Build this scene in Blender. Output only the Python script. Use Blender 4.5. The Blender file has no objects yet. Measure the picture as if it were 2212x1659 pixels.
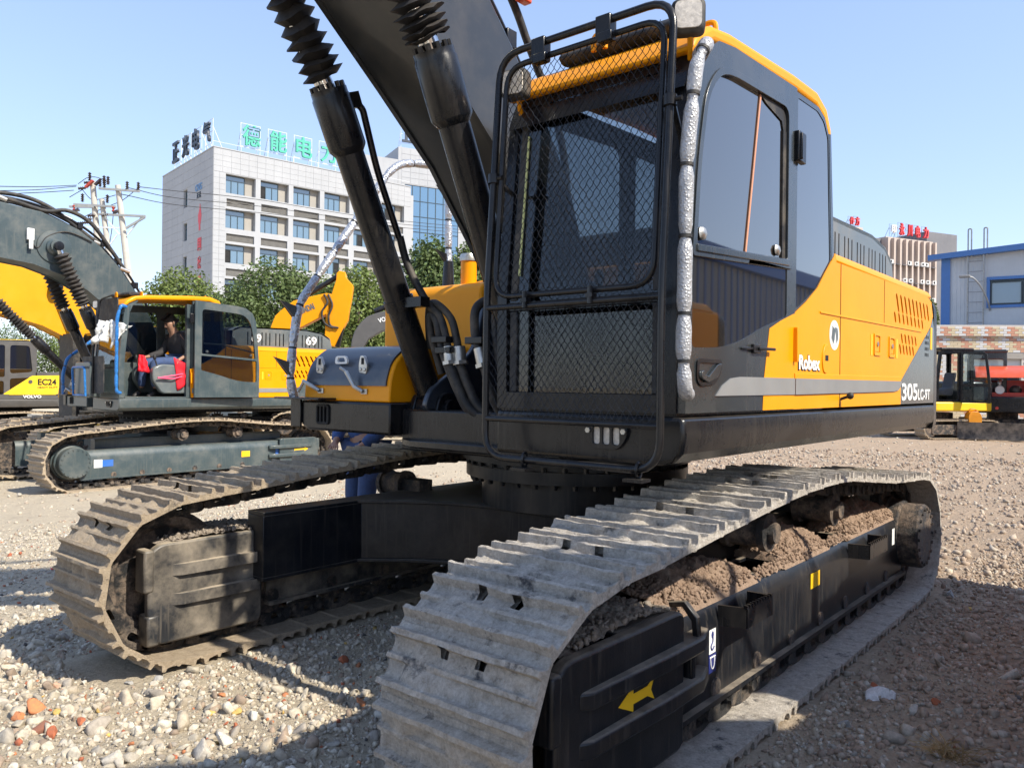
import bpy, math, random
import numpy as np
from mathutils import Vector, Matrix, noise
from mathutils.geometry import tessellate_polygon
random.seed(7); np.random.seed(7)
R = math.radians
sc = bpy.context.scene
COL = sc.collection

# ------------------------------------------------------------------ camera
CAMP = Vector((4.121, 2.906, 1.495))
def _axes(A=39.917, pit=0.016, rol=0.664):
    a, b, c = R(A), R(pit), R(rol)
    d = Vector((-math.cos(a), -math.sin(a), 0)); r = Vector((d.y, -d.x, 0)); u = Vector((0, 0, 1))
    d2 = d*math.cos(b)+u*math.sin(b); u2 = -d*math.sin(b)+u*math.cos(b)
    return d2, r*math.cos(c)+u2*math.sin(c), -r*math.sin(c)+u2*math.cos(c)
CD, CR, CU = _axes()
cam = bpy.data.cameras.new('camera'); cam_o = bpy.data.objects.new('camera', cam); COL.objects.link(cam_o)
cam.sensor_width = 36; cam.lens = 36*1697.25/2212; cam.clip_start = .05; cam.clip_end = 3000
cam_o.matrix_world = Matrix(((CR.x, CU.x, -CD.x, CAMP.x), (CR.y, CU.y, -CD.y, CAMP.y), (CR.z, CU.z, -CD.z, CAMP.z), (0, 0, 0, 1)))
sc.camera = cam_o
def ray(px, py):                      # photo pixel (2212 x 1659 scale) to a direction
    return CD + CR*((px-1106)/1697.25) - CU*((py-829.5)/1697.25)
def at(px, py, depth): return CAMP + ray(px, py)*depth
def on(px, py, ax, val):
    v = ray(px, py); return CAMP + v*((val-CAMP[ax])/v[ax])

# ------------------------------------------------------------------ sky, sun, exposure
SUN = Vector((-.13, 1.02, 1.0)).normalized()
w = bpy.data.worlds.new('World'); sc.world = w; w.use_nodes = True
nt = w.node_tree; bg = nt.nodes['Background']
sky = nt.nodes.new('ShaderNodeTexSky'); sky.sky_type = 'NISHITA'; sky.sun_disc = False
sky.sun_elevation = math.asin(SUN.z); sky.sun_rotation = math.atan2(SUN.x, SUN.y)
sky.air_density = 1.1; sky.dust_density = .35; sky.ozone_density = 3.5; sky.altitude = 50
tint = nt.nodes.new('ShaderNodeMix'); tint.data_type = 'RGBA'; tint.blend_type = 'MULTIPLY'; tint.inputs[0].default_value = 1; tint.inputs[7].default_value = (1.50, 1.55, 1.80, 1)
gam = nt.nodes.new('ShaderNodeGamma'); gam.inputs[1].default_value = .6; nt.links.new(sky.outputs[0], gam.inputs[0]); nt.links.new(gam.outputs[0], tint.inputs[6]); nt.links.new(tint.outputs[2], bg.inputs[0]); bg.inputs[1].default_value = .15
sun = bpy.data.lights.new('sun', 'SUN'); sun.energy = 4.2; sun.angle = R(.6); sun.color = (1, .93, .80)
sun_o = bpy.data.objects.new('sun', sun); COL.objects.link(sun_o)
sun_o.rotation_euler = (-SUN).to_track_quat('-Z', 'Y').to_euler(); sun_o.location = (0, 0, 60)
sc.view_settings.view_transform = 'Standard'; sc.view_settings.look = 'None'
sc.view_settings.exposure = .82; sc.view_settings.gamma = 1

# ------------------------------------------------------------------ helpers
def uv3(axis, u, v, t):
    return (t, u, v) if axis == 'x' else (u, t, v) if axis == 'y' else (u, v, t)
def rpoly(pts, r, n=4):               # polygon with rounded corners; r a number or one per corner
    out = []; N = len(pts)
    for i, p in enumerate(pts):
        rr = r[i] if isinstance(r, (list, tuple)) else r
        a, b, c = Vector(pts[i-1]), Vector(p), Vector(pts[(i+1) % N])
        d1, d2 = (a-b), (c-b); l = min(rr, d1.length*.48, d2.length*.48)
        if l < 1e-5: out.append(tuple(b)); continue
        p0, p1 = b+d1.normalized()*l, b+d2.normalized()*l
        for k in range(n+1):
            t = k/n; out.append(tuple(p0*(1-t)**2+b*2*t*(1-t)+p1*t*t))
    return out
def rrect(u0, u1, v0, v1, r, n=4): return rpoly([(u0, v0), (u1, v0), (u1, v1), (u0, v1)], r, n)
def fillet(path, r, n=5, closed=False):
    path = [Vector(p) for p in path]; out = []; N = len(path)
    for i in range(N):
        if not closed and i in (0, N-1): out.append(path[i]); continue
        a, b, c = path[i-1], path[i], path[(i+1) % N]
        d1, d2 = a-b, c-b; l = min(r, d1.length*.48, d2.length*.48)
        p0, p1 = b+d1.normalized()*l, b+d2.normalized()*l
        for k in range(n+1):
            t = k/n; out.append(p0*(1-t)**2+b*2*t*(1-t)+p1*t*t)
    return out
def spline(pts, n=6):                 # Catmull-Rom through points
    P = [Vector(p) for p in pts]; P = [P[0]*2-P[1]]+P+[P[-1]*2-P[-2]]; out = []
    for i in range(1, len(P)-2):
        a, b, c, d = P[i-1:i+3]
        for k in range(n):
            t = k/n
            out.append(.5*((2*b)+(c-a)*t+(2*a-5*b+4*c-d)*t*t+(3*b-a-3*c+d)*t**3))
    out.append(P[-2]); return out
def frame_of(d):
    d = Vector(d).normalized(); h = Vector((0, 0, 1)) if abs(d.z) < .9 else Vector((1, 0, 0))
    x = h.cross(d).normalized(); return x, d.cross(x), d

class MB:
    def __init__(s): s.v = []; s.f = []; s.mi = []
    def add(s, vs, fs, mi=0):
        o = len(s.v); s.v += [tuple(v) for v in vs]; s.f += [tuple(i+o for i in f) for f in fs]; s.mi += [mi]*len(fs); return s
    def box(s, x0, x1, y0, y1, z0, z1, mi=0):
        return s.add([(x, y, z) for z in (z0, z1) for y in (y0, y1) for x in (x0, x1)],
                     [(0, 2, 3, 1), (4, 5, 7, 6), (0, 1, 5, 4), (2, 6, 7, 3), (0, 4, 6, 2), (1, 3, 7, 5)], mi)
    def obox(s, c, size, rot, mi=0):  # rot a Matrix 3x3
        c = Vector(c); vs = []
        for z in (-.5, .5):
            for y in (-.5, .5):
                for x in (-.5, .5): vs.append(c+rot@Vector((x*size[0], y*size[1], z*size[2])))
        return s.add(vs, [(0, 2, 3, 1), (4, 5, 7, 6), (0, 1, 5, 4), (2, 6, 7, 3), (0, 4, 6, 2), (1, 3, 7, 5)], mi)
    def bar(s, p0, p1, wd, th, up=(0, 0, 1), mi=0):
        p0, p1 = Vector(p0), Vector(p1); d = (p1-p0).normalized(); up = Vector(up)
        if abs(d.dot(up)) > .98: up = Vector((1, 0, 0))
        x = d.cross(up).normalized(); z = x.cross(d)
        return s.obox((p0+p1)/2, ((p1-p0).length, wd, th), Matrix((d, -x, z)).transposed(), mi)
    def prism(s, poly, axis, a, b, mi=0):
        n = len(poly); vs = [uv3(axis, u, v, a) for u, v in poly]+[uv3(axis, u, v, b) for u, v in poly]
        fs = [(i, (i+1) % n, (i+1) % n+n, i+n) for i in range(n)]
        return s.add(vs, fs+[tuple(range(n-1, -1, -1)), tuple(range(n, 2*n))], mi)
    def panel(s, outer, holes, axis, a, b, mi=0):
        loops = [list(outer)]+[list(h) for h in holes]; flat = [p for l in loops for p in l]; n = len(flat)
        tr = tessellate_polygon([[Vector((p[0], p[1], 0)) for p in l] for l in loops])
        vs = [uv3(axis, u, v, a) for u, v in flat]+[uv3(axis, u, v, b) for u, v in flat]
        fs = [tuple(t) for t in tr]+[tuple(i+n for i in t[::-1]) for t in tr]; o = 0
        for l in loops:
            m = len(l)
            fs += [(o+i, o+(i+1) % m, o+(i+1) % m+n, o+i+n) for i in range(m)]; o += m
        return s.add(vs, fs, mi)
    def cyl(s, p0, p1, r0, r1=None, n=16, mi=0):
        return s.lathe([(0, 0), (r0, 0), (r0 if r1 is None else r1, 1), (0, 1)], p0, p1, n, mi, True)
    def lathe(s, prof, p0, p1, n=16, mi=0, unit=False):   # prof [(radius, height)] along p0 -> p1; height in metres unless unit
        p0, p1 = Vector(p0), Vector(p1); x, y, d = frame_of(p1-p0); L = (p1-p0).length if unit else 1
        vs = []; rings = []
        for r, h in prof:
            c = p0+d*(h*L)
            if r < 1e-6: rings.append([len(vs)]); vs.append(c)
            else:
                rings.append(list(range(len(vs), len(vs)+n)))
                vs += [c+(x*math.cos(2*math.pi*k/n)+y*math.sin(2*math.pi*k/n))*r for k in range(n)]
        fs = []
        for A, B in zip(rings, rings[1:]):
            for k in range(n):
                k2 = (k+1) % n
                if len(A) == 1 and len(B) == 1: continue
                if len(A) == 1: fs.append((A[0], B[k], B[k2]))
                elif len(B) == 1: fs.append((A[k], B[0], A[k2]))
                else: fs.append((A[k], B[k], B[k2], A[k2]))
        return s.add(vs, fs, mi)
    def tube(s, path, r, n=8, closed=False, mi=0, rf=None):
        P = [Vector(p) for p in path]; m = len(P); T = []
        for i in range(m):
            a = P[i-1] if (i or closed) else P[0]; b = P[(i+1) % m] if (i < m-1 or closed) else P[-1]
            T.append((b-a).normalized())
        x = frame_of(T[0])[0]; vs = []
        for i in range(m):
            x = (x-T[i]*x.dot(T[i])).normalized(); y = T[i].cross(x); rr = rf(i/(m-1)) if rf else r
            vs += [P[i]+(x*math.cos(2*math.pi*k/n)+y*math.sin(2*math.pi*k/n))*rr for k in range(n)]
        fs = []
        for i in range(m if closed else m-1):
            j = (i+1) % m
            for k in range(n): fs.append((i*n+k, i*n+(k+1) % n, j*n+(k+1) % n, j*n+k))
        if not closed: fs += [tuple(range(n-1, -1, -1)), tuple(range((m-1)*n, m*n))]
        return s.add(vs, fs, mi)
    def ball(s, c, rx, ry=None, rz=None, n=12, mi=0):
        ry = ry or rx; rz = rz or rx; c = Vector(c); m = n//2; vs = [c+Vector((0, 0, -rz))]
        for i in range(1, m):
            a = -math.pi/2+math.pi*i/m
            vs += [c+Vector((rx*math.cos(a)*math.cos(2*math.pi*k/n), ry*math.cos(a)*math.sin(2*math.pi*k/n), rz*math.sin(a))) for k in range(n)]
        vs.append(c+Vector((0, 0, rz))); fs = []
        for k in range(n):
            k2 = (k+1) % n; fs.append((0, 1+k2, 1+k)); o = 1+(m-2)*n; fs.append((o+k, o+k2, len(vs)-1))
            for i in range(m-2): a = 1+i*n; fs.append((a+k, a+k2, a+n+k2, a+n+k))
        return s.add(vs, fs, mi)
    def mesh(s, name, mats, smooth=True, ang=38, fix=True):
        me = bpy.data.meshes.new(name); me.from_pydata(s.v, [], s.f)
        for m in (mats if isinstance(mats, (list, tuple)) else [mats]): me.materials.append(m)
        if any(s.mi): me.polygons.foreach_set('material_index', s.mi)
        if fix:
            import bmesh
            bm = bmesh.new(); bm.from_mesh(me); bmesh.ops.recalc_face_normals(bm, faces=bm.faces); bm.to_mesh(me); bm.free()
        if smooth:
            me.polygons.foreach_set('use_smooth', [True]*len(me.polygons)); me.set_sharp_from_angle(angle=R(ang))
        me.update(); return me

def link(name, data, parent=None):
    o = bpy.data.objects.new(name, data); COL.objects.link(o)
    if parent is not None: o.parent = parent
    return o
def part(name, mb, mat, parent=None, bev=0, seg=2, smooth=True, ang=38, label=None, kind=None):
    o = link(name, mb.mesh(name, mat, smooth, ang), parent)
    if bev:
        m = o.modifiers.new('bevel', 'BEVEL'); m.width = bev; m.segments = seg; m.limit_method = 'ANGLE'; m.angle_limit = R(40); m.harden_normals = False
    if label: o['label'] = label
    if kind: o['kind'] = kind
    return o
def tag(o, label=None, cat=None, group=None, kind=None):
    if label: o['label'] = label
    if cat: o['category'] = cat
    if group: o['group'] = group
    if kind: o['kind'] = kind
    return o
def thing(name, label, cat, loc=(0, 0, 0), rz=0, group=None):
    o = link(name, None); o.location = loc; o.rotation_euler = (0, 0, rz); o.empty_display_size = .3
    return tag(o, label, cat, group)
def copy_tree(o, parent=None, skip=()):
    c = o.copy(); COL.objects.link(c); c.parent = parent
    for ch in list(o.children):
        if ch.name.split('.')[0] not in skip: copy_tree(ch, c, skip)
    return c
_txt = {}
def text_mesh(body, thick=.004, bold=0.0, shear=0):
    cu = bpy.data.curves.new('lettering', 'FONT'); cu.body = body; cu.size = 1; cu.extrude = .5; cu.offset = bold; cu.resolution_u = 4; cu.shear = shear
    cu.align_x = 'LEFT'
    o = bpy.data.objects.new('t', cu); COL.objects.link(o)
    me = bpy.data.meshes.new_from_object(o.evaluated_get(bpy.context.evaluated_depsgraph_get()))
    bpy.data.objects.remove(o); bpy.data.curves.remove(cu)
    n = len(me.vertices); a = np.empty(n*3); me.vertices.foreach_get('co', a); a = a.reshape(-1, 3)
    lo, hi = a.min(0), a.max(0); a = (a-lo)/np.maximum(hi-lo, 1e-6); return me, a
def text(name, body, origin, right, up, wd, ht, mat, parent=None, thick=.004, bold=0.0, shear=0, label=None):
    """lettering fitted to a wd x ht box whose lower left corner is origin"""
    me, a = text_mesh(body, thick, bold, shear)
    o3, r3, u3 = np.array(origin, float), np.array(Vector(right).normalized()), np.array(Vector(up).normalized()); n3 = np.cross(r3, u3)
    p = o3+a[:, :1]*wd*r3+a[:, 1:2]*ht*u3+a[:, 2:3]*thick*n3
    me.vertices.foreach_set('co', p.ravel()); me.materials.clear(); me.materials.append(mat); me.update(); me.name = name
    ob = link(name, me, parent)
    if label: ob['label'] = label
    return ob

# ------------------------------------------------------------------ materials (procedural)
class NT:
    def __init__(s, name):
        s.m = bpy.data.materials.new(name); s.m.use_nodes = True; s.t = s.m.node_tree; s.b = s.t.nodes['Principled BSDF']
    def n(s, typ, **kw):
        n = s.t.nodes.new('ShaderNode'+typ)
        for k, v in kw.items():
            if k in ('operation', 'blend_type', 'data_type', 'feature', 'noise_dimensions', 'distance', 'clamp', 'attribute_name', 'wave_type', 'bands_direction', 'vector_type', 'musgrave_type'): setattr(n, k, v)
            else: n.inputs[k.replace('_', ' ')].default_value = v
        return n
    def l(s, a, b): s.t.links.new(a, b); return s
    def noise(s, vec, scale, detail=4, rough=.55, lo=None, hi=None):
        n = s.n('TexNoise', Scale=scale, Detail=detail, Roughness=rough); s.l(vec, n.inputs['Vector'])
        return s.ramp(n.outputs['Fac'], lo, hi) if lo is not None else n.outputs['Fac']
    def ramp(s, fac, lo, hi, a=0, b=1):
        m = s.n('MapRange'); m.inputs[1].default_value = lo; m.inputs[2].default_value = hi; m.inputs[3].default_value = a; m.inputs[4].default_value = b
        s.l(fac, m.inputs[0]); return m.outputs[0]
    def math(s, op, a, b=None):
        m = s.n('Math', operation=op)
        for i, x in enumerate((a, b)):
            if x is None: continue
            if isinstance(x, (int, float)): m.inputs[i].default_value = x
            else: s.l(x, m.inputs[i])
        return m.outputs[0]
    def mix(s, fac, a, b):
        m = s.n('Mix', data_type='RGBA')
        for i, x in ((0, fac), (6, a), (7, b)):
            if isinstance(x, (int, float)): m.inputs[i].default_value = x
            elif isinstance(x, (tuple, list)): m.inputs[i].default_value = (*x[:3], 1)
            else: s.l(x, m.inputs[i])
        return m.outputs[2]
    def coord(s, kind='Object', rnd=False, scale=None):
        c = s.n('TexCoord').outputs[kind]
        if rnd:
            oi = s.n('ObjectInfo'); mu = s.n('VectorMath', operation='ADD'); s.l(c, mu.inputs[0])
            sc_ = s.n('VectorMath', operation='SCALE'); cb = s.n('CombineXYZ')
            for i in range(3): s.l(oi.outputs['Random'], cb.inputs[i])
            s.l(cb.outputs[0], sc_.inputs[0]); sc_.inputs['Scale'].default_value = 37; s.l(sc_.outputs[0], mu.inputs[1]); c = mu.outputs[0]
        if scale:
            mp = s.n('Mapping'); mp.inputs['Scale'].default_value = scale; s.l(c, mp.inputs[0]); c = mp.outputs[0]
        return c
    def bump(s, h, strength=.3, dist=.01):
        b = s.n('Bump', Strength=strength, Distance=dist); s.l(h, b.inputs['Height']); s.l(b.outputs[0], s.b.inputs['Normal']); return b
DUST = (.36, .30, .225)
def pmat(name, col, rough=.45, metal=0, var=.12, vs=5, dust=0, dlo=.46, dcol=DUST, ds=7, up=0, streak=0, bump=0, bs=90, bd=.004, coat=0, rnd=False, spec=.5):
    t = NT(name); c = t.coord('Object', rnd); b = t.b
    nv = t.noise(c, vs, 5, .6, .3, .7)
    base = t.mix(nv, tuple(x*(1-var) for x in col), tuple(min(1, x*(1+var)) for x in col))
    mask = None
    if dust: mask = t.math('MULTIPLY', t.noise(c, ds, 7, .68, dlo, dlo+.26), dust)
    if streak:
        sv = t.coord('Object', rnd, (14, 14, .7)); sm = t.math('MULTIPLY', t.noise(sv, 3, 3, .6, .52, .75), streak)
        mask = sm if mask is None else t.math('MAXIMUM', mask, sm)
    if up:
        g = t.n('NewGeometry'); sx = t.n('SeparateXYZ'); t.l(g.outputs['Normal'], sx.inputs[0])
        um = t.math('MULTIPLY', t.ramp(sx.outputs[2], .55, .95), t.math('MULTIPLY', t.noise(c, ds*1.7, 6, .7, .25, .6), up))
        mask = um if mask is None else t.math('MAXIMUM', mask, um)
    if mask is not None:
        base = t.mix(mask, base, dcol); rr = t.ramp(mask, 0, 1, rough, .95); t.l(rr, b.inputs['Roughness'])
    else:
        rr = t.ramp(nv, 0, 1, rough*.85, min(1, rough*1.15)); t.l(rr, b.inputs['Roughness'])
    t.l(base, b.inputs['Base Color']); b.inputs['Metallic'].default_value = metal
    b.inputs['Specular IOR Level'].default_value = spec
    if coat: b.inputs['Coat Weight'].default_value = coat; b.inputs['Coat Roughness'].default_value = .08
    if bump: t.bump(t.noise(c, bs, 6, .65), bump, bd)
    return t.m
M = {}
M['orange'] = pmat('orange_paint', (.80, .305, .001), .40, 0, .05, 2, dust=.02, ds=4, up=.04, bump=.10, bs=3.2, bd=.02, coat=.03, spec=.2)
M['yellow'] = pmat('yellow_paint', (.72, .32, .004), .42, 0, .06, 2, dust=.04, ds=4, up=.06, coat=.1, spec=.3)
M['yellow2'] = pmat('bright_yellow_paint', (.86, .55, .02), .4, 0, .06, 2, dust=.1, ds=4)
M['black'] = pmat('black_paint', (.0065, .0072, .0095), .27, 0, .3, 4, dust=.05, ds=5, up=.12, streak=.07, bump=.10, bs=160, coat=.1, spec=.3)
M['blackd'] = pmat('dusty_black_paint', (.019, .021, .025), .36, 0, .3, 4, dust=.55, dlo=.39, ds=3.5, up=.95, streak=.25, dcol=(.42, .35, .26), bump=.18, bs=140)
M['blackn'] = pmat('near_frame_black_paint', (.007, .0085, .012), .32, 0, .3, 4, spec=.35, dust=.06, ds=5, up=.7, streak=.16, dcol=(.30, .25, .19), bump=.16, bs=140)
M['blackc'] = pmat('undercarriage_black_paint', (.007, .0085, .012), .34, 0, .3, 4, spec=.35, dust=.07, ds=5, up=.55, streak=.09, bump=.2, bs=140)
M['slate'] = pmat('slate_grey_paint', (.024, .029, .032), .26, 0, .12, 3, dust=.06, ds=3, streak=.05, bump=.05, bs=160, coat=.4)
M['hoodgrey'] = pmat('hood_grey_paint', (.105, .125, .13), .34, 0, .1, 3, dust=.22, ds=3, up=.25, coat=.2)
M['boomgrey'] = pmat('boom_dark_grey_paint', (.024, .026, .028), .30, 0, .12, 2, dust=.08, ds=3, bump=.06, bs=120, coat=.35)
M['navy'] = pmat('dark_navy_paint', (.022, .032, .050), .3, 0, .15, 3, dust=.18, ds=4, up=.15, coat=.3)
M['teal'] = pmat('green_grey_paint', (.050, .072, .078), .36, 0, .12, 3, dust=.22, ds=3, up=.3, streak=.15, coat=.2)
M['stripe'] = pmat('grey_stripe_film', (.22, .22, .22), .45, 0, .08, 4, streak=.25, dust=.1)
M['steel'] = pmat('worn_steel', (.34, .33, .31), .35, .9, .2, 12, dust=.2)
M['chrome'] = pmat('chrome_rod', (.62, .62, .62), .14, 1, .05, 5)
M['zinc'] = pmat('zinc_fitting', (.50, .49, .46), .38, .85, .15, 20, dust=.2)
M['rubber'] = pmat('black_rubber', (.016, .016, .017), .62, 0, .25, 20, dust=.25, bump=.15, bs=200)
M['bellows'] = pmat('black_bellows_fabric', (.018, .017, .018), .62, 0, .35, 9, dust=.10, ds=6, up=.2, bump=.3, bs=70)
M['dark'] = pmat('dark_recess', (.008, .008, .009), .8)  # near-black; also stands for the shade inside slots, gaps and open sashes
M['white'] = pmat('white_print', (.78, .78, .76), .5, 0, .04)
M['whiteb'] = pmat('white_plastic', (.72, .72, .70), .4, 0, .05)
M['yprint'] = pmat('yellow_sticker', (.88, .52, .01), .4, 0, .05, dust=.1)
M['bprint'] = pmat('navy_sticker', (.02, .03, .16), .4, 0, .05, dust=.1)
M['blueprint'] = pmat('blue_sticker', (.03, .14, .48), .4, 0, .05, dust=.15)
M['red'] = pmat('red_paint', (.55, .035, .018), .35, 0, .1, coat=.3)
M['orangered'] = pmat('orange_red_paint', (.62, .085, .025), .35, 0, .1, dust=.12, coat=.3)
M['lens'] = pmat('lamp_lens', (.62, .57, .50), .12, 0, .25, 60, bump=.4, bs=60)
M['copper'] = pmat('copper_strip', (.58, .27, .15), .45, 0, .1)
M['lime'] = pmat('pale_yellow_strip', (.62, .62, .24), .4, 0, .1)
M['seat'] = pmat('grey_seat_cloth', (.05, .055, .065), .85, 0, .3, 30)
M['bluewrap'] = pmat('blue_plastic_wrap', (.02, .15, .42), .35, 0, .3, 40, bump=.5, bs=60)
M['redcloth'] = pmat('red_cloth', (.72, .008, .022), .7, 0, .15, 20, bump=.3, bs=30)
M['pinkplastic'] = pmat('pink_strap', (.75, .06, .16), .5)
def glassmat(name, col, rough=.0, spec=1.0):
    t = NT(name); b = t.b; c = t.coord('Object')
    b.inputs['Base Color'].default_value = (*col, 1); b.inputs['Transmission Weight'].default_value = 1; b.inputs['IOR'].default_value = 1.5
    t.l(t.noise(c, 6, 6, .7, .62, .95), b.inputs['Roughness']); b.inputs['Roughness'].default_value = rough
    rr = t.math('MULTIPLY', t.noise(c, 5, 7, .7, .5, .9), .12); t.l(rr, b.inputs['Roughness'])
    t.bump(t.noise(c, 1.4, 2, .4), .05, .02)
    return t.m
M['glass'] = glassmat('tinted_glass', (.34, .37, .38))
M['glassc'] = glassmat('clear_glass', (.75, .83, .83))
def mirrorglass(name, col, rough=.03, tint=(1, 1, 1)):   # dark glass of far windows
    t = NT(name); t.b.inputs['Base Color'].default_value = (*col, 1); t.b.inputs['Roughness'].default_value = rough
    t.b.inputs['Specular IOR Level'].default_value = 1.0; t.b.inputs['Coat Weight'].default_value = 1; t.b.inputs['Coat IOR'].default_value = 1.75; t.b.inputs['Coat Roughness'].default_value = .02; t.b.inputs['Coat Tint'].default_value = (*tint, 1)
    t.bump(t.noise(t.coord('Object'), .7, 2, .4), .06, .05); return t.m
M['winglass'] = mirrorglass('office_window_glass', (.10, .17, .23))
M['wall_glass'] = mirrorglass('curtain_wall_glass', (.07, .16, .27))
M['sideglass'] = mirrorglass('side_window_dark_glass', (.012, .011, .010), .03, (1, .94, .88))
def wrapmat(name, col, metal, bscale, rough, bst=.9):
    t = NT(name); c = t.coord('Object'); b = t.b
    v = t.n('TexVoronoi', Scale=bscale); t.l(c, v.inputs['Vector'])
    n2 = t.noise(c, 22, 5, .7)
    h = t.math('ADD', t.ramp(v.outputs['Distance'], .0, .55, 1, 0), t.math('MULTIPLY', n2, .9))
    t.l(t.mix(t.ramp(n2, .35, .65), tuple(x*.7 for x in col), col), b.inputs['Base Color'])
    b.inputs['Metallic'].default_value = metal; b.inputs['Roughness'].default_value = rough
    t.bump(h, bst, .006); return t.m
M['bubble'] = wrapmat('bubble_wrap', (.46, .46, .47), .2, 95, .34, .5)
M['foil'] = wrapmat('silver_foil_wrap', (.54, .56, .60), .55, 50, .28, .7)
def mudmat(name, col, dark, lo=.42, hi=.60, steel=(.035, .038, .046), rust=None, bs=55, rnd=True, srough=.5):
    t = NT(name); c = t.coord('Object', rnd); b = t.b
    n1 = t.noise(c, 7, 9, .72); n2 = t.noise(c, 26, 7, .7)
    n3 = t.noise(c, 85, 6, .8); mud = t.mix(t.ramp(t.math('ADD', t.math('MULTIPLY', n2, .5), t.math('MULTIPLY', n3, .5)), .38, .62), dark, col)
    m = t.ramp(t.math('ADD', n1, t.math('MULTIPLY', t.math('SUBTRACT', n2, .5), .35)), lo, hi)
    base = t.mix(m, steel, mud)
    if rust: base = t.mix(t.noise(c, 13, 6, .75, .66, .74), base, rust)
    t.l(base, b.inputs['Base Color']); t.l(t.ramp(m, 0, 1, srough, .96), b.inputs['Roughness'])
    t.bump(t.math('ADD', n2, t.math('MULTIPLY', t.noise(c, bs*2.2, 7, .75), .9)), 1.0, .016); return t.m
M['shoe'] = mudmat('muddy_track_shoe', (.70, .64, .56), (.36, .31, .25), .31, .42, steel=(.07, .07, .075), rust=(.38, .15, .06))
M['shoeb'] = mudmat('dusty_track_shoe', (.52, .42, .30), (.33, .25, .165), .26, .40, steel=(.07, .068, .065), rust=(.30, .14, .06))
M['linkm'] = mudmat('muddy_track_link', (.24, .19, .145), (.10, .08, .065), .46, .62, steel=(.02, .02, .022))
M['mud'] = mudmat('brown_mud', (.48, .345, .25), (.29, .19, .13), .0, .1, rnd=False, bs=80)
M['mudg'] = mudmat('grey_dry_mud', (.52, .44, .36), (.31, .25, .19), .0, .1, rnd=False, bs=80)
M['roller'] = mudmat('muddy_roller', (.28, .21, .155), (.12, .09, .07), .44, .60, steel=(.018, .018, .02), rnd=False)
# ------------------------------------------------------------------ undercarriage
TRACK = [(2.17, .03), (2.31, .11), (2.43, .22), (2.495, .40), (2.46, .62), (2.37, .755), (2.25, .825), (2.07, .875), (1.7, .90), (1.28, .94), (.71, .99), (.4, 1.01),
         (0, 1.02), (-.3, 1.01), (-.74, .965), (-1.23, .915), (-1.7, .89), (-2.05, .875), (-2.25, .81), (-2.42, .68), (-2.49, .5), (-2.48, .32), (-2.39, .16), (-2.2, .045), (-2.0, .03)]
def shoe_mesh(name, mat, width, pitch, seed, nseg=14, mud=.024):
    k = pitch/.222
    prof = [(-.113, -.014, 0), (-.104, -.004, 0), (-.090, .002, 0), (-.084, .036, 0), (-.068, .036, 0), (-.062, .003, 1), (-.036, .0, 1), (-.010, .002, 1), (-.004, .020, 0), (.008, .020, 0), (.014, .003, 1),
            (.038, .0, 1), (.062, .003, 1), (.068, .037, 0), (.085, .037, 0), (.091, .002, 0), (.108, -.003, 0), (.114, -.014, 0), (.110, -.020, 0), (.098, -.016, 0), (-.098, -.014, 0), (-.108, -.020, 0)]
    mb = MB(); n = len(prof); vs = []
    for j in range(nseg+1):
        y = -width/2+width*j/nseg
        for i, (s, h, f) in enumerate(prof):
            p = Vector((s*9+seed*3.1, y*9, seed*7.7+h*5)); e = noise.noise(p); e2 = noise.noise(p*3.1)
            hh = h+(max(0, e+.2)*mud*1.35+e2*mud*.4+noise.noise(p*9)*mud*.22 if f else e*.005+e2*.0035 if i < 17 else 0)
            vs.append((s*k+(e2*.003 if h > .02 else 0), y+(noise.noise(p*2)*.006 if j in (0, nseg) else 0), hh))
    pit = set()
    if nseg > 20 and seed % 5 == 1:                                  # mud holes through the plate
        for yq in ((-.085, -.045), (.05, .09)) if seed % 2 else ((-.02, .05),):
            pit |= {j for j in range(nseg) if yq[0] <= -width/2+width*(j+.5)/nseg <= yq[1]}
    fs = [(j*n+i, j*n+(i+1) % n, (j+1)*n+(i+1) % n, (j+1)*n+i) for j in range(nseg) for i in range(n) if not (j in pit and (i in ((11, 12) if seed % 2 else (5, 6)) or i == 19))]
    fs += [tuple(range(n)), tuple(range(nseg*n+n-1, nseg*n-1, -1))]
    mb.add(vs, fs); return mb.mesh(name, mat, True, 30)
def link_mesh(name, mat, pitch):
    mb = MB(); h = pitch/2
    for y in (-.09, .09):
        mb.panel(rpoly([(-h*1.12, -.10), (h*1.0, -.115), (h*1.12, -.05), (h*.5, -.016), (-h*.5, -.016), (-h*1.12, -.04)], .03, 3), [rrect(-.05, .02, -.085, -.045, .015, 2)], 'y', y-.022, y+.022)
        mb.cyl((h*.72, y-.03, -.075), (h*.72, y+.03, -.075), .026, n=10)
    mb.cyl((-h*.72, -.13, -.075), (-h*.72, .13, -.075), .03, n=10)
    return mb.mesh(name, mat, True, 35)
_cache = {}
def resample(path, N, off=0.0):
    P = [Vector((x, 0, z)) for x, z in path]; P.append(P[0]); L = [(b-a).length for a, b in zip(P, P[1:])]; T = sum(L); out = []
    def pos(d):
        d %= T
        for a, b, l in zip(P, P[1:], L):
            if d <= l: return a+(b-a)*(d/l)
            d -= l
        return P[-1]
    for i in range(N): out.append((pos(T*(i+off-.5)/N), pos(T*(i+off+.5)/N)))
    return out, T/N
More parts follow.
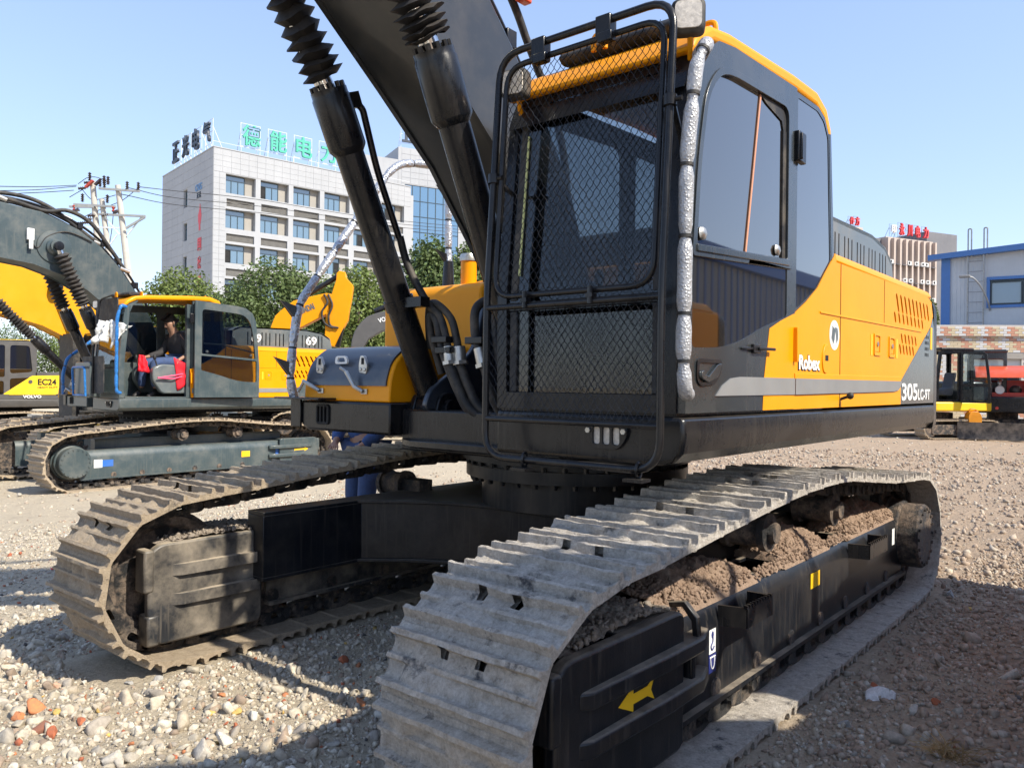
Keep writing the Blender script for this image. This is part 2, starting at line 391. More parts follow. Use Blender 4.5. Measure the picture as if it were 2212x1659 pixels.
def undercarriage(root, yc=1.3, width=.6, N=48, path=TRACK, shoe='shoe', shoe_r=None, paint='blackd', links=True, sprocket_front=False, full=True, nseg=14, seed=1, hub=None):
    sg = -1 if sprocket_front else 1
    for side in (1, -1):
        smat = M[shoe if side == 1 or not shoe_r else shoe_r]; seg, pitch = resample(path, N, .3 if side == 1 else .7); key = (smat.name, width, round(pitch, 3), nseg)
        if key not in _cache: _cache[key] = [shoe_mesh('track_shoe', smat, width, pitch, q+seed, nseg) for q in range(5 if full else 2)]
        lk = ('link', round(pitch, 3))
        if links and lk not in _cache: _cache[lk] = link_mesh('track_link', M['linkm'], pitch)
        for i, (a, b) in enumerate(seg):
            t = (b-a).normalized(); n = Vector((t.z, 0, -t.x)); c = (a+b)/2
            mtx = Matrix(((t.x, 0, n.x, c.x), (0, -1, 0, side*yc), (t.z, 0, n.z, c.z), (0, 0, 0, 1)))
            o = link('track_shoe', random.choice(_cache[key]), root); o.matrix_basis = mtx
            if links: o = link('track_link', _cache[lk], root); o.matrix_basis = mtx
        y0 = side*yc; P = M['blackn' if paint == 'blackd' and side == 1 else paint]; ys = lambda y: y0+side*y
        # frame: two walls, a top plate with carrier openings, a bottom plate
        f = MB()
        for q in (1, -1):
            f.prism([(y0+q*y, z) for y, z in [(.13, .185), (.185, .185), (.185, .205), (.152, .205), (.152, .50), (.135, .565), (.10, .605), (.09, .595), (.13, .49)]], 'x', -1.95*sg, 1.5*sg)
        tp = [(-1.95*sg, y0-.10), (1.5*sg, y0-.10), (1.5*sg, y0+.10), (-1.95*sg, y0+.10)]
        f.panel(tp, [[(x-.15, y0-.07), (x+.13, y0-.07), (x+.13, y0+.088), (x-.15, y0+.088)] for x in (.36, -.62)], 'z', .597, .612)
        f.box(-1.95 if sg > 0 else -1.5, 1.5 if sg > 0 else 1.95, y0-.13, y0+.13, .19, .21)
        fr = part('track_frame', f, P, root, ang=30)
        g = MB()
        for q in (1, -1):
            xr = 1.40 if q == side else 1.56
            g.prism(rpoly([(xr, .12), (2.18, .12), (2.22, .25), (2.22, .60), (2.16, .645), (xr, .645)], .05, 4), 'y', y0+q*.15, y0+q*.202)
            g.box(2.19, 2.245, *sorted((y0+q*.10, y0+q*.206)), .40, .62); g.box(2.16, 2.225, *sorted((y0+q*.10, y0+q*.206)), .12, .28)
        g.box(1.42, 1.80, y0-.155, y0+.155, .615, .640)
        g.v = [(x*sg, y, z) for x, y, z in g.v]; gd = part('idler_guard', g, P, root, bev=.012)
        for q in (1, -1):
            xr = 1.19 if q == side else 1.57
            for z in (.50, .345):
                r_ = MB(); pl = [(2.10*sg, .198), (2.05*sg, .228), (1.6*sg, .245), ((xr+.12)*sg, .240), (xr*sg, .20), (xr*sg, .15), (2.10*sg, .15)]
                r_.prism([(x, y0+q*y) for x, y in pl], 'z', z-.03, z+.03); part('rib', r_, P, gd, bev=.01)
        if full:
            if side == 1 and sg > 0:
                b_ = MB(); b_.box(1.33, 1.365, y0+.15, y0+.215, .30, .52); part('stiffener', b_, P, gd, bev=.008)
                hp = MB(); hp.prism([(y0+.05, .63), (y0+.16, .655), (y0+.215, .60), (y0+.225, .50), (y0+.20, .50), (y0+.19, .585), (y0+.15, .632), (y0+.05, .61)], 'x', 1.30, 1.33); part('stiffener', hp, P, gd, bev=.004)
        # idler, sprocket, rollers
        xi, zi = 2.07*sg, .45
        idl = MB(); idl.lathe([(0, -.14), (.10, -.14), (.11, -.08), (.13, -.05), (.25, -.045), (.27, -.075), (.315, -.075), (.32, -.04), (.345, -.035), (.345, .035), (.32, .04), (.315, .075), (.27, .075), (.25, .045), (.13, .05), (.11, .08), (.10, .14), (0, .14)], (xi, y0, zi), (xi, y0+1, zi), 36)
        part('idler_wheel', idl, M['roller'] if full else M['black'], root)
        xs = -2.05*sg; sp = MB(); nt_ = 21; pl = []
        for k in range(nt_*4):
            a = 2*math.pi*k/(nt_*4); rr = (.35, .35, .29, .29)[k % 4]; pl.append((xs+rr*math.cos(a), zi+rr*math.sin(a)))
        sp.prism(pl, 'y', y0-.03, y0+.03)
        spo = part('sprocket', sp, M['roller'], root)
        h = MB(); h.lathe([(0, 0), (.26, 0), (.26, .06), (.245, .07), (.245, .14), (.225, .155), (.225, .27), (.215, .285), (0, .285)], (xs, y0, zi), (xs, y0+side, zi), 32)
        ho = part('hub_motor', h, M[hub or 'roller'], root, ang=30)
        bo = MB()
        for k in range(18):
            a = 2*math.pi*k/18; c = Vector((xs+.195*math.cos(a), y0+side*.285, zi+.195*math.sin(a))); bo.cyl(c, c+Vector((0, side*.012, 0)), .012, n=6)
        part('hub_bolts', bo, M['roller'] if not hub else M[hub], ho)
        for k in range(8):
            x = -1.55+k*.43; r_ = MB(); r_.lathe([(0, -.16), (.04, -.16), (.05, -.13), (.105, -.125), (.105, -.09), (.085, -.085), (.085, -.04), (.06, -.03), (.06, .03), (.085, .04), (.085, .085), (.105, .09), (.105, .125), (.05, .13), (.04, .16), (0, .16)], (x, y0, .232), (x, y0+1, .232), 16)
            part('track_roller', r_, M['roller'], root)
        for x in (.36, -.62):
            r_ = MB(); r_.lathe([(0, -.14), (.05, -.14), (.06, -.12), (.095, -.115), (.095, -.08), (.08, -.075), (.08, .075), (.095, .08), (.095, .115), (.055, .12), (.05, .15), (0, .15)], (x, y0, .785), (x, y0+side, .785), 18)
            r_.box(x-.06, x+.06, *sorted((ys(-.13), ys(-.3))), .74, .83); r_.box(x-.05, x+.05, *sorted((ys(-.29), ys(-.24))), .6, .8)
            part('carrier_roller', r_, M['roller'], root)
        if full:
            for x, hw in ((.85, .15), (-.95, .2)) if side == 1 and sg > 0 else ():
                s_ = MB(); x0, x1 = x-hw, x+hw; ya, yb = ys(.148), ys(.26)
                for (p, q) in (((x1, ya), (x1-.03, yb)), ((x1-.03, yb), (x0, yb)), ((x0, yb), (x0, ya))): s_.bar((*p, .53), (*q, .53), .012, .085)
                for k in range(10): s_.box(x0+.01+k*hw*.19, x0+.01+k*hw*.19+.014, yb-.008, yb+.008, .568, .584)
                part('step', s_, M['black'], fr)
    # car body
    half = [(1.62, -1.16), (1.62, -1.0), (.92, -1.0), (.72, -.78), (.58, -.55), (.51, -.3), (.50, 0), (.51, .3), (.58, .55), (.72, .78), (.92, 1.0), (1.62, 1.0), (1.62, 1.16)]
    if yc < 1.2: half = [(x, y*yc/1.3) for x, y in half]
    poly = half+[(-x, y) for x, y in half[::-1]]
    cb = MB(); cb.prism(poly, 'z', .385, .735); big = [(x+(.03 if x > 0 else -.03)*(abs(x) < 1.5), y) for x, y in poly]
    for z in (.365, .735): cb.prism(big, 'z', z, z+.02)
    part('car_body', cb, M['blackc' if paint == 'blackd' else paint], root, bev=.004)
    sw = MB(); sw.lathe([(.60, .755), (.60, .93), (.70, .935), (.70, 1.005), (.675, 1.01), (.675, 1.03), (.72, 1.035), (.72, 1.10), (0, 1.10)], (0, 0, 0), (0, 0, 1), 56)
    so = part('swing_bearing', sw, M['blackc' if paint == 'blackd' else 'dark'], root, ang=30)
    if full:
        bm_ = MB(); bm_.cyl((0, 0, -.02), (0, 0, .02), .017, n=6); me = bm_.mesh('bolt', M['black'])
        for k in range(36):
            for r_, z in ((.685, 1.02), (.655, .925)):
                o = link('bolt', me, so); a = 2*math.pi*(k+.5*(z < 1))/36; o.location = (r_*math.cos(a), r_*math.sin(a), z)
# ------------------------------------------------------------------ upper structure of the two big excavators of one make
def lathe_bellows(mb, p0, p1, r0, r1, folds, n=20, crush=0):
    L = (Vector(p1)-Vector(p0)).length; prof = []; hs = []
    for k in range(folds):                                   # folds bunch up near p0
        hs.append((k/folds)**(1+crush))
    hs.append(1.0)
    for k in range(folds):
        prof += [(r0, hs[k]*L), (r1*(1+.06*random.uniform(-1, 1)), (hs[k]*.45+hs[k+1]*.55)*L)]
    prof.append((r0, L)); o = len(mb.v); mb.lathe(prof, p0, p1, n)
    for i in range(o, len(mb.v)):
        v = Vector(mb.v[i]); e = noise.noise_vector(v*11)*.017+noise.noise_vector(v*38)*.006; mb.v[i] = tuple(v+e)
def cylinder_set(root, foot, collar, top, y, rb=.078, rc=.102, side=1, paint='black', bellow=True, crush=.0, pipe=True, rod='chrome', rodr=.05):
    f, c, t = [Vector((p[0], y, p[1])) for p in (foot, collar, top)]; d = (c-f).normalized(); L = (c-f).length
    b = MB(); b.lathe([(0, 0), (rb*.85, 0), (rb, .02), (rb, L-.335), (rc*.97, L-.305), (rc, L-.295), (rc, L-.04), (rc*.95, L-.03), (rc*.95, L), (0, L)], f+d*.10, f+d*(.10+L), 32)
    cb = part('cylinder_barrel', b, M[paint], root, ang=30)
    e = MB(); e.cyl(f-Vector((0, .065, 0)), f+Vector((0, .065, 0)), .095, n=24); e.bar(f, f+d*.16, .10, .12, up=(0, 1, 0)); part('rod_eye', e, M[paint], root, bev=.005)
    x, yv, _ = frame_of(d); bb = MB()
    for k in range(12):
        a = 2*math.pi*k/12; p = f+d*(.10+L)+(x*math.cos(a)+yv*math.sin(a))*rc*.80; bb.cyl(p-d*.005, p+d*.028, .013, n=6)
    part('gland_bolts', bb, M[paint], cb)
    cu = f+d*(.13+L); r_ = MB(); r_.cyl(cu-d*.1, t, rodr, n=20); part('piston_rod', r_, M[rod], root)
    if bellow:
        w_ = MB(); lathe_bellows(w_, cu+d*.03, t-d*.12, rodr*1.35, rc*1.12, max(6, int((t-cu).length/.075)), 22, crush); part('bellows', w_, M['bellows'], root, ang=20)
    if pipe:
        p = MB(); sx = d.cross(Vector((0, 1, 0))).normalized(); o_ = -sx*(rb+.035)*-1
        o_ = Vector((-d.z, 0, d.x))*(rb+.03)+Vector((0, .05*side, 0))
        p.tube(fillet([c+d*.02+o_*.75, c-d*.02+o_*1.25, c-d*.35+o_, f+d*1.15+o_, f+d*1.02+o_], .08), .019, 10); p.obox(c+d*.02+o_*.9, (.07, .06, .08), Matrix.Rotation(.4, 3, 'Y'))
        part('steel_pipe', p, M[paint], root)
    return cb
def eye_pin(root, p, y0, y1, r, mat, name='pin_boss'):
    m_ = MB(); m_.lathe([(0, 0), (r, 0), (r, abs(y1-y0)*.7), (r*.7, abs(y1-y0)), (0, abs(y1-y0))], (p[0], y0, p[1]), (p[0], y1, p[1]), 28); return part(name, m_, mat, root, ang=30)
def wrapped_rail(root, path, r, mat, name, ties=6, band='rubber', lump=.12, nseg=10):
    pts = fillet(path, .09, 6); L = [0]
    for a, b in zip(pts, pts[1:]): L.append(L[-1]+(b-a).length)
    T = L[-1]; N = int(T/.022); den = []
    j = 0
    for i in range(N+1):
        d = T*i/N
        while j < len(L)-2 and L[j+1] < d: j += 1
        den.append(pts[j].lerp(pts[j+1], (d-L[j])/max(1e-6, L[j+1]-L[j])))
    tie = [(k+.5+random.uniform(-.2, .2))/ties for k in range(ties)]
    def rf(t):
        q = min(abs(t-k) for k in tie)*T
        return r*(1-lump*2.2*math.exp(-(q/.025)**2)+lump*.8*noise.noise(Vector((t*T*7, r*50, 0)))+lump*.3*noise.noise(Vector((t*T*33, 3, 0))))
    m_ = MB(); m_.tube(den, r, 14, rf=rf); o = part(name, m_, mat, root, ang=70)
    for k in tie:
        i = min(N-1, max(1, int(k*N))); d = (den[i+1]-den[i-1]).normalized(); b = MB(); b.lathe([(r*.7, -.006), (r*.88, -.006), (r*.88, .006), (r*.7, .006)], den[i], den[i]+d, 14); part('cable_tie', b, M[band], o)
    return o
def clamp_hose(root, path, r=.02, fit=None, mat='rubber', name='hydraulic_hose', n=10):
    m_ = MB(); m_.tube(spline(path, 7), r, n); o = part(name, m_, M[mat], root)
    if fit:
        for a, b in fit:
            f = MB(); f.cyl(a, b, r*1.35, n=12); f.cyl(Vector(a).lerp(Vector(b), .8), b, r*1.7, n=6); part('hose_fitting', f, M['zinc'], o)
    return o
def slot(cx, cz, ln, wd, lean, n=4):  # slanted capsule outline in (x,z)
    pts = []
    for k in range(n+1): a = math.pi*k/n; pts.append((wd/2*math.cos(a), ln/2+wd/2*math.sin(a)))
    for k in range(n+1): a = math.pi+math.pi*k/n; pts.append((wd/2*math.cos(a), -ln/2+wd/2*math.sin(a)))
    return [(cx+x+z*lean, cz+z) for x, z in pts]
CABSIDE = [(1.405, 1.385), (1.41, 1.90), (1.335, 2.70), (1.27, 2.86), (1.15, 2.93), (1.0, 2.955), (.26, 3.0), (-.08, 3.01), (-.20, 2.965), (-.265, 2.87), (-.32, 2.2), (-.33, 1.385)]

def upper(root, C, main=True, door_open=False):
    """C: colour table. body dark, accent orange."""
    A, D, K, B = M[C['accent']], M[C['side']], M[C['skirt']], M[C['boom']]
    # ---- decks and skirts
    m_ = MB(); m_.box(-2.7, .95, -.60, .58, 1.10, 1.34); m_.box(.40, .72, -.85, .30, 1.10, 1.155); m_.prism([(.95, -.60), (1.02, -.45), (1.02, .42), (.95, .58)], 'z', 1.12, 1.17)
    part('main_frame', m_, M['black'], root, bev=.01)
    def skirt(y0, y1, x1):
        s = 1 if y1 > y0 else -1; prof = [(y0, 1.375), (y1-s*.012, 1.375), (y1, 1.36), (y1+s*.004, 1.30), (y1-s*.008, 1.235), (y1-s*.045, 1.197), (y1-s*.10, 1.185), (y0, 1.185)]
        k = MB(); n = len(prof); xs = [(-2.74, 1, 0), (x1-.035, 1, 0), (x1-.01, 1, 0), (x1, .985, .008)]; vs = []
        for x, q, dz in xs: vs += [(x, y0+(y-y0)*q, 1.28+(z-1.28)*(1-dz*8)) for y, z in prof]
        k.add(vs, [(j*n+i, j*n+(i+1) % n, (j+1)*n+(i+1) % n, (j+1)*n+i) for j in range(len(xs)-1) for i in range(n)]+[tuple(range(n)), tuple(range(3*n+n-1, 3*n-1, -1))])
        return k
    part('side_skirt', skirt(.55, 1.49, 1.41), K, root, ang=28, bev=.012)
    part('side_skirt', skirt(-.60, -1.49, 1.045), K, root, ang=28, bev=.012)
    # recessed working lamp in the front of the left skirt
    l_ = MB(); l_.panel(rpoly([(1.05, 1.335), (1.25, 1.335), (1.25, 1.29), (1.21, 1.235), (1.09, 1.235), (1.05, 1.29)], .03), [rrect(1.085+k*.047, 1.12+k*.047, 1.255, 1.325, .01, 2) for k in range(3)], 'x', 1.409, 1.425)
    sl = part('lamp_bezel', l_, M['black'], root, bev=.002); q = MB(); q.box(1.411, 1.413, 1.08, 1.22, 1.25, 1.33); part('lamp_glass', q, M['lens'] if main else M['dark'], sl)
    for y in (1.065, 1.235): q = MB(); q.cyl((1.424, y, 1.31), (1.434, y, 1.31), .012, n=6); part('bolt', q, M['zinc'], sl)
    # ---- counterweight
    pl = rpoly([(-2.745, 1.485), (-2.98, 1.47), (-3.12, .9), (-3.16, 0), (-3.12, -.9), (-2.98, -1.47), (-2.745, -1.485)], [0, .16, .3, .3, .3, .16, 0], 6)
    m_ = MB(); cs = sum(p[0] for p in pl)/len(pl)
    for z0, z1 in ((1.185, 2.17),):
        zs = [(1.185, .93), (1.20, .97), (1.24, 1.0), (1.75, 1.0), (1.80, .985), (2.05, .985), (2.13, .96), (2.17, .90)]; n = len(pl); vs = []
        for z, q in zs: vs += [(-2.745+(x+2.745)*q, y*(1-(1-q)*.12), z) for x, y in pl]
        m_.add(vs, [(j*n+i, j*n+(i+1) % n, (j+1)*n+(i+1) % n, (j+1)*n+i) for j in range(len(zs)-1) for i in range(n)]+[tuple(range(n)), tuple(range((len(zs)-1)*n, len(zs)*n))])
    part('counterweight', m_, M[C['cw']], root, ang=40)
    # ---- left engine side: orange hood panel with louvres, dark rear panel, stripe
    holes = []
    for k in range(9): holes.append(slot(-1.64-k*.108, 2.075, .085, .042, .55))
    for k in range(8): holes.append(slot(-1.58-k*.108, 1.975, .035, .040, .5))
    for k in range(5): holes.append(slot(-1.76-k*.095, 1.84, .035, .038, .5)); holes.append(slot(-1.72-k*.088, 1.765, .035, .038, .5))
    hs = [(.262, 1.388), (.285, 1.85), (.10, 1.93), (-.07, 2.02), (-.18, 2.11), (-.345, 2.235), (-.36, 2.19), (-2.48, 2.20), (-2.62, 2.165), (-2.675, 2.06), (-2.60, 1.975), (-1.745, 1.55), (-1.745, 1.388)]
    hood = MB(); hood.panel(hs, holes, 'y', 1.462, 1.488); ho = part('hood_side_panel', hood, A, root, ang=30)
    b_ = MB(); b_.box(-2.70, .25, 1.30, 1.452, 1.385, 2.17); part('louvre_backing', b_, M['dark'], ho)
    rp = MB(); rp.panel([(-1.753, 1.388), (-1.753, 1.548), (-2.605, 1.967), (-2.69, 2.045), (-2.735, 1.95), (-2.735, 1.388)], [rrect(-2.46+k*-.045, -2.432+k*-.045, 1.74+j*.045, 1.768+j*.045, .006, 1) for k in range(3) for j in range(4)], 'y', 1.460, 1.486); part('rear_side_panel', rp, D, root, ang=30)
    # hood shoulder and top
    m_ = MB(); m_.prism(rpoly([(1.487, 2.195), (1.475, 2.235), (1.41, 2.275), (1.0, 2.30), (-1.0, 2.30), (-1.41, 2.275), (-1.487, 2.19), (-1.2, 2.15), (1.2, 2.15)], [.0, .04, .06, .1, .1, .06, 0, 0, 0], 4), 'x', -2.62, -.36)
    part('hood_top', m_, A, root, ang=50, bev=.01)
    cv = [(-.62, 2.26), (-.64, 2.57), (-.78, 2.625), (-2.15, 2.65), (-2.50, 2.605), (-2.70, 2.51), (-2.77, 2.26)]
    lou = []
    for g in range(6):
        for k in range(3): x = -.92-g*.285-k*.08; lou.append([(x, 2.31), (x-.022, 2.31), (x-.022, 2.54), (x, 2.54)])
    m_ = MB(); m_.panel(rpoly(cv, [0, .06, .1, .2, .2, .1, 0], 5), lou, 'y', 1.165, 1.18); m_.prism(rpoly(cv, [0, .06, .1, .2, .2, .1, 0], 5), 'y', -1.1, 1.12, 1)
    m_.prism([(x, z) for x, z in rpoly([(-.62, 2.55), (-.64, 2.57), (-.78, 2.625), (-2.15, 2.65), (-2.50, 2.605), (-2.70, 2.51), (-2.72, 2.45), (-2.69, 2.48), (-2.49, 2.58), (-2.15, 2.622), (-.79, 2.60), (-.66, 2.545)], .0)], 'y', 1.05, 1.18)
    eo = part('engine_cover', m_, [M[C['cover']], M['dark']], root, ang=30)
    # seams (thin dark strips laid on the panel, standing for shaded gaps) and trims
    if True:
        s_ = MB(); s_.box(-.440, -.432, 1.4885, 1.4895, 1.39, 2.19); part('panel_seam', s_, M['dark'], ho); s_ = MB(); s_.box(-1.318, -1.312, 1.4885, 1.4895, 1.92, 2.195); part('panel_seam', s_, M['dark'], ho)
        s_ = MB(); s_.prism([(-.10, 1.90), (-2.30, 1.922), (-2.30, 1.914), (-.10, 1.888)], 'y', 1.488, 1.493); part('crease', s_, A, ho, bev=.002)
        s_ = MB(); s_.prism([(.262, 1.565), (-1.73, 1.575), (-1.73, 1.545), (.262, 1.535)], 'y', 1.487, 1.4935); part('crease', s_, A, ho, bev=.002)
        if main or True:
            st = MB(); st.prism([(.258, 1.460), (.258, 1.540), (-1.735, 1.546), (-1.72, 1.512), (-1.66, 1.485), (-1.55, 1.476)], 'y', 1.488, 1.4965); part('stripe', st, M['stripe'], ho)
        for x in (-1.16, -1.50):
            q = MB(); q.panel(rrect(x-.07, x+.07, 1.70, 1.84, .012, 2), [rrect(x-.05, x+.05, 1.72, 1.825, .01, 2)], 'y', 1.487, 1.4945); q.box(x-.045, x+.045, 1.480, 1.4905, 1.725, 1.815); fo = part('hood_latch', q, A, ho, bev=.002)
            q = MB(); q.cyl((x, 1.490, 1.775), (x, 1.497, 1.775), .016, n=12); part('lock', q, M['zinc'], fo)
        for x, x2 in ((-1.055, -1.025), (-1.645, -1.605)):
            q = MB(); q.box(x, x2, 1.4885, 1.4905, 1.70, 1.83); part('sticker', q, M['yprint'], ho)
        q = MB(); q.box(-2.66, -2.60, 1.4862, 1.4885, 1.80, 1.97); part('sticker', q, M['yprint'], ho)
        q = MB(); q.prism(rpoly([(-.18, 1.73), (-.13, 1.66), (-.155, 1.575), (-.22, 1.57), (-.255, 1.66), (-.23, 1.73)], .05), 'y', 1.487, 1.4935); fl = part('filler_flap', q, A, ho, bev=.003); q = MB(); q.box(-.225, -.175, 1.493, 1.4945, 1.64, 1.67); part('flap_lock', q, M['dark'], fl)
        q = MB(); q.cyl((-.455, 1.487, 1.432), (-.455, 1.535, 1.45), .008, n=8); q.ball((-.455, 1.54, 1.452), .02, n=10); part('door_bumper', q, M['rubber'], ho)
        q = MB(); q.box(.262, .285, 1.488, 1.512, 1.62, 1.79); q.box(.23, .262, 1.488, 1.503, 1.75, 1.775); q.box(.23, .262, 1.488, 1.503, 1.64, 1.665); part('hinge', q, A, ho, bev=.003)
    # ---- cab shell
    F = M[C['cab']]
    pil = MB()
    pil.prism([(1.405, 1.385), (1.41, 1.90), (1.335, 2.70), (1.28, 2.80), (1.19, 2.84), (1.25, 2.70), (1.325, 1.90), (1.325, 1.385)], 'y', 1.40, 1.455)       # front left pillar
    pil.prism([(1.405, 1.385), (1.41, 1.90), (1.335, 2.70), (1.28, 2.82), (1.19, 2.84), (1.25, 2.70), (1.325, 1.90), (1.325, 1.385)], 'y', .545, .60)
    pil.prism([(.23, 1.385), (.33, 1.385), (.33, 2.9), (.23, 2.9)], 'y', 1.38, 1.445)
    pil.prism([(-.33, 1.385), (-.24, 1.385), (-.20, 2.9), (-.27, 2.85)], 'y', .55, 1.45)                                            # rear wall
    pil.box(1.30, 1.405, .56, 1.44, 1.385, 1.46); pil.box(-.30, 1.38, .55, 1.44, 1.375, 1.40); pil.box(1.335, 1.40, .58, 1.42, 1.825, 1.862)
    pil.prism([(1.36, 2.66), (1.27, 2.86), (1.15, 2.93), (1.12, 2.88), (1.30, 2.72)], 'y', .56, 1.45)
    pil.panel([(1.39, 1.385), (1.40, 1.9), (1.32, 2.70), (1.2, 2.88), (-.2, 2.93), (-.31, 2.2), (-.32, 1.385)], [rpoly([(1.22, 1.95), (1.18, 2.60), (1.10, 2.76), (.40, 2.80), (.40, 1.95)], .08), rpoly([(.26, 1.95), (.26, 2.80), (-.15, 2.80), (-.22, 1.95)], .06)], 'y', .55, .575)
    cb = part('cab_frame', pil, F, root, ang=30, bev=.006)
    for w_ in (rpoly([(1.22, 1.95), (1.18, 2.60), (1.10, 2.76), (.40, 2.80), (.40, 1.95)], .08), rpoly([(.26, 1.95), (.26, 2.80), (-.15, 2.80), (-.22, 1.95)], .06)):
        q = MB(); q.panel(w_, [], 'y', .558, .564); part('right_window', q, M['glass'], cb)
    # roof
    out = [(1.362, 2.80), (1.30, 2.885), (1.18, 2.955), (1.0, 2.985), (.26, 3.04), (-.06, 3.05), (-.215, 3.0), (-.29, 2.90), (-.305, 2.78)]
    inn = [(1.30, 2.80), (1.26, 2.84), (1.15, 2.895), (1.0, 2.915), (.26, 2.965), (-.05, 2.97), (-.16, 2.935), (-.225, 2.87), (-.26, 2.78)]
    rf_ = MB(); rf_.prism(out+inn[::-1], 'y', .53, 1.478); part('cab_roof', rf_, A, root, ang=45, bev=.028, seg=3)
    q = MB(); q.prism(rpoly([(1.02, 2.99), (1.20, 2.96), (1.24, 2.99), (1.20, 3.03), (1.02, 3.035)], .02), 'y', .74, 1.36); part('roof_hatch_pad', q, M['rubber'], root, bev=.015)
    for (x, y) in ((1.05, 1.40), (.0, 1.40), (1.25, .98)):
        q = MB(); q.tube(fillet([(x, y-.03, 2.96+.03*(x < .5)), (x, y-.03, 3.03+.03*(x < .5)), (x, y+.03, 3.03+.03*(x < .5)), (x, y+.03, 2.96+.03*(x < .5))], .03), .012, 8); part('lifting_eye', q, A, root)
    # left side: fixed rear quarter, then the door
    q = MB(); q.panel([(.255, 1.86), (.255, 2.955), (-.06, 2.965), (-.16, 2.935), (-.225, 2.86), (-.285, 2.18), (-.17, 2.09), (-.05, 1.99), (.12, 1.91)], [rpoly([(.235, 1.885), (.235, 2.93), (-.05, 2.94), (-.15, 2.91), (-.215, 2.84), (-.268, 2.185), (-.16, 2.10), (-.04, 2.01), (.13, 1.93)], .02, 3)], 'y', 1.450, 1.483)
    q.prism([(-.285, 2.17), (-.225, 2.865), (-.255, 2.87), (-.325, 2.2)], 'y', 1.42, 1.485)
    rq = part('rear_quarter_frame', q, D, root, ang=30)
    q = MB(); q.panel(rpoly([(.233, 1.887), (.233, 2.928), (-.05, 2.938), (-.148, 2.908), (-.213, 2.838), (-.266, 2.187), (-.158, 2.103), (-.038, 2.013), (.128, 1.932)], .02, 3), [], 'y', 1.474, 1.480); part('rear_quarter_window', q, M[C['glass']], rq)
    door = link('cab_door', None, root)
    DO = [(1.395, 1.39), (1.40, 1.90), (1.33, 2.68), (1.265, 2.82), (1.14, 2.90), (.98, 2.925), (.268, 2.965), (.268, 1.39)]
    W1 = rpoly([(1.325, 2.045), (1.29, 2.40), (1.23, 2.66), (1.12, 2.775), (.98, 2.80), (.385, 2.832), (.385, 2.105)], [.02, .1, .1, .1, .1, .06, .02], 4)
    W2 = rpoly([(1.345, 2.01), (1.35, 1.645), (1.10, 1.655), (.90, 1.69), (.70, 1.755), (.375, 1.835), (.375, 2.075)], [.02, .03, .1, .1, .1, .02, .02], 4)
    q = MB(); q.panel(DO, [W1, W2], 'y', 1.452, 1.490); dp = part('door_panel', q, D, door, ang=30)
    def offs(poly, d):
        cx = sum(p[0] for p in poly)/len(poly); cz = sum(p[1] for p in poly)/len(poly); return [(x+(cx-x)*d, z+(cz-z)*d) for x, z in poly]
    for W, y in ((W1, 1.470), (W2, 1.480)):
        q = MB(); q.panel(offs(W, .004), [], 'y', y, y+.006); part('door_window', q, M[C['glass']], door)
    q = MB(); q.panel(offs(W1, -.10), [offs(W1, .0)], 'y', 1.489, 1.4965); part('window_surround', q, D, dp, bev=.003)
    q = MB(); q.prism([(1.33, 2.018), (1.33, 2.048), (.37, 2.110), (.37, 2.078)], 'y', 1.4885, 1.503); part('window_rail', q, D, dp, bev=.004)
    q = MB(); q.prism([(.385, 2.60), (.385, 2.832), (.70, 2.815), (.62, 2.79), (.44, 2.76), (.41, 2.70)], 'y', 1.477, 1.482); q.box(.386, .425, 1.477, 1.484, 2.11, 2.72); part('window_seal', q, M['rubber'], dp)
    if main:
        q = MB(); q.bar((.69, 1.4795, 2.815), (.835, 1.4795, 2.085), .004, .014, up=(1, 0, 0)); part('copper_strip', q, M['copper'], dp)
    else:
        q = MB(); q.bar((.80, 1.4795, 2.815), (.80, 1.4795, 2.085), .004, .012, up=(1, 0, 0)); q.tube([(.36, 1.53, 2.28), (.75, 1.53, 2.27), (.95, 1.53, 2.23), (1.38, 1.50, 2.14)], .012, 8); part('window_bar', q, M['teal'], dp)
    for x, z in ((1.255, 2.10), (.485, 2.14)):
        q = MB(); q.ball((x, 1.484, z), .033, .012, .028, 8); part('window_catch', q, M['zinc'], dp)
    q = MB(); q.prism([(.655, 1.39), (.640, 1.545), (.585, 1.765), (.45, 1.81), (.285, 1.855), (.270, 1.855), (.270, 1.39)], 'y', 1.4885, 1.4915); part('door_colour_panel', q, A, dp)
    q = MB(); q.prism([(1.14, 1.457), (1.08, 1.50), (1.0, 1.530), (.9, 1.538), (.270, 1.540), (.270, 1.460)], 'y', 1.4895, 1.4965); part('stripe', q, M['stripe'], dp)
    q = MB(); q.panel(rpoly([(1.315, 1.605), (1.09, 1.605), (1.10, 1.55), (1.15, 1.505), (1.28, 1.495), (1.315, 1.52)], .03), [rpoly([(1.297, 1.59), (1.11, 1.59), (1.12, 1.555), (1.16, 1.52), (1.28, 1.508), (1.297, 1.525)], .02)], 'y', 1.488, 1.497); hb = part('handle_bezel', q, M['black'], dp, bev=.002)
    q = MB(); q.prism(rpoly([(1.30, 1.555), (1.22, 1.535), (1.14, 1.585), (1.10, 1.59), (1.13, 1.535), (1.22, 1.51), (1.30, 1.53)], .01), 'y', 1.490, 1.502); q.cyl((1.275, 1.49, 1.54), (1.275, 1.506, 1.54), .018, n=12); part('door_handle', q, M['slate'] if main else M['black'], hb, bev=.003)
    q = MB(); q.box(1.12, 1.29, 1.4888, 1.4898, 1.515, 1.592); part('handle_recess_shade', q, M['dark'], hb)  # flat dark sheet; the shade of the hollow is put into its colour
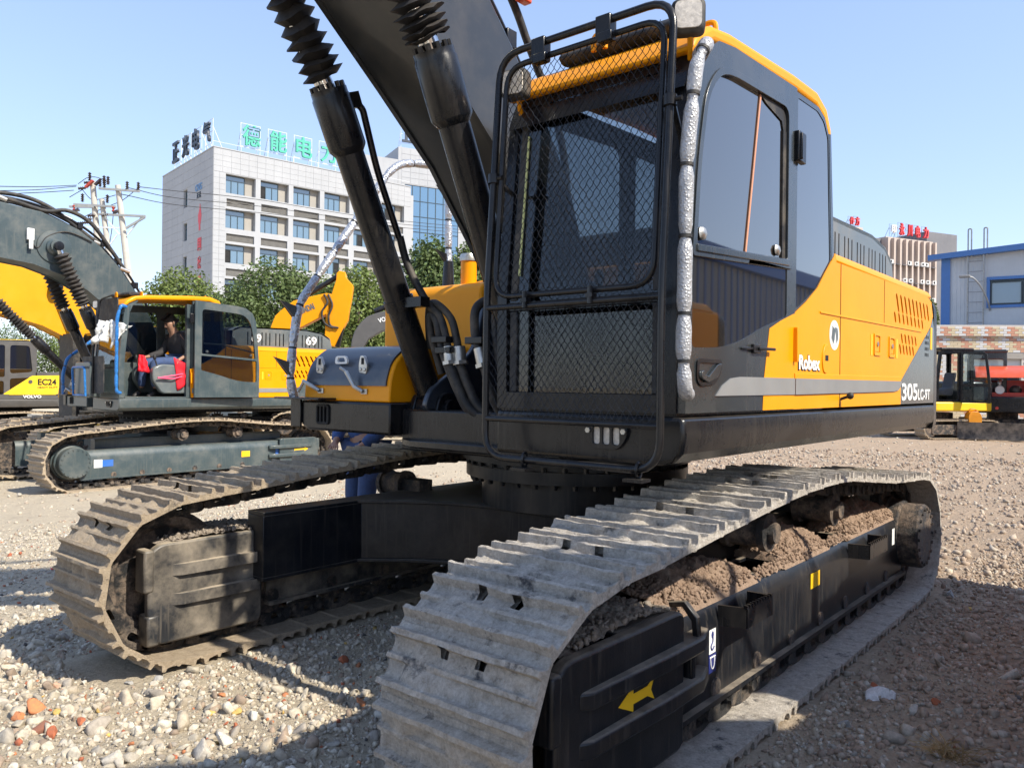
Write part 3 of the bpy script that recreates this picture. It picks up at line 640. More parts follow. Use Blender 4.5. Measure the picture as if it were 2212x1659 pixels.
    q = MB(); q.box(.715, .79, 1.49, 1.505, 1.645, 1.685); q.bar((.75, 1.51, 1.665), (.58, 1.515, 1.668), .012, .014); q.bar((.90, 1.498, 1.662), (.78, 1.498, 1.664), .006, .012); part('door_catch', q, M['black'], dp, bev=.003)
    q = MB(); q.box(.20, .30, 1.485, 1.515, 2.60, 2.75); q.box(.265, .285, 1.485, 1.525, 2.61, 2.74); part('door_hinge', q, M['black'], door, bev=.006)
    q = MB(); q.prism([(1.22, 1.745), (.30, 1.51), (.30, 1.50), (1.22, 1.735)], 'y', 1.0, 1.001) if False else None
    if door_open:      # swung right back, flat against the body: turned about the hinge line
        door.matrix_basis = Matrix.Translation((.262, 1.515, 0)) @ Matrix.Rotation(R(176), 4, 'Z') @ Matrix.Translation((-.262, -1.515, 0))
    # front glass
    def xf(z): return 1.398 if z < 1.9 else 1.398-(z-1.9)*.0935
    q = MB(); y0, y1 = .605, 1.395
    q.add([(xf(z)+dx, y, z) for dx in (0, -.006) for z in (1.862, 2.76) for y in (y0, y1)], [(0, 1, 3, 2), (4, 6, 7, 5), (0, 4, 5, 1), (2, 3, 7, 6), (0, 2, 6, 4), (1, 5, 7, 3)])
    part('upper_windscreen', q, M['glass'], root)
    q = MB(); q.box(1.385, 1.391, .605, 1.395, 1.462, 1.822); part('lower_windscreen', q, M['glass'], root)
    for y in (.615, 1.345):
        q = MB(); q.add([(xf(z)+.004+dx, yy, z) for dx in (0, -.02) for z in (1.87, 2.74) for yy in (y, y+.04)], [(0, 1, 3, 2), (4, 6, 7, 5), (0, 4, 5, 1), (2, 3, 7, 6), (0, 2, 6, 4), (1, 5, 7, 3)]); q.box(1.372, 1.402, y, y+.04, 1.462, 1.822); part('window_rubber', q, M['rubber'], cb, bev=.004)
    if main: q = MB(); q.bar((xf(1.98)+.006, .662, 1.98), (xf(2.62)+.006, .662, 2.62), .009, .006, up=(1, 0, 0)); part('pale_strip', q, M['lime'], cb)
    # cab inside
    S = MB(); S.prism(rpoly([(.75, 1.80), (.78, 1.88), (.30, 1.85), (.14, 1.95), (-.02, 2.50), (-.12, 2.48), (.0, 1.80)], .05), 'y', .80, 1.24); so = part('operator_seat', S, M['seat'], root, bev=.05, seg=3)
    q = MB(); q.prism(rpoly([(.02, 2.48), (-.03, 2.70), (-.12, 2.70), (-.10, 2.48)], .03), 'y', .89, 1.15); part('headrest', q, M['seat'], so, bev=.03)
    q = MB(); q.box(.05, .62, .90, 1.14, 1.40, 1.80); part('seat_base', q, M['dark'], so, bev=.03)
    for y in (.64, 1.28):
        q = MB(); q.prism(rpoly([(.85, 1.66), (.85, 1.86), (.72, 1.92), (.15, 1.90), (.10, 1.55), (.3, 1.45), (.7, 1.45)], .06), 'y', y, y+.11); co = part('side_console', q, M['dark'] if main else M['hoodgrey'], root, bev=.02)
        q = MB(); q.tube([(.76, y+.055, 1.88), (.79, y+.055, 1.98)], .012, 8); q.ball((.80, y+.055, 2.03), .028, .028, .05, 10); part('joystick', q, M['rubber'], co)
    q = MB(); q.box(.62, 1.36, .63, .70, 1.95, 2.1) if False else q.box(1.22, 1.30, .66, .80, 1.95, 2.12); part('monitor', q, M['dark'], root, bev=.01)
    # ---- wrapped grab rail at the front left corner
    if main: wrapped_rail(root, [(1.33, 1.50, 2.775), (1.40, 1.57, 2.79), (1.455, 1.55, 2.70), (1.475, 1.525, 2.35), (1.475, 1.52, 1.60), (1.468, 1.525, 1.475), (1.40, 1.50, 1.465)], .029, M['bubble'], 'grab_rail', 6, lump=.16)
    else: wrapped_rail(root, [(1.33, 1.50, 2.775), (1.42, 1.54, 2.79), (1.475, 1.535, 2.60), (1.475, 1.53, 1.60), (1.468, 1.535, 1.475), (1.40, 1.50, 1.465)], .026, M['bluewrap'], 'grab_rail', 6, band='bluewrap', lump=.15)
    # work lamps
    def rotl(mb, y, a):
        c, s_ = math.cos(a), math.sin(a); mb.v = [(1.38+(vx-1.38)*c-(vy-y)*s_, y+(vx-1.38)*s_+(vy-y)*c, vz) for vx, vy, vz in mb.v]
    for y, z, yaw in ((1.475, 2.905, .5), (.62, 2.85, .25)):
        if not main and y > 1: continue
        q = MB(); q.prism(rrect(y-.064, y+.064, z-.066, z+.066, .03, 4), 'x', 1.35, 1.42); rotl(q, y, yaw); lo = part('work_lamp', q, M['rubber'], root, bev=.014)
        q = MB(); q.prism(rrect(y-.050, y+.050, z-.052, z+.052, .025, 4), 'x', 1.418, 1.428); rotl(q, y, yaw); part('lamp_lens', q, M['lens'], lo)
        q = MB(); q.tube([(1.36, y, z-.06), (1.34, y-.01, z-.10), (1.30, y-.03, z-.12)], .012, 8); part('lamp_bracket', q, A, lo)
    # ---- right side: tool box, tank, rear body
    q = MB(); q.prism(rpoly([(1.035, 1.378), (1.03, 1.50), (.99, 1.62), (.88, 1.705), (.75, 1.72), (.40, 1.72), (.40, 1.378)], [.0, .05, .06, .06, .05, 0, 0], 5), 'y', -1.455, -.615); tb = part('tool_box', q, A, root, ang=30, bev=.01)
    q = MB(); lid = [(1.042, 1.475), (1.038, 1.51), (1.0, 1.628), (.885, 1.717), (.75, 1.733), (.38, 1.735), (.38, 1.720), (.75, 1.716), (.88, 1.70), (.985, 1.615), (1.025, 1.50), (1.03, 1.475)]
    q.prism(rpoly(lid, [0, .05, .06, .05, .05, 0, 0, .05, .05, .06, .05, 0], 4), 'y', -1.425, -.645); ld = part('tool_box_lid', q, M[C['lid']], tb, ang=35)
    for y in (-1.30, -.87):
        q = MB(); q.prism(rpoly([(y-.035, 1.555), (y+.03, 1.545), (y+.04, 1.60), (y+.01, 1.66), (y-.025, 1.66), (y-.04, 1.60)], .012), 'x', 1.010, 1.030); q.cyl((1.03, y-.02, 1.575), (1.036, y-.02, 1.575), .012, n=8); q.cyl((1.03, y+.018, 1.573), (1.036, y+.018, 1.573), .012, n=8); lp = part('latch_plate', q, M['zinc'], ld, bev=.003)
        q = MB(); q.box(1.0305, 1.0315, y-.012, y+.012, 1.605, 1.645); part('latch_slot_shade', q, M['dark'], lp)  # flat dark patch on the plate, standing for shade inside a slot
        q = MB(); q.box(1.034, 1.042, y+.0, y+.055, 1.425, 1.455); q.tube([(1.045, y+.02, 1.44), (1.07, y-.03, 1.47), (1.085, y-.09 if y > -1 else y-.10, 1.50 if y < -1 else 1.56)], .013, 8); q.tube([(1.085, y-.09, 1.50 if y < -1 else 1.56), (1.10, y-.13, 1.43 if y < -1 else 1.585)], .009, 6); part('toggle_catch', q, M['zinc'], tb)
    q = MB(); q.panel(rpoly([(-1.15, 1.61), (-1.02, 1.61), (-1.035, 1.66), (-1.14, 1.66)], .02), [rpoly([(-1.125, 1.622), (-1.045, 1.622), (-1.055, 1.648), (-1.12, 1.648)], .012)], 'x', 1.012, 1.026); part('lid_handle', q, M['whiteb'], ld, bev=.003)
    q = MB(); q.box(1.0, 1.17, -1.60, -1.12, 1.382, 1.396); q.box(1.045, 1.06, -1.57, -1.46, 1.20, 1.384); part('step_plate', q, M['black'], root, bev=.004)
    q = MB(); q.panel(rrect(-1.30, -1.17, 1.225, 1.355, .03, 4), [rrect(-1.285+k*.036, -1.262+k*.036, 1.24, 1.34, .008, 2) for k in range(3)], 'x', 1.044, 1.056); part('lamp_bezel', q, M['dark'], root, bev=.002)
    q = MB(); q.prism(rpoly([(.36, 1.378), (.36, 2.11), (.31, 2.165), (-.70, 2.18), (-.70, 1.378)], [0, .06, .06, 0, 0], 4), 'y', -1.46, -.50); part('fuel_tank', q, A, root, bev=.03, seg=3)
    q = MB(); q.lathe([(.055, 0), (.055, .17), (.06, .17), (.06, .19), (.052, .215), (0, .22)], (.17, -.80, 2.17), (.17, -.80, 3), 20); q2 = part('filler_neck', q, [A], root)
    q = MB(); q.lathe([(.062, 0), (.064, .03), (.055, .05), (0, .055)], (.17, -.80, 2.335), (.17, -.80, 3), 16); part('filler_cap', q, M['zinc'], q2)
    q = MB(); q.box(-.10, .10, -1.35, -.72, 2.175, 2.19); part('tank_step', q, M['black'], root, bev=.004)
    q = MB(); q.box(-2.74, -.705, -1.485, -.95, 1.378, 2.20); part('pump_compartment', q, A, root, bev=.03)
    q = MB(); q.box(-2.6, -.36, -.9, .54, 1.34, 2.15); q.box(-2.6, -.36, .54, 1.30, 1.378, 2.15); part('engine_bay', q, M['dark'], root)
    wrapped_rail(root, [(1.08, -1.50, 1.39), (1.115, -1.50, 1.50), (1.10, -1.50, 1.72), (1.065, -1.50, 1.95), (1.03, -1.50, 2.04), (.72, -1.49, 2.47), (.33, -1.46, 3.02), (.22, -1.45, 3.11), (-.08, -1.44, 3.17), (-.27, -1.44, 3.12), (-.28, -1.44, 2.40)] if main else [(1.08, -1.50, 1.39), (1.10, -1.50, 1.72), (1.03, -1.50, 2.04), (.33, -1.46, 2.6), (-.27, -1.44, 2.65), (-.28, -1.44, 2.30)], .030, M['foil'] if main else M['bluewrap'], 'hand_rail', 13 if main else 8, lump=.12)
    q = MB(); q.lathe([(.055, 0), (.040, .25), (.038, .28)], (-.28, -1.44, 2.17), (-.28, -1.44, 3), 12); part('rail_socket', q, M['black'], root)
    if main:
        for p, s in (((1.075, -1.50, 1.97), 1), ((1.115, -1.50, 1.60), 1), ((-.28, -1.44, 2.98), 1), ((-.28, -1.44, 2.48), 1)):
            q = MB(); x, y, z = p; q.add([(x+.01, y-.01, z-.07), (x+.01, y-.01, z+.02), (x+.10, y-.05, z+.06), (x+.01, y+.02, z-.07), (x+.01, y+.02, z+.02), (x+.10, y-.03, z+.055)], [(0, 1, 2), (3, 5, 4), (0, 3, 4, 1), (1, 4, 5, 2), (2, 5, 3, 0)]); part('rail_bracket', q, M['black'], root)
    # ---- boom mounting brackets
    for y in (.20, -.40):
        q = MB(); q.prism(rpoly([(-.45, 1.34), (.98, 1.34), (.93, 1.46), (.72, 1.58), (.55, 1.72), (.46, 2.02), (.30, 2.14), (.10, 2.12), (-.05, 1.95), (-.30, 1.5)], .06), 'y', y-.02, y+.02); part('boom_bracket', q, M[C['lid']], root, bev=.01)
    for yb in (.30, -.48):
        for dy in (-.10, .10):
            q = MB(); q.prism(rpoly([(.66, 1.10), (.92, 1.10), (.90, 1.34), (.86, 1.44), (.74, 1.44), (.70, 1.34)], .06), 'y', yb+dy-.022, yb+dy+.022); part('cylinder_lug', q, M['black'], root, bev=.008)
        q = MB(); q.cyl((.80, yb-.16, 1.345), (.80, yb+.16, 1.345), .055, n=20); part('foot_pin', q, M['black'], root)
# ------------------------------------------------------------------ loose pieces: stones and clods as one mesh
_ico = None
def ico():
    t = (1+5**.5)/2; v = np.array([(-1, t, 0), (1, t, 0), (-1, -t, 0), (1, -t, 0), (0, -1, t), (0, 1, t), (0, -1, -t), (0, 1, -t), (t, 0, -1), (t, 0, 1), (-t, 0, -1), (-t, 0, 1)])/math.hypot(1, t)
    f = np.array([(0, 11, 5), (0, 5, 1), (0, 1, 7), (0, 7, 10), (0, 10, 11), (1, 5, 9), (5, 11, 4), (11, 10, 2), (10, 7, 6), (7, 1, 8), (3, 9, 4), (3, 4, 2), (3, 2, 6), (3, 6, 8), (3, 8, 9), (4, 9, 5), (2, 4, 11), (6, 2, 10), (8, 6, 7), (9, 8, 1)])
    return v, f
def subdiv(v, f):
    v = list(map(tuple, v)); cache = {}; nf = []
    def mid(a, b):
        k = (min(a, b), max(a, b))
        if k not in cache: m = np.add(v[a], v[b]); v.append(tuple(m/np.linalg.norm(m))); cache[k] = len(v)-1
        return cache[k]
    for a, b, c in f: x, y, z = mid(a, b), mid(b, c), mid(c, a); nf += [(a, x, z), (b, y, x), (c, z, y), (x, y, z)]
    return np.array(v), np.array(nf)
def rocks_mesh(name, pos, size, mat, col=None, sub=0, flat=.7, jag=.28, rs=None, smooth=False):
    rs = rs or np.random.RandomState(3); v, f = ico()
    for _ in range(sub): v, f = subdiv(v, f)
    N, nv = len(pos), len(v)
    sc3 = np.stack([rs.uniform(.65, 1.25, N), rs.uniform(.65, 1.25, N), rs.uniform(flat*.6, flat*1.2, N)], 1)
    ax = rs.normal(size=(N, 4)); ax /= np.linalg.norm(ax, axis=1)[:, None]; w_, x, y, z = ax.T
    Rm = np.stack([1-2*(y*y+z*z), 2*(x*y-z*w_), 2*(x*z+y*w_), 2*(x*y+z*w_), 1-2*(x*x+z*z), 2*(y*z-x*w_), 2*(x*z-y*w_), 2*(y*z+x*w_), 1-2*(x*x+y*y)], 1).reshape(N, 3, 3)
    jit = 1+jag*rs.uniform(-1, 1, (N, nv, 1))
    if sub:
        v = np.sign(v)*np.abs(v)**.55; v = v/np.linalg.norm(v, axis=1).mean()
    if sub:                                     # facets: cut by random planes
        for _ in range(9):
            pn = rs.normal(size=(N, 1, 3)); pn /= np.linalg.norm(pn, axis=2, keepdims=True); d = (v[None]*pn).sum(2); lim = rs.uniform(.32, .8, (N, 1)); over = np.maximum(0, d-lim)
            v2 = v[None]-pn*over[..., None] if _ == 0 else v2-pn*np.maximum(0, (v2*pn).sum(2)-lim)[..., None]
        base = v2*(1+jag*.22*rs.uniform(-1, 1, (N, nv, 1)))
    else: base = v[None]*jit
    P = np.einsum('nij,nvj->nvi', Rm, base*sc3[:, None]) if flat > .6 else base*sc3[:, None]
    P = P*np.asarray(size)[:, None, None]+np.asarray(pos)[:, None]
    F = (f[None]+(np.arange(N)*nv)[:, None, None]).reshape(-1, 3)
    me = bpy.data.meshes.new(name); me.vertices.add(N*nv); me.vertices.foreach_set('co', P.ravel().astype(np.float32))
    me.loops.add(F.size); me.loops.foreach_set('vertex_index', F.ravel().astype(np.int32)); me.polygons.add(len(F)); me.polygons.foreach_set('loop_start', np.arange(0, F.size, 3, dtype=np.int32))
    me.update(calc_edges=True); me.materials.append(mat)
    if smooth: me.polygons.foreach_set('use_smooth', [True]*len(F))
    if col is not None:
        at_ = me.color_attributes.new('tone', 'FLOAT_COLOR', 'POINT'); cc = np.concatenate([np.repeat(np.asarray(col), nv, 0), np.ones((N*nv, 1))], 1); at_.data.foreach_set('color', cc.ravel().astype(np.float32))
    return me
def mud_heap(name, label, x0, x1, y0, y1, zf, hf, mat, nclod=500, cl=(.006, .022), dx=.018, seed=1, parent=None):
    nx, ny = max(2, int((x1-x0)/dx)), max(2, int((y1-y0)/dx)); mb = MB(); ok = {}
    for i in range(nx+1):
        for j in range(ny+1):
            x, y = x0+(x1-x0)*i/nx, y0+(y1-y0)*j/ny; h = hf(x, y)
            p = Vector((x, y, seed)); e = noise.fractal(p*9, 1, 2, 4)*.5+noise.noise(p*28)*.4
            ok[i, j] = h; mb.v.append((x, y, zf(x, y)-.006+max(0, h*(1+.7*e)+(.016*noise.noise(p*55) if h > .01 else 0))))
    for i in range(nx):
        for j in range(ny):
            if max(ok[i, j], ok[i+1, j], ok[i, j+1], ok[i+1, j+1]) > .001:
                a = i*(ny+1)+j; mb.f.append((a, a+ny+1, a+ny+2, a+1)); mb.mi.append(0)
    me = mb.mesh(name, mat, True, 60, fix=False); rs = np.random.RandomState(seed); pos = []; siz = []
    while len(pos) < nclod:
        x, y = rs.uniform(x0, x1), rs.uniform(y0, y1); h = hf(x, y)
        if h < .008 and rs.rand() > .05: continue
        if h <= 0: continue
        s = rs.uniform(*cl)*(1.6 if rs.rand() < .08 else 1); pos.append((x, y, zf(x, y)+h*.9+s*.2)); siz.append(s)
    m2 = rocks_mesh(name, pos, siz, mat, jag=.35, rs=rs, smooth=True)
    import bmesh
    bm = bmesh.new(); bm.from_mesh(me); bm.from_mesh(m2); bm.to_mesh(me); bm.free()
    o = link(name, me, parent); tag(o, label, 'mud', kind='stuff'); return o

# ------------------------------------------------------------------ the near excavator
EX = thing('excavator', 'big orange and black tracked excavator with mesh cab guard, nearest to the viewer', 'excavator', group='parked excavators')
undercarriage(EX, shoe='shoe', shoe_r='shoeb', nseg=34)
upper(EX, dict(accent='orange', side='slate', skirt='black', boom='boomgrey', cw='black', cover='hoodgrey', cab='black', glass='sideglass', lid='navy'), True)
# boom, sides and underside
def boom(root, bot, top, y0, y1, mat, foot=(.2, 1.92), pipes=True, name='boom', pmat_='black', bossr=.2):
    m_ = MB(); poly = bot+top[::-1]; m_.prism(poly, 'y', y0, y1); bo = part(name, m_, mat, root, ang=25, bev=.012)
    f = MB(); f.cyl((foot[0], y0-.03, foot[1]), (foot[0], y1+.03, foot[1]), bossr, n=28); part('boom_foot', f, mat, bo, bev=.01)
    fl = MB()
    for y in (y0, y1):                      # bottom flange lips
        for a, b in zip(bot, bot[1:]): fl.bar((a[0], y, a[1]), (b[0], y, b[1]), .03, .022)
    part('flange', fl, mat, bo)
    if pipes:
        for k in range(3):
            y = y0+.09+k*.16; p = MB(); p.tube(spline([(x-.05, y, z+.09) for x, z in top[1:]], 5), .021, 8); po = part('boom_pipe', p, M[pmat_], bo)
        for x, z in top[2:6]:
            c = MB(); c.box(x-.09, x-.01, y0+.05, y1-.05, z+.03, z+.13); part('pipe_clamp', c, M[pmat_], bo, bev=.004)
    return bo
BB = [(.32, 1.98), (.50, 2.16), (.70, 2.40), (.98, 2.73), (1.37, 3.06), (1.77, 3.385), (2.45, 3.87), (3.2, 4.22), (4.4, 4.42), (5.9, 4.35)]
BT = [(.05, 2.02), (.30, 2.62), (.60, 3.02), (.86, 3.32), (1.07, 3.53), (1.65, 4.08), (2.25, 4.58), (3.0, 4.92), (4.4, 5.0), (5.9, 4.72)]
bo = boom(EX, BB, BT, -.34, .16, M['boomgrey'])
for y in (.30, -.48):
    cylinder_set(EX, (.80, 1.345), (1.555, 2.93), (2.58, 5.06-.62), y, side=1 if y < 0 else 1, crush=.45 if y > 0 else .15, pipe=y < 0)
eye_pin(EX, (2.58, 4.44), -.60, .42, .09, M['boomgrey'])
# arm cylinder, arm and bucket beyond the top of the frame
m_ = MB(); m_.prism([(5.7, 4.95), (6.1, 5.05), (6.35, 4.4), (6.6, 2.2), (6.5, 1.6), (6.25, 1.6), (5.85, 4.1)], 'y', -.26, .08); part('arm', m_, M['boomgrey'], EX, bev=.02)
m_ = MB(); m_.cyl((2.7, -.09, 5.12), (4.4, -.09, 5.32), .09, n=20); m_.cyl((4.4, -.09, 5.32), (5.9, -.09, 5.0), .055, n=16); part('arm_cylinder', m_, M['black'], EX)
m_ = MB(); m_.prism(rpoly([(6.6, 1.9), (6.9, 1.5), (6.9, .8), (6.4, .25), (5.6, .15), (5.5, .25), (6.2, .6), (6.3, 1.2), (6.2, 1.7)], .15), 'y', -.75, .57); part('bucket', m_, M['black'], EX, bev=.02)
# hose bundle from the boom foot past the cylinder
for k, (dy, dx) in enumerate(((0, 0), (.05, -.03))):
    clamp_hose(EX, ([(1.135, -.43, 2.32), (1.085, -.425, 2.18), (1.045, -.37, 2.04), (1.01, -.31, 1.93)] if k == 0 else [(.90, -.42, 1.70), (.95, -.38, 1.90), (.985, -.30, 1.95)])+[ (.99+dx, -.25+dy, 1.87), (.99+dx, -.20+dy, 1.76), (.985+dx, -.17+dy, 1.62)], .022)
    clamp_hose(EX, [(.985+dx, -.17+dy, 1.60), (.97+dx, -.12+dy, 1.48), (.95+dx, -.06+dy, 1.37), (.90+dx, .04+dy, 1.30), (.80, .20+dy, 1.28)], .026, fit=[((.985+dx, -.18+dy, 1.70), (.985+dx, -.165+dy, 1.60))])
clamp_hose(EX, [(.92, -.30, 1.55), (.98, -.33, 1.78), (1.0, -.31, 1.88), (1.0, -.265, 1.84), (.99, -.24, 1.72), (.98, -.20, 1.60), (.96, -.13, 1.45), (.93, -.07, 1.34), (.85, .05, 1.26)], .022)
clamp_hose(EX, [(.70, .22, 2.0), (.95, .16, 1.96), (1.08, .12, 1.90), (1.10, .12, 1.78), (1.10, .15, 1.68), (1.09, .19, 1.56), (1.05, .22, 1.40), (.95, .25, 1.26)], .024, fit=[((1.10, .155, 1.68), (1.095, .18, 1.58))])
clamp_hose(EX, [(.66, .30, 2.05), (.90, .26, 2.02), (1.02, .22, 1.95), (1.05, .22, 1.80), (1.04, .26, 1.55), (.95, .30, 1.3)], .022)
for c in ((.99, -.225, 1.74), (.985, -.20, 1.68), (1.10, .14, 1.72)):
    q = MB(); q.box(c[0]-.035, c[0]+.035, c[1]-.06, c[1]+.06, c[2]-.018, c[2]+.018); part('hose_clamp', q, M['black'], EX, bev=.004)
q = MB(); q.lathe([(.083, -.03), (.088, -.03), (.088, .03), (.083, .03)], (1.085, -.48, 1.95), (1.085+.43, -.48, 1.95+.9), 28); q.box(1.05, 1.12, -.40, -.27, 1.92, 1.975); part('barrel_clamp', q, M['black'], EX)
q = MB(); q.prism([(.78, 1.62), (.90, 1.62), (.84, 1.72)], 'y', .221, .2225); part('warning_sticker', q, M['yprint'], EX)
# mesh guard in front of the windscreen
def xg(z): return 1.55-max(0, z-1.85)*.068
GD = link('windscreen_guard', None, EX)
def gp(pts): return [(xg(z), y, z) for y, z in pts]
def loop(y0, y1, z0, z1, r, n=6):
    p = rrect(y0, y1, z0, z1, r, n); out = []
    for a, b in zip(p, p[1:]+p[:1]):
        k = max(1, int(math.hypot(a[0]-b[0], a[1]-b[1])/.15)); out += [(a[0]+(b[0]-a[0])*i/k, a[1]+(b[1]-a[1])*i/k) for i in range(k)]
    return out
q = MB(); q.tube(gp(loop(.605, 1.468, 1.178, 2.955, .12)), .0155, 10, closed=True); part('outer_tube', q, M['black'], GD)
q = MB(); q.tube([(x-.012, y, z) for x, y, z in gp(loop(.64, 1.425, 1.872, 2.895, .10))], .013, 10, closed=True); part('inner_tube', q, M['black'], GD)
for z in (1.826, 1.345): q = MB(); q.tube([(1.55, .605, z), (1.55, 1.468, z)], .013, 10); part('cross_bar', q, M['black'], GD)
for y in (.83, 1.16):
    q = MB(); q.box(xg(2.92)-.03, xg(2.92)+.022, y-.035, y+.035, 2.875, 2.972); q.box(xg(2.92)-.01, xg(2.92)+.03, y-.02, y+.045, 2.86, 2.90); part('guard_clip', q, M['black'], GD, bev=.004)
    q = MB(); q.tube([(1.565, y, 1.815), (1.565, y, 1.885)], .010, 8); q.box(1.54, 1.575, y-.016, y+.016, 1.840, 1.856); part('hinge_clip', q, M['black'], GD)
    q = MB(); q.tube([(1.55+.02*math.cos(a), y+.22*(y > 1), 1.178+.03*math.sin(a)) for a in [k*math.pi/8 for k in range(17)]], .006, 6); q.box(1.53, 1.60, y+.22*(y > 1)-.04, y+.22*(y > 1)+.04, 1.135, 1.147); part('u_bolt', q, M['black'], GD)
for (y, z, yy, zz) in ((1.468, 2.56, 1.45, 2.42), (.605, 2.40, .59, 2.36)):
    q = MB(); q.lathe([(.016, -.02), (.026, -.02), (.026, .02), (.016, .02)], (xg(z), y, z), (xg(z), y, z+1), 12); q.bar((xg(z)-.01, y+.005, z), (1.36, yy, zz), .02, .012); q.cyl((xg(z), y+.01, z), (xg(z), y+.05, z), .010, n=8); part('guard_mount', q, M['black'], GD)
def wires(y0, y1, z0, z1, px=.033, pz=.044, r=.0015):
    mb = MB(); sl = pz/px
    for s in (1, -1):
        k = -int((z1-z0)/sl/px)-2
        while True:
            ya = (y0 if s > 0 else y1)+s*k*px; k += 1
            # line: z = z0 + s*(y-ya)*sl
            pts = []
            lo, hi = (ya, ya+s*(z1-z0)/sl) if s > 0 else (ya+s*(z1-z0)/sl, ya)
            a, b = max(y0, min(lo, hi)), min(y1, max(lo, hi))
            if (s > 0 and ya > y1) or (s < 0 and ya < y0): break
            if b-a < .004: continue
            n = max(2, int((b-a)/(px/2))+1)
            for i in range(n+1):
                y = a+(b-a)*i/n; z = z0+s*(y-ya)*sl
                pts.append((xg(z)+.004*s*math.cos((y-ya)*2*math.pi/px)-.012, y+.0012*math.sin(z*70), z))
            mb.tube(pts, r, 4)
    return mb
q = wires(.645, 1.42, 1.876, 2.89); o = link('wire_mesh', q.mesh('wire_mesh', M['black'], fix=False), GD); o['kind'] = 'stuff'
q = wires(.61, 1.463, 1.348, 1.823); o = link('wire_mesh', q.mesh('wire_mesh', M['black'], fix=False), GD); o['kind'] = 'stuff'
# lettering and marks on the left side
T = lambda n, b, x, z, wd, ht, m, y=1.4975, bold=.0, shear=0, th=.002: text(n, b, (x, y, z), (-1, 0, 0), (0, 0, 1), wd, ht, m, EX, th, bold, shear)
T('lettering', 'Robex', .214, 1.578, .320, .085, M['dark'], 1.4882, .04, 0, .0008)
T('lettering', 'Robex', .206, 1.585, .303, .074, M['white'], 1.4905, .03)
T('lettering', '305', -1.775, 1.412, .44, .122, M['white'], 1.4865, .022)
T('lettering', 'LC-9T', -2.235, 1.412, .37, .082, M['white'], 1.4865, .02)
q = MB(); q.cyl((-.335, 1.488, 1.785), (-.335, 1.4895, 1.785), .082, n=40); bd = part('round_badge', q, M['white'], EX)
q = MB(); q.panel([(-.335+.062*math.cos(a), 1.785+.062*math.sin(a)) for a in [k*math.pi/20 for k in range(40)]], [[(-.335+.06*math.cos(a), 1.785+.06*math.sin(a)) for a in [k*math.pi/20 for k in range(40)]]], 'y', 1.4895, 1.4902); part('badge_ring', q, M['hoodgrey'], bd)
q = MB(); q.prism([(-.30, 1.835), (-.285, 1.77), (-.315, 1.735), (-.335, 1.76), (-.345, 1.815)], 'y', 1.4895, 1.4905); part('badge_mark', q, M['teal'], bd)
q = MB(); q.prism([(-.335, 1.83), (-.385, 1.825), (-.395, 1.77), (-.365, 1.74), (-.355, 1.79)], 'y', 1.4895, 1.4905); part('badge_mark', q, M['hoodgrey'], bd)
# track frame stickers
q = MB(); q.prism([(1.87, .418), (1.775, .465), (1.775, .437), (1.68, .437), (1.63, .465), (1.655, .418), (1.63, .378), (1.68, .402), (1.775, .402), (1.775, .376)], 'y', 1.5015, 1.5035); part('direction_arrow', q, M['yprint'], EX)
q = MB(); q.box(1.035, 1.095, 1.4535, 1.455, .385, .485); h1 = part('hook_sticker', q, M['white'], EX); q = MB(); q.tube(spline([(1.065, 1.4555, .475), (1.065, 1.4555, .435), (1.081, 1.4555, .418), (1.069, 1.4555, .40), (1.051, 1.4555, .412)], 5), .004, 5); q.ball((1.065, 1.4555, .462), .012, .002, .016, 8); part('hook_print', q, M['bprint'], h1)
q = MB(); q.box(1.03, 1.097, 1.4535, 1.455, .305, .382); h1 = part('tie_down_sticker', q, M['bprint'], EX); q = MB(); q.tube(spline([(1.09, 1.4555, .37), (1.07, 1.4555, .37), (1.04, 1.4555, .37)], 4), .003, 5); q.tube(spline([(1.083, 1.4555, .365), (1.077, 1.4555, .335), (1.063, 1.4555, .32), (1.049, 1.4555, .335), (1.045, 1.4555, .365)], 4), .003, 5); part('tie_down_print', q, M['white'], h1)
q = MB(); q.box(-.245, -.105, 1.4535, 1.455, .425, .505); part('yellow_sticker', q, M['yprint'], EX)
q = MB(); q.box(-1.76, -1.70, 1.4535, 1.455, .42, .53); part('hook_sticker', q, M['white'], EX)
# mud
def hnear(x, y):
    v = (y-1.20)/.24
    if abs(x-.35) < .15 or abs(x+.63) < .15: return .014 if y > 1.392 else -1
    e = 0
    for c, wd, h in ((.95, .42, .10), (-.13, .36, .12), (-1.35, .55, .13), (1.55, .3, .07)): e = max(e, h*max(0, 1-((x-c)/wd)**2)**.6)
    return e*max(0, 1-max(0, (y-1.28)/.15)**2)*min(1, max(.1, (y-1.14)/.06))
mud_heap('mud', 'brown clods heaped on the near track frame of the nearest excavator', -1.92, 1.42, 1.15, 1.43, lambda x, y: .612-max(0, y-1.40)*1.0, hnear, M['mud'], 6500, (.003, .013), dx=.012)
mud_heap('mud', 'dry grey mud on top of the near idler guard beside the arrow', 1.44, 2.12, 1.16, 1.46, lambda x, y: .640, lambda x, y: .035*max(0, 1-((x-1.75)/.36)**2), M['mudg'], 900, (.004, .013))
mud_heap('mud', 'dry pale mud on top of the far idler guard', 1.46, 2.15, -1.46, -1.11, lambda x, y: .640, lambda x, y: .028*max(0, 1-((x-1.8)/.36)**2), M['mudg'], 500, (.004, .012), seed=4)
mud_heap('mud', 'brown clods along the far track frame behind the beam', -1.9, 1.4, -1.40, -1.2, lambda x, y: .612, lambda x, y: .06*max(0, noise.noise(Vector((x*2, y, 9)))+.2), M['mud'], 600, (.006, .02), seed=6)
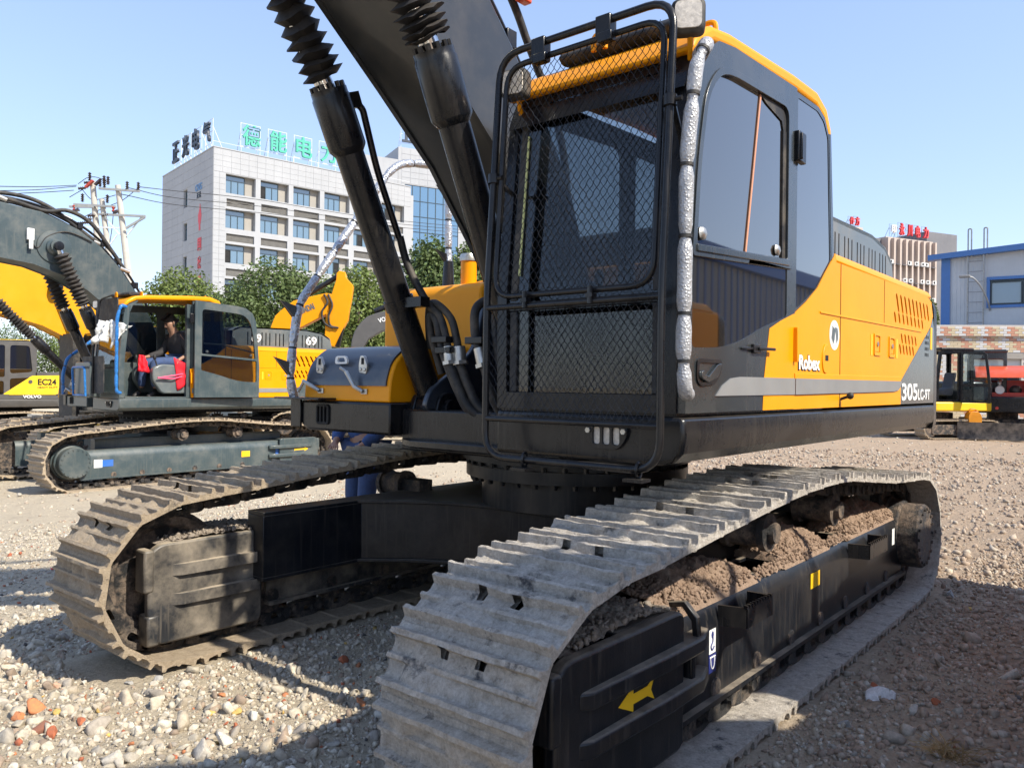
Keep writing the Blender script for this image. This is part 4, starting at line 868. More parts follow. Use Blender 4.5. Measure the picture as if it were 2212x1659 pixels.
clamp_hose(EX, [(-.05, -.1, 2.3), (.02, -.1, 2.9), (.15, -.1, 3.22), (.30, -.1, 3.42), (.42, -.1, 3.57), (.58, -.1, 3.78), (1.0, -.1, 4.2), (1.5, -.1, 4.35), (1.75, -.1, 4.3)], .024)
q = MB(); q.box(.50, .60, -.06, .0, 3.74, 3.86); part('hose_tag', q, M['orangered'], EX, bev=.01)
# ------------------------------------------------------------------ ground
def gz(x, y):
    base = -.0215*min(24, max(0, -3-y))
    p = Vector((x, y, 0)); e = .040*noise.noise(p*.9)+.026*noise.noise(p*2.7)+.013*noise.noise(p*6.1)+.009*noise.noise(p*15)+.005*noise.noise(p*31)
    far = min(1, math.hypot(x-1, y)/22); e *= 1-.3*far
    k = 1.0
    for yc, xc in ((1.3, 0), (-1.3, 0), (5.8, 0), (3.2, 0), (-9.48, -2.6), (-12.08, -2.6)):
        dx, dy = max(0, abs(x-xc)-2.35), max(0, abs(y-yc)-.34); d = math.hypot(dx, dy)/.35
        k = min(k, min(1, d))
    return base+(e-.012)*k-.010*(1-k)
def gmat():
    t = NT('dirt_ground'); c = t.coord('Object'); b = t.b
    big = t.noise(c, .55, 5, .6); mid = t.noise(c, 3.2, 8, .72); fine = t.noise(c, 34, 8, .75); vf = t.noise(c, 140, 4, .7)
    sx = t.n('SeparateXYZ'); t.l(c, sx.inputs[0])
    side = t.math('SUBTRACT', t.math('MULTIPLY', sx.outputs[1], .10), t.math('MULTIPLY', sx.outputs[0], .085))     # brown earth lies behind and beside, pale rubble in front
    m = t.ramp(t.math('ADD', t.math('ADD', side, t.math('MULTIPLY', big, .9)), t.math('MULTIPLY', mid, .5)), .66, .98)
    pale = t.mix(t.ramp(fine, .3, .7), (.46, .38, .27), (.70, .60, .45)); brown = t.mix(t.ramp(fine, .3, .72), (.32, .225, .15), (.56, .43, .31))
    base = t.mix(m, pale, brown); base = t.mix(t.math('MULTIPLY', t.ramp(mid, .52, .75), .5), base, (.30, .245, .19))
    base = t.mix(t.math('MULTIPLY', t.ramp(vf, .55, .8), .35), base, (.64, .56, .44))
    t.l(base, b.inputs['Base Color']); b.inputs['Roughness'].default_value = .95; b.inputs['Specular IOR Level'].default_value = .2
    h = t.math('ADD', t.math('MULTIPLY', fine, 1.0), t.math('ADD', t.math('MULTIPLY', vf, .45), t.math('MULTIPLY', t.noise(c, 9, 7, .7), 1.6)))
    t.bump(h, .9, .035); return t.m
M['ground'] = gmat()
def axis_pts(lo, hi, c, fine, growth=1.13, rng=4.5):
    out = [c]; 
    for s in (1, -1):
        p, st = c, fine
        while (p < hi if s > 0 else p > lo):
            if abs(p-c) > rng: st *= growth
            p += s*st; out.append(max(lo, min(hi, p)))
    return sorted(set(out))
gx, gy = axis_pts(-420, 300, .8, .032, 1.11, 4), axis_pts(-420, 300, -.8, .032, 1.11, 4); mb = MB()
mb.v = [(x, y, gz(x, y)) for x in gx for y in gy]; n = len(gy)
mb.f = [(i*n+j, (i+1)*n+j, (i+1)*n+j+1, i*n+j+1) for i in range(len(gx)-1) for j in range(n-1)]; mb.mi = [0]*len(mb.f)
GR = link('ground', mb.mesh('ground', M['ground'], True, 80, fix=False)); tag(GR, kind='structure')
def stone_mat():
    t = NT('rubble_stone'); a = t.n('Attribute'); a.attribute_name = 'tone'; c = t.coord('Object'); nn = t.noise(c, 60, 6, .7)
    t.l(t.mix(t.ramp(nn, .35, .7), t.mix(.45, a.outputs['Color'], (.12, .10, .08)), a.outputs['Color']), t.b.inputs['Base Color']); t.b.inputs['Roughness'].default_value = .92
    t.bump(t.noise(c, 130, 6, .75), .6, .006); return t.m
M['stone'] = stone_mat()
rs = np.random.RandomState(11)
PAL = np.array([(.64, .565, .44), (.70, .635, .52), (.50, .45, .375), (.58, .49, .37), (.40, .35, .29), (.50, .13, .055), (.62, .22, .09), (.10, .10, .10), (.64, .42, .12), (.40, .30, .22)])
PW = np.array([.34, .17, .12, .20, .06, .014, .008, .008, .004, .076]); PW /= PW.sum()
def scatter(n, x0, x1, y0, y1, s0, s1, dens, sub=0, pw=2.2, name='gravel'):
    pos, siz = [], []
    while len(pos) < n:
        x, y = rs.uniform(x0, x1), rs.uniform(y0, y1)
        if rs.rand() > dens(x, y): continue
        if any(abs(x) < 2.45 and abs(y-yc) < .33 for yc in (1.3, -1.3)): continue
        s = s0+(s1-s0)*rs.rand()**pw; pos.append((x, y, gz(x, y)+s*rs.uniform(-.15, .35))); siz.append(s)
    c = PAL[rs.choice(len(PAL), n, p=PW)]*rs.uniform(.75, 1.12, (n, 1)); return rocks_mesh(name, pos, siz, M['stone'], c, sub, .72, .42, rs)
pale = lambda x, y: min(1, max(.10, .62-.16*y+.12*x+.45*noise.noise(Vector((x*.9, y*.9, 4)))))
near = lambda x, y: pale(x, y)*(1 if math.hypot(x-2.2, y) < 2.6 else .45)
for nm, lb, me in (('gravel', 'small pale gravel strewn over the yard around the nearest excavator', scatter(62000, -4.5, 4.3, -6, 3.3, .003, .013, near)),
                   ('gravel', 'coarser pale gravel between and before the tracks', scatter(15000, -4.5, 4.2, -6.5, 3.3, .008, .024, near)),
                   ('rubble', 'loose stones and crushed brick in the foreground', scatter(2400, -2.0, 4.0, -5.0, 3.0, .016, .050, lambda x, y: near(x, y)*(1 if x > 1.2 else .25), 1, 2.8, 'rubble')),
                   ('rubble', 'scattered stones over the yard in the distance', scatter(9000, -26, 2, -24, 4, .010, .04, lambda x, y: .15+.85*(math.hypot(x-2, y) > 4), 0, 3, 'rubble'))):
    o = link(nm, me); tag(o, lb, 'gravel' if nm == 'gravel' else 'rubble', kind='stuff')
PAL0, PW0 = PAL, PW
PAL = np.array([(.46, .345, .25), (.52, .42, .32), (.38, .27, .19), (.56, .48, .38)]); PW = np.array([.35, .3, .2, .15])
earth = lambda x, y: max(.05, 1-pale(x, y))
for lb, me in (('crumbled brown earth clods right of the nearest excavator', scatter(16000, -5, 4, 1.6, 3.2, .005, .022, lambda x, y: .5+.5*noise.noise(Vector((x*1.5, y*1.5, 2))), name='earth_clods')), ('crumbled earth clods over the yard behind', scatter(16000, -16, 1.5, -9, 3, .008, .045, earth, 0, 3, 'earth_clods'))):
    tag(link('earth_clods', me), lb, 'earth', kind='stuff')
PAL, PW = PAL0, PW0
big = scatter(300, 1.9, 3.6, -2.0, .5, .024, .062, lambda x, y: min(1, max(.1, (x-1.7)*.8)), 1, 2.2, 'rubble'); tag(link('rubble', big), 'larger pale broken stones at the lower left', 'rubble', kind='stuff')
# single stones and brick pieces that stand out
def chunk(px, py, s, kind, label, seed, squash=.7, cat='stone'):
    p = on(px, py, 2, -.01); p.z = gz(p.x, p.y); r2 = np.random.RandomState(seed)
    col = {'brick': (.52, .14, .055), 'dbrick': (.26, .10, .06), 'obrick': (.66, .24, .09), 'white': (.72, .68, .60), 'pale': (.62, .56, .47), 'grey': (.42, .41, .39), 'yellow': (.66, .45, .13), 'snow': (.80, .79, .77), 'peach': (.68, .42, .28)}[kind]
    me = rocks_mesh('rock', [(0, 0, 0)], [s], M['stone'], [col], 2, squash, .35 if kind not in ('snow', 'grey') else .12, r2, kind == 'snow')
    nm = 'brick_fragment' if 'brick' in kind else 'stone'; o = link(nm, me); o.location = (p.x, p.y, p.z+s*squash*.35); o.rotation_euler.z = seed
    if kind == 'snow': o.scale = (1.5, .9, 1.0)
    tag(o, label, 'brick' if 'brick' in kind else cat, 'stones and brick pieces on the ground'); return o
q5 = lambda x, y: ((x/1.58)/1.66637, (2000+y/1.58)/1.66637)
q6 = lambda x, y: ((2700+x/1.92)/1.66637, (1900+y/1.92)/1.66637)
for (xy, s, k, lb) in ((q5(205, 905), .045, 'obrick', 'bright orange brick fragment, top of the brick cluster at lower left'), (q5(105, 945), .042, 'obrick', 'leftmost slanted orange brick piece in the lower left cluster'), (q5(240, 1005), .062, 'dbrick', 'largest dark red brick lump in the lower left cluster'), (q5(460, 965), .035, 'brick', 'rust brown brick piece at right end of the lower left cluster'), (q5(345, 930), .032, 'yellow', 'yellow stone among the lower left brick pieces'), (q5(290, 1068), .036, 'brick', 'flat red brick sliver below the lower left cluster'),
                       (q5(1268, 795), .026, 'obrick', 'orange brick bit on pale rubble before the far track'), (q5(1345, 950), .03, 'brick', 'dull red brick bit beside two yellow stones'), (q5(1200, 893), .024, 'yellow', 'smaller yellow stone on the pale rubble'), (q5(1342, 885), .032, 'yellow', 'larger yellow slab standing on the pale rubble'), (q5(320, 752), .030, 'peach', 'peach coloured stone at the edge of the far track shadow'), (q5(480, 726), .022, 'white', 'small white stone inside the far track shadow'), (q5(735, 730), .026, 'grey', 'smooth grey pebble left of the pair below the far track'), (q5(895, 707), .028, 'grey', 'smooth grey pebble right of the pair below the far track'),
                       (q5(1265, 1060), .058, 'white', 'big white angular stone at bottom left of the near track'), (q5(1440, 890), .036, 'white', 'white stone just above the biggest white stone'), (q5(1160, 1125), .066, 'pale', 'broad pale rock at the bottom edge'), (q5(625, 1165), .05, 'pale', 'pale rock at the bottom edge below the brick cluster'), (q5(2045, 800), .042, 'obrick', 'orange brick standing upright against the near track'), (q5(2150, 825), .03, 'obrick', 'narrow orange brick touching the near track shoe'), (q5(1955, 590), .045, 'brick', 'crushed red brick heap between the tracks'), (q5(1640, 1010), .035, 'white', 'white stone right of the biggest white stone'),
                       (q6(905, 1200), .068, 'snow', 'smooth white rounded lump on the earth at lower right'), (q6(1390, 475), .05, 'grey', 'grey stone behind the white lump near the rear track'), (q6(1130, 1300), .045, 'pale', 'pale crushed stone just below the white lump'), (q6(860, 1110), .03, 'brick', 'red brick crumb left above the white lump'), (q6(1290, 1240), .03, 'brick', 'red brick crumb right of the white lump'), (q6(650, 1370), .035, 'grey', 'grey stone left below the white lump'), (q6(1790, 1060), .06, 'pale', 'brown grey stones at the right edge')):
    chunk(*xy, s, k, lb, int(xy[0]*7+xy[1]) % 9999)
def tuft(px, py, label, n=90, h=.14, col=(.34, .22, .09)):
    p = on(px, py, 2, 0); p.z = gz(p.x, p.y); mb = MB(); r2 = random.Random(5)
    for k in range(n):
        a = r2.uniform(0, 6.28); r_ = r2.uniform(0, .07); b = Vector((r_*math.cos(a), r_*math.sin(a), 0)); tip = b+Vector((r2.uniform(-.12, .12), r2.uniform(-.12, .12), r2.uniform(.02, h*.5))); md = (b+tip)/2+Vector((0, 0, .02)); mb.tube([b, md, tip], .0013, 3)
    o = part('dry_grass_tuft', mb, pmat('straw', col, .9)); o.location = p; tag(o, label, 'grass')
tuft(*q6(1390, 1560), 'dry brown grass tuft on the earth at bottom right')
p = on(145, 1220, 2, 0); mb = MB(); mb.v = []
nn_ = 12
for i in range(nn_+1):
    for j in range(5): u, v = i/nn_-.5, j/4-.5; mb.v.append((u*.22, v*.05+.02*math.sin(u*9), .012+.018*abs(math.sin(u*14+j))+.01*noise.noise(Vector((u*9, v*9, 2)))))
mb.f = [(i*5+j, (i+1)*5+j, (i+1)*5+j+1, i*5+j+1) for i in range(nn_) for j in range(4)]; mb.mi = [0]*len(mb.f)
o = part('cloth_rag', mb, M['redcloth']); o.location = (p.x, p.y, gz(p.x, p.y)); o.modifiers.new('thick', 'SOLIDIFY').thickness = .004; tag(o, 'crumpled dull red rag on the ground left of the far track', 'rag')
# ------------------------------------------------------------------ people
def skin(name, verts, edges, radii, mat, parent, sub=2):
    me = bpy.data.meshes.new(name); me.from_pydata([tuple(v) for v in verts], edges, []); o = bpy.data.objects.new(name, me); COL.objects.link(o)
    o.modifiers.new('s', 'SKIN'); 
    for i, r_ in enumerate(radii):
        sv = me.skin_vertices[0].data[i]; sv.radius = (r_, r_) if not isinstance(r_, tuple) else r_; sv.use_root = i == 0
    o.modifiers.new('u', 'SUBSURF').levels = sub; o.modifiers['u'].render_levels = sub
    m2 = bpy.data.meshes.new_from_object(o.evaluated_get(bpy.context.evaluated_depsgraph_get())); bpy.data.objects.remove(o); bpy.data.meshes.remove(me)
    m2.materials.clear(); m2.materials.append(mat); m2.polygons.foreach_set('use_smooth', [True]*len(m2.polygons)); m2.name = name
    return link(name, m2, parent)
class Sk:
    def __init__(s): s.v = []; s.e = []; s.r = []
    def p(s, v, r_, prev=None):
        s.v.append(Vector(v)); s.r.append(r_); i = len(s.v)-1
        if prev is not None: s.e.append((prev, i))
        return i
    def chain(s, pts, prev):
        for v, r_ in pts: prev = s.p(v, r_, prev)
        return prev
def person(root, J, top, bottom, skinm, hairm, shoem, face=Vector((1, 0, 0))):
    """J: joint positions. one continuous body; clothes, hair and shoes are children"""
    b = Sk(); pel = b.p(J['pelvis'], .13); ch = b.p(J['chest'], .15, pel); nk = b.p(J['neck'], .06, ch)
    up = (J['head']-J['neck']).normalized(); f = (face-up*face.dot(up)).normalized()
    h1 = b.p(J['head']-up*.05+f*.01, .085, nk); b.p(J['head']+up*.06, .092, h1)
    for s in ('l', 'r'):
        sh = b.p(J['sh_'+s], .062, ch); el = b.p(J['el_'+s], .043, sh); wr = b.p(J['ha_'+s], .029, el)
        d = (J['ha_'+s]-J['el_'+s]).normalized(); sd = d.cross(up).normalized(); dn = d.cross(sd); palm = b.p(J['ha_'+s]+d*.06, (.036, .018), wr)
        for k, ln in enumerate((.065, .078, .072, .055)):
            o_ = sd*((k-1.5)*.02); a = b.p(J['ha_'+s]+d*.095+o_, .0095, palm); c = b.p(J['ha_'+s]+d*(.095+ln*.55)+o_-up*.012, .0085, a); b.p(J['ha_'+s]+d*(.095+ln*.85)+o_-up*.035, .0075, c)
        a = b.p(J['ha_'+s]+d*.045+sd*.038, .011, palm); b.p(J['ha_'+s]+d*.085+sd*.055-up*.01, .0085, a)
        hp = b.p(J['hip_'+s], .088, pel); kn = b.p(J['kn_'+s], .058, hp); b.p(J['an_'+s], .042, kn)
    bo = skin('body', b.v, b.e, b.r, skinm, root)
    nose = MB(); hc = J['head']; nose.add([hc+f*.088+up*.03, hc+f*.116-up*.02, hc+f*.085-up*.03+f.cross(up)*.016, hc+f*.085-up*.03-f.cross(up)*.016], [(0, 2, 1), (0, 1, 3), (1, 2, 3)]); part('nose', nose, skinm, bo)
    for s in (1, -1):
        e = MB(); e.ball(hc+f.cross(up)*s*.092-f*.005, .012, .022, .032, 8); part('ear', e, skinm, bo)
        e = MB(); e.ball(hc+f*.082+f.cross(up)*s*.034+up*.012, .012, .012, .008, 8); part('eye', e, M['dark'], bo); e = MB(); e.bar(hc+f*.09+f.cross(up)*s*.018+up*.032, hc+f*.082+f.cross(up)*s*.055+up*.03, .008, .008); part('eyebrow', e, hairm, bo)
    e = MB(); e.bar(hc+f*.086-up*.062-f.cross(up)*.024, hc+f*.086-up*.062+f.cross(up)*.024, .008, .010); part('mouth', e, M['dark'], bo)
    hr = Sk(); i = hr.p(hc-f*.03+up*.045, .086); hr.p(hc-f*.015+up*.085, .074, i); hr.p(hc-f*.05+up*.0, .068, i); skin('hair', hr.v, hr.e, hr.r, hairm, root)
    t = Sk(); a = t.p(J['pelvis']+(J['chest']-J['pelvis'])*.08, (.185, .15)); c = t.p((J['pelvis']+J['chest'])/2, (.185, .145), a); d = t.p(J['chest'], (.205, .15), c); t.p(J['neck']-up*.015, .075, d)
    for s in ('l', 'r'): x = t.p(J['sh_'+s], .088, d); y = t.p(J['el_'+s], .066, x); t.p(J['el_'+s].lerp(J['ha_'+s], .92), .048, y)
    skin('jacket', t.v, t.e, t.r, top, root)
    t = Sk(); a = t.p(J['pelvis'], .15)
    for s in ('l', 'r'): x = t.p(J['hip_'+s], .112, a); y = t.p(J['kn_'+s], .078, x); t.p(J['kn_'+s].lerp(J['an_'+s], .97), .062, y)
    skin('trousers', t.v, t.e, t.r, bottom, root)
    for s in ('l', 'r'):
        t = Sk(); an = J['an_'+s]; a = t.p(an+Vector((0, 0, -.05)), .055); t.p(an+face*.10+Vector((0, 0, -.065)), .045, a); c = t.p(an+face*.18+Vector((0, 0, -.068)), .035, 1); skin('shoe', t.v, t.e, t.r, shoem, root)
M['skin'] = pmat('skin', (.30, .165, .105), .55, 0, .1, 20); M['hair'] = pmat('black_hair', (.012, .010, .009), .7, 0, .3, 80, bump=.4, bs=200)
M['jacket'] = pmat('dark_grey_jacket', (.032, .030, .032), .8, 0, .25, 12, bump=.6, bs=16, bd=.02); M['denim'] = pmat('blue_denim', (.045, .075, .165), .9, 0, .25, 14, bump=.5, bs=18, bd=.015)
M['blue_work'] = pmat('blue_work_cloth', (.035, .075, .20), .9, 0, .25, 12, bump=.6, bs=14, bd=.02); M['shoeleather'] = pmat('dark_shoe', (.02, .018, .018), .6)

# ------------------------------------------------------------------ left excavator of the same make, door open
LX, LY = -2.6, -10.78
L0 = Vector((LX, LY, -.17))
LE = thing('excavator', 'orange and green-grey excavator at left with open door and a man in the cab', 'excavator', L0, 0, 'parked excavators')
undercarriage(LE, shoe='shoeb', paint='teal', links=True, sprocket_front=True, full=True, nseg=4, seed=3, hub='teal')
upper(LE, dict(accent='orange', side='teal', skirt='teal', boom='teal', cw='teal', cover='hoodgrey', cab='teal', glass='glass', lid='teal'), False, True)
LB = [(.30, 1.98), (.55, 2.35), (.95, 2.80), (1.35, 3.12), (1.75, 3.33), (2.15, 3.45), (2.65, 3.50), (3.6, 3.48), (5.0, 3.2), (6.2, 2.8)]
LT = [(.02, 2.05), (.30, 2.70), (.60, 3.20), (.88, 3.58), (1.14, 3.84), (1.5, 4.08), (2.04, 4.27), (2.65, 4.33), (3.8, 4.25), (5.2, 3.8), (6.3, 3.25)]
lb = boom(LE, LB, LT, -.34, .16, M['teal'])
for y in (.30, -.48): cylinder_set(LE, (.80, 1.345), (1.40, 2.70), (1.86, 3.74), y, paint='black', crush=.1, pipe=False)
q = MB(); q.lathe([(.26, 0), (.25, .02), (.13, .03), (.13, .07), (.11, .09), (.10, .10), (.10, .16), (0, .165)], (1.86, .16, 3.74), (1.86, 1, 3.74), 32); part('pin_boss', q, M['teal'], LE, ang=30)
q = MB(); q.lathe([(.07, 0), (.07, .05), (0, .055)], (1.86, .33, 3.74), (1.86, 1, 3.74), 20); part('pin_cap', q, M['black'], LE)
for k, pts in enumerate(([(3.4, .05, 4.42), (2.75, .05, 4.47), (2.25, .05, 4.48), (1.85, .05, 4.36), (1.45, .05, 4.10), (1.15, .05, 3.92)], [(3.4, .12, 4.36), (2.6, .12, 4.40), (2.0, .12, 4.30), (1.65, .12, 4.36), (1.30, .12, 4.22), (1.0, .12, 3.86), (.75, .12, 3.52)], [(2.0, -.1, 4.34), (1.6, -.1, 4.30), (1.3, -.1, 4.05), (1.0, -.1, 3.75)])):
    h_ = clamp_hose(LE, pts, .032)
    for p0 in (pts[1], pts[-1]): q = MB(); q.cyl(Vector(p0)+Vector((.08, 0, .02)), Vector(p0)-Vector((.08, 0, .03)), .04, n=12); part('hose_fitting', q, M['zinc'], h_)
q = MB(); q.box(2.16, 2.26, .165, .22, 3.80, 3.98); q.box(2.18, 2.24, .22, .235, 3.66, 3.80); part('boom_lamp', q, M['whiteb'], LE, bev=.01)
clamp_hose(LE, [(2.22, .18, 3.80), (2.1, .18, 3.70), (1.98, .18, 3.88), (1.75, .18, 4.0), (1.55, .18, 3.99), (1.3, .18, 3.9)], .01)
# small front guard, plastic bag, cloths
q = MB(); q.tube(fillet([(1.62, 1.05, 1.45), (1.62, 1.05, 2.05), (1.50, 1.0, 2.9), (1.46, 1.35, 2.95)], .08), .014, 8); part('guard_tube', q, M['black'], LE)
for z0, z1 in ((1.45, 2.02), (2.5, 2.92)):
    q = MB(); dx = 1.6-(z0+z1-3.4)*.10; q.panel(rrect(.62, 1.40, z0, z1, .05), [], 'x', dx, dx+.012); part('guard_screen', q, M['rubber'], LE)
q = MB(); q.tube(fillet([(1.70, .55, 1.42), (1.72, .55, 1.85), (1.72, 1.0, 1.85), (1.70, 1.0, 1.42)], .06), .018, 8, closed=True); part('blue_rail', q, M['bluewrap'], LE)
q = MB(); q.box(1.42, 1.75, .5, 1.05, 1.36, 1.95) if False else q.prism(rrect(.5, 1.05, 1.38, 1.93, .04), 'x', 1.50, 1.66); part('guard_box', q, M['teal'], LE, bev=.01)
T2 = lambda b, x, z, wd, ht, m, y=1.0: text('lettering', b, (x, y, z), (-1, 0, 0), (0, 0, 1), wd, ht, m, LE, .003, .02)
T2('69', -1.0, 2.36, .20, .15, M['white'], 1.182); T2('69', -2.15, 2.36, .24, .16, M['white'], 1.182)
q = MB(); q.prism([(-.55, .445), (-.40, .52), (-.40, .48), (-.26, .48), (-.26, .42), (-.40, .42), (-.40, .37)], 'y', 1.5, 1.5) if False else q.prism([(-2.0, .435), (-1.92, .475), (-1.92, .45), (-1.72, .45), (-1.70, .46), (-1.70, .41), (-1.72, .42), (-1.92, .42), (-1.92, .395)], 'y', 1.5, 1.5035); part('direction_arrow', q, M['yprint'], LE)
for x, m_ in ((-.75, 'yprint'), (-1.42, 'blueprint'), (1.55, 'blueprint')):
    q = MB(); q.box(x-.08, x+.08, 1.4535, 1.456, .36, .46); part('sticker', q, M[m_], LE)
q = MB(); q.box(1.63, 1.75, 1.4535, 1.456, .35, .47); part('sticker', q, M['white'], LE)
def cloth(name, label, pts, mat, cat, thick=.004, seed=0, res=10, crump=.02):
    """four-sided hanging cloth with folds; pts world corners a b c d"""
    a, b, c, d = [Vector(p) for p in pts]; mb = MB(); nrm = (b-a).cross(d-a).normalized()
    for i in range(res+1):
        for j in range(res+1):
            u, v = i/res, j/res; p = (a*(1-u)+b*u)*(1-v)+(d*(1-u)+c*u)*v
            mb.v.append(p+nrm*(crump*math.sin(u*13+seed)*(.3+v)+crump*noise.noise(Vector((u*4, v*4, seed)))*1.5)+noise.noise_vector(Vector((u*6, v*6, seed+5)))*crump*.6)
    mb.f = [(i*(res+1)+j, (i+1)*(res+1)+j, (i+1)*(res+1)+j+1, i*(res+1)+j+1) for i in range(res) for j in range(res)]; mb.mi = [0]*len(mb.f)
    o = part(name, mb, mat, ang=80); o.modifiers.new('thick', 'SOLIDIFY').thickness = thick; tag(o, label, cat); return o
lw = lambda x, y, z: L0+Vector((x, y, z))
cloth('red_cloth', 'red cloth hanging from the left armrest beside the seated man', [lw(.52, 1.40, 2.03), lw(.12, 1.42, 1.84), lw(.16, 1.42, 1.70), lw(.46, 1.42, 1.50)], M['redcloth'], 'cloth', seed=1)
cloth('red_cloth', 'red cloth tied to the lever in front of the seated man', [lw(.99, 1.20, 2.06), lw(.90, 1.22, 2.05), lw(.82, 1.24, 1.78), lw(1.02, 1.22, 1.80)], M['redcloth'], 'cloth', seed=3)
q = MB(); q.tube([lw(.80, 1.44, 1.70), lw(.55, 1.44, 1.74), lw(.38, 1.43, 1.77)], .012, 6); q.tube([lw(.80, 1.44, 1.70), lw(.55, 1.44, 1.69), lw(.38, 1.43, 1.73)], .012, 6); tag(part('strap', q, M['pinkplastic']), 'pink plastic strap by the red cloth in the left cab', 'strap')
M['bag'] = pmat('clear_plastic_bag', (.62, .62, .60), .25, 0, .25, 30, bump=.8, bs=25, bd=.02)
cloth('plastic_bag', 'crumpled clear plastic bag tied on the front guard of the left excavator', [lw(1.62, 1.25, 2.56), lw(1.52, 1.40, 2.55), lw(1.60, 1.45, 2.22), lw(1.74, 1.20, 2.20)], M['bag'], 'plastic bag', seed=7, crump=.05)
cloth('plastic_bag', 'pale plastic sheet blown sideways from the left excavator guard', [lw(1.52, 1.38, 2.56), lw(1.22, 1.48, 2.50), lw(1.38, 1.47, 2.36), lw(1.52, 1.45, 2.12)], M['bag'], 'plastic bag', seed=9, crump=.045)
MAN = thing('person', 'man in dark jacket and blue jeans sitting in the open cab at left', 'person', L0)
V = Vector
person(MAN, dict(pelvis=V((.22, 1.02, 1.99)), chest=V((.24, 1.03, 2.30)), neck=V((.35, 1.04, 2.46)), head=V((.42, 1.05, 2.60)), sh_l=V((.28, 1.22, 2.37)), el_l=V((.20, 1.33, 2.12)), ha_l=V((.36, 1.36, 2.03)), sh_r=V((.30, .84, 2.37)), el_r=V((.42, .80, 2.12)), ha_r=V((.70, .86, 2.04)),
     hip_l=V((.28, 1.12, 1.96)), kn_l=V((.74, 1.16, 1.95)), an_l=V((.70, 1.16, 1.52)), hip_r=V((.28, .92, 1.96)), kn_r=V((.76, .88, 1.95)), an_r=V((.80, .88, 1.52))), M['jacket'], M['denim'], M['skin'], M['hair'], M['shoeleather'], Vector((.85, .15, -.35)))
bx_, by_ = -.32, -2.45; g0 = gz(bx_, by_)
BM = thing('person', 'person in blue work clothes standing behind the far track, mostly hidden', 'person', (bx_, by_, g0))
person(BM, dict(pelvis=V((0, 0, .93)), chest=V((-.02, -.02, 1.27)), neck=V((0, -.03, 1.44)), head=V((.03, -.03, 1.58)), sh_l=V((.02, .20, 1.36)), el_l=V((.06, .26, 1.08)), ha_l=V((.20, .16, .95)), sh_r=V((.02, -.22, 1.36)), el_r=V((.08, -.27, 1.08)), ha_r=V((.24, -.12, .98)),
     hip_l=V((.03, .10, .88)), kn_l=V((.13, .15, .48)), an_l=V((.30, .16, .09)), hip_r=V((0, -.11, .88)), kn_r=V((.03, -.14, .48)), an_r=V((-.04, -.14, .09))), M['blue_work'], M['denim'], M['skin'], M['hair'], M['shoeleather'], Vector((.9, .35, 0)))
# the twin standing on the camera's right: out of frame, mirrored in the cab windows and shading the near track
NB = copy_tree(EX, None, skip=('track_link', 'bolt', 'wire_mesh', 'arm_cylinder', 'boom_pipe', 'pipe_clamp')); NB.location = (-.15, 4.85, 0)
NB['label'] = 'orange excavator parked right of the nearest one, seen only mirrored in its windows'

# long hall on the same side, also only mirrored
HL = thing('warehouse', 'long white hall with blue roof edge, seen only mirrored in the cab windows', 'building', (-26, 19, 0), 0)
q = MB(); q.box(-26, 24, 0, 12, 0, 8.2); part('wall', q, pmat('hall_shaded_white_sheet', (.22, .23, .235), .5, 0, .06, 1.5), HL)  # white wall darkened: the shade of its sunless side is put into the colour
q = MB(); q.box(-26.3, 24.3, -.4, 12, 8.2, 9.1); part('roof_trim', q, pmat('hall_blue_trim', (.04, .13, .36), .45), HL)
for k in range(60): q = MB(); q.box(-25.8+k*.83, -25.65+k*.83, -.06, -.001, 0, 8.2); part('sheet_rib', q, HL.children[0].data.materials[0], HL)
for x in (-18, -4, 10): q = MB(); q.box(x, x+4, -.08, -.002, 0, 4.6); part('roller_door', q, HL.children[1].data.materials[0], HL)
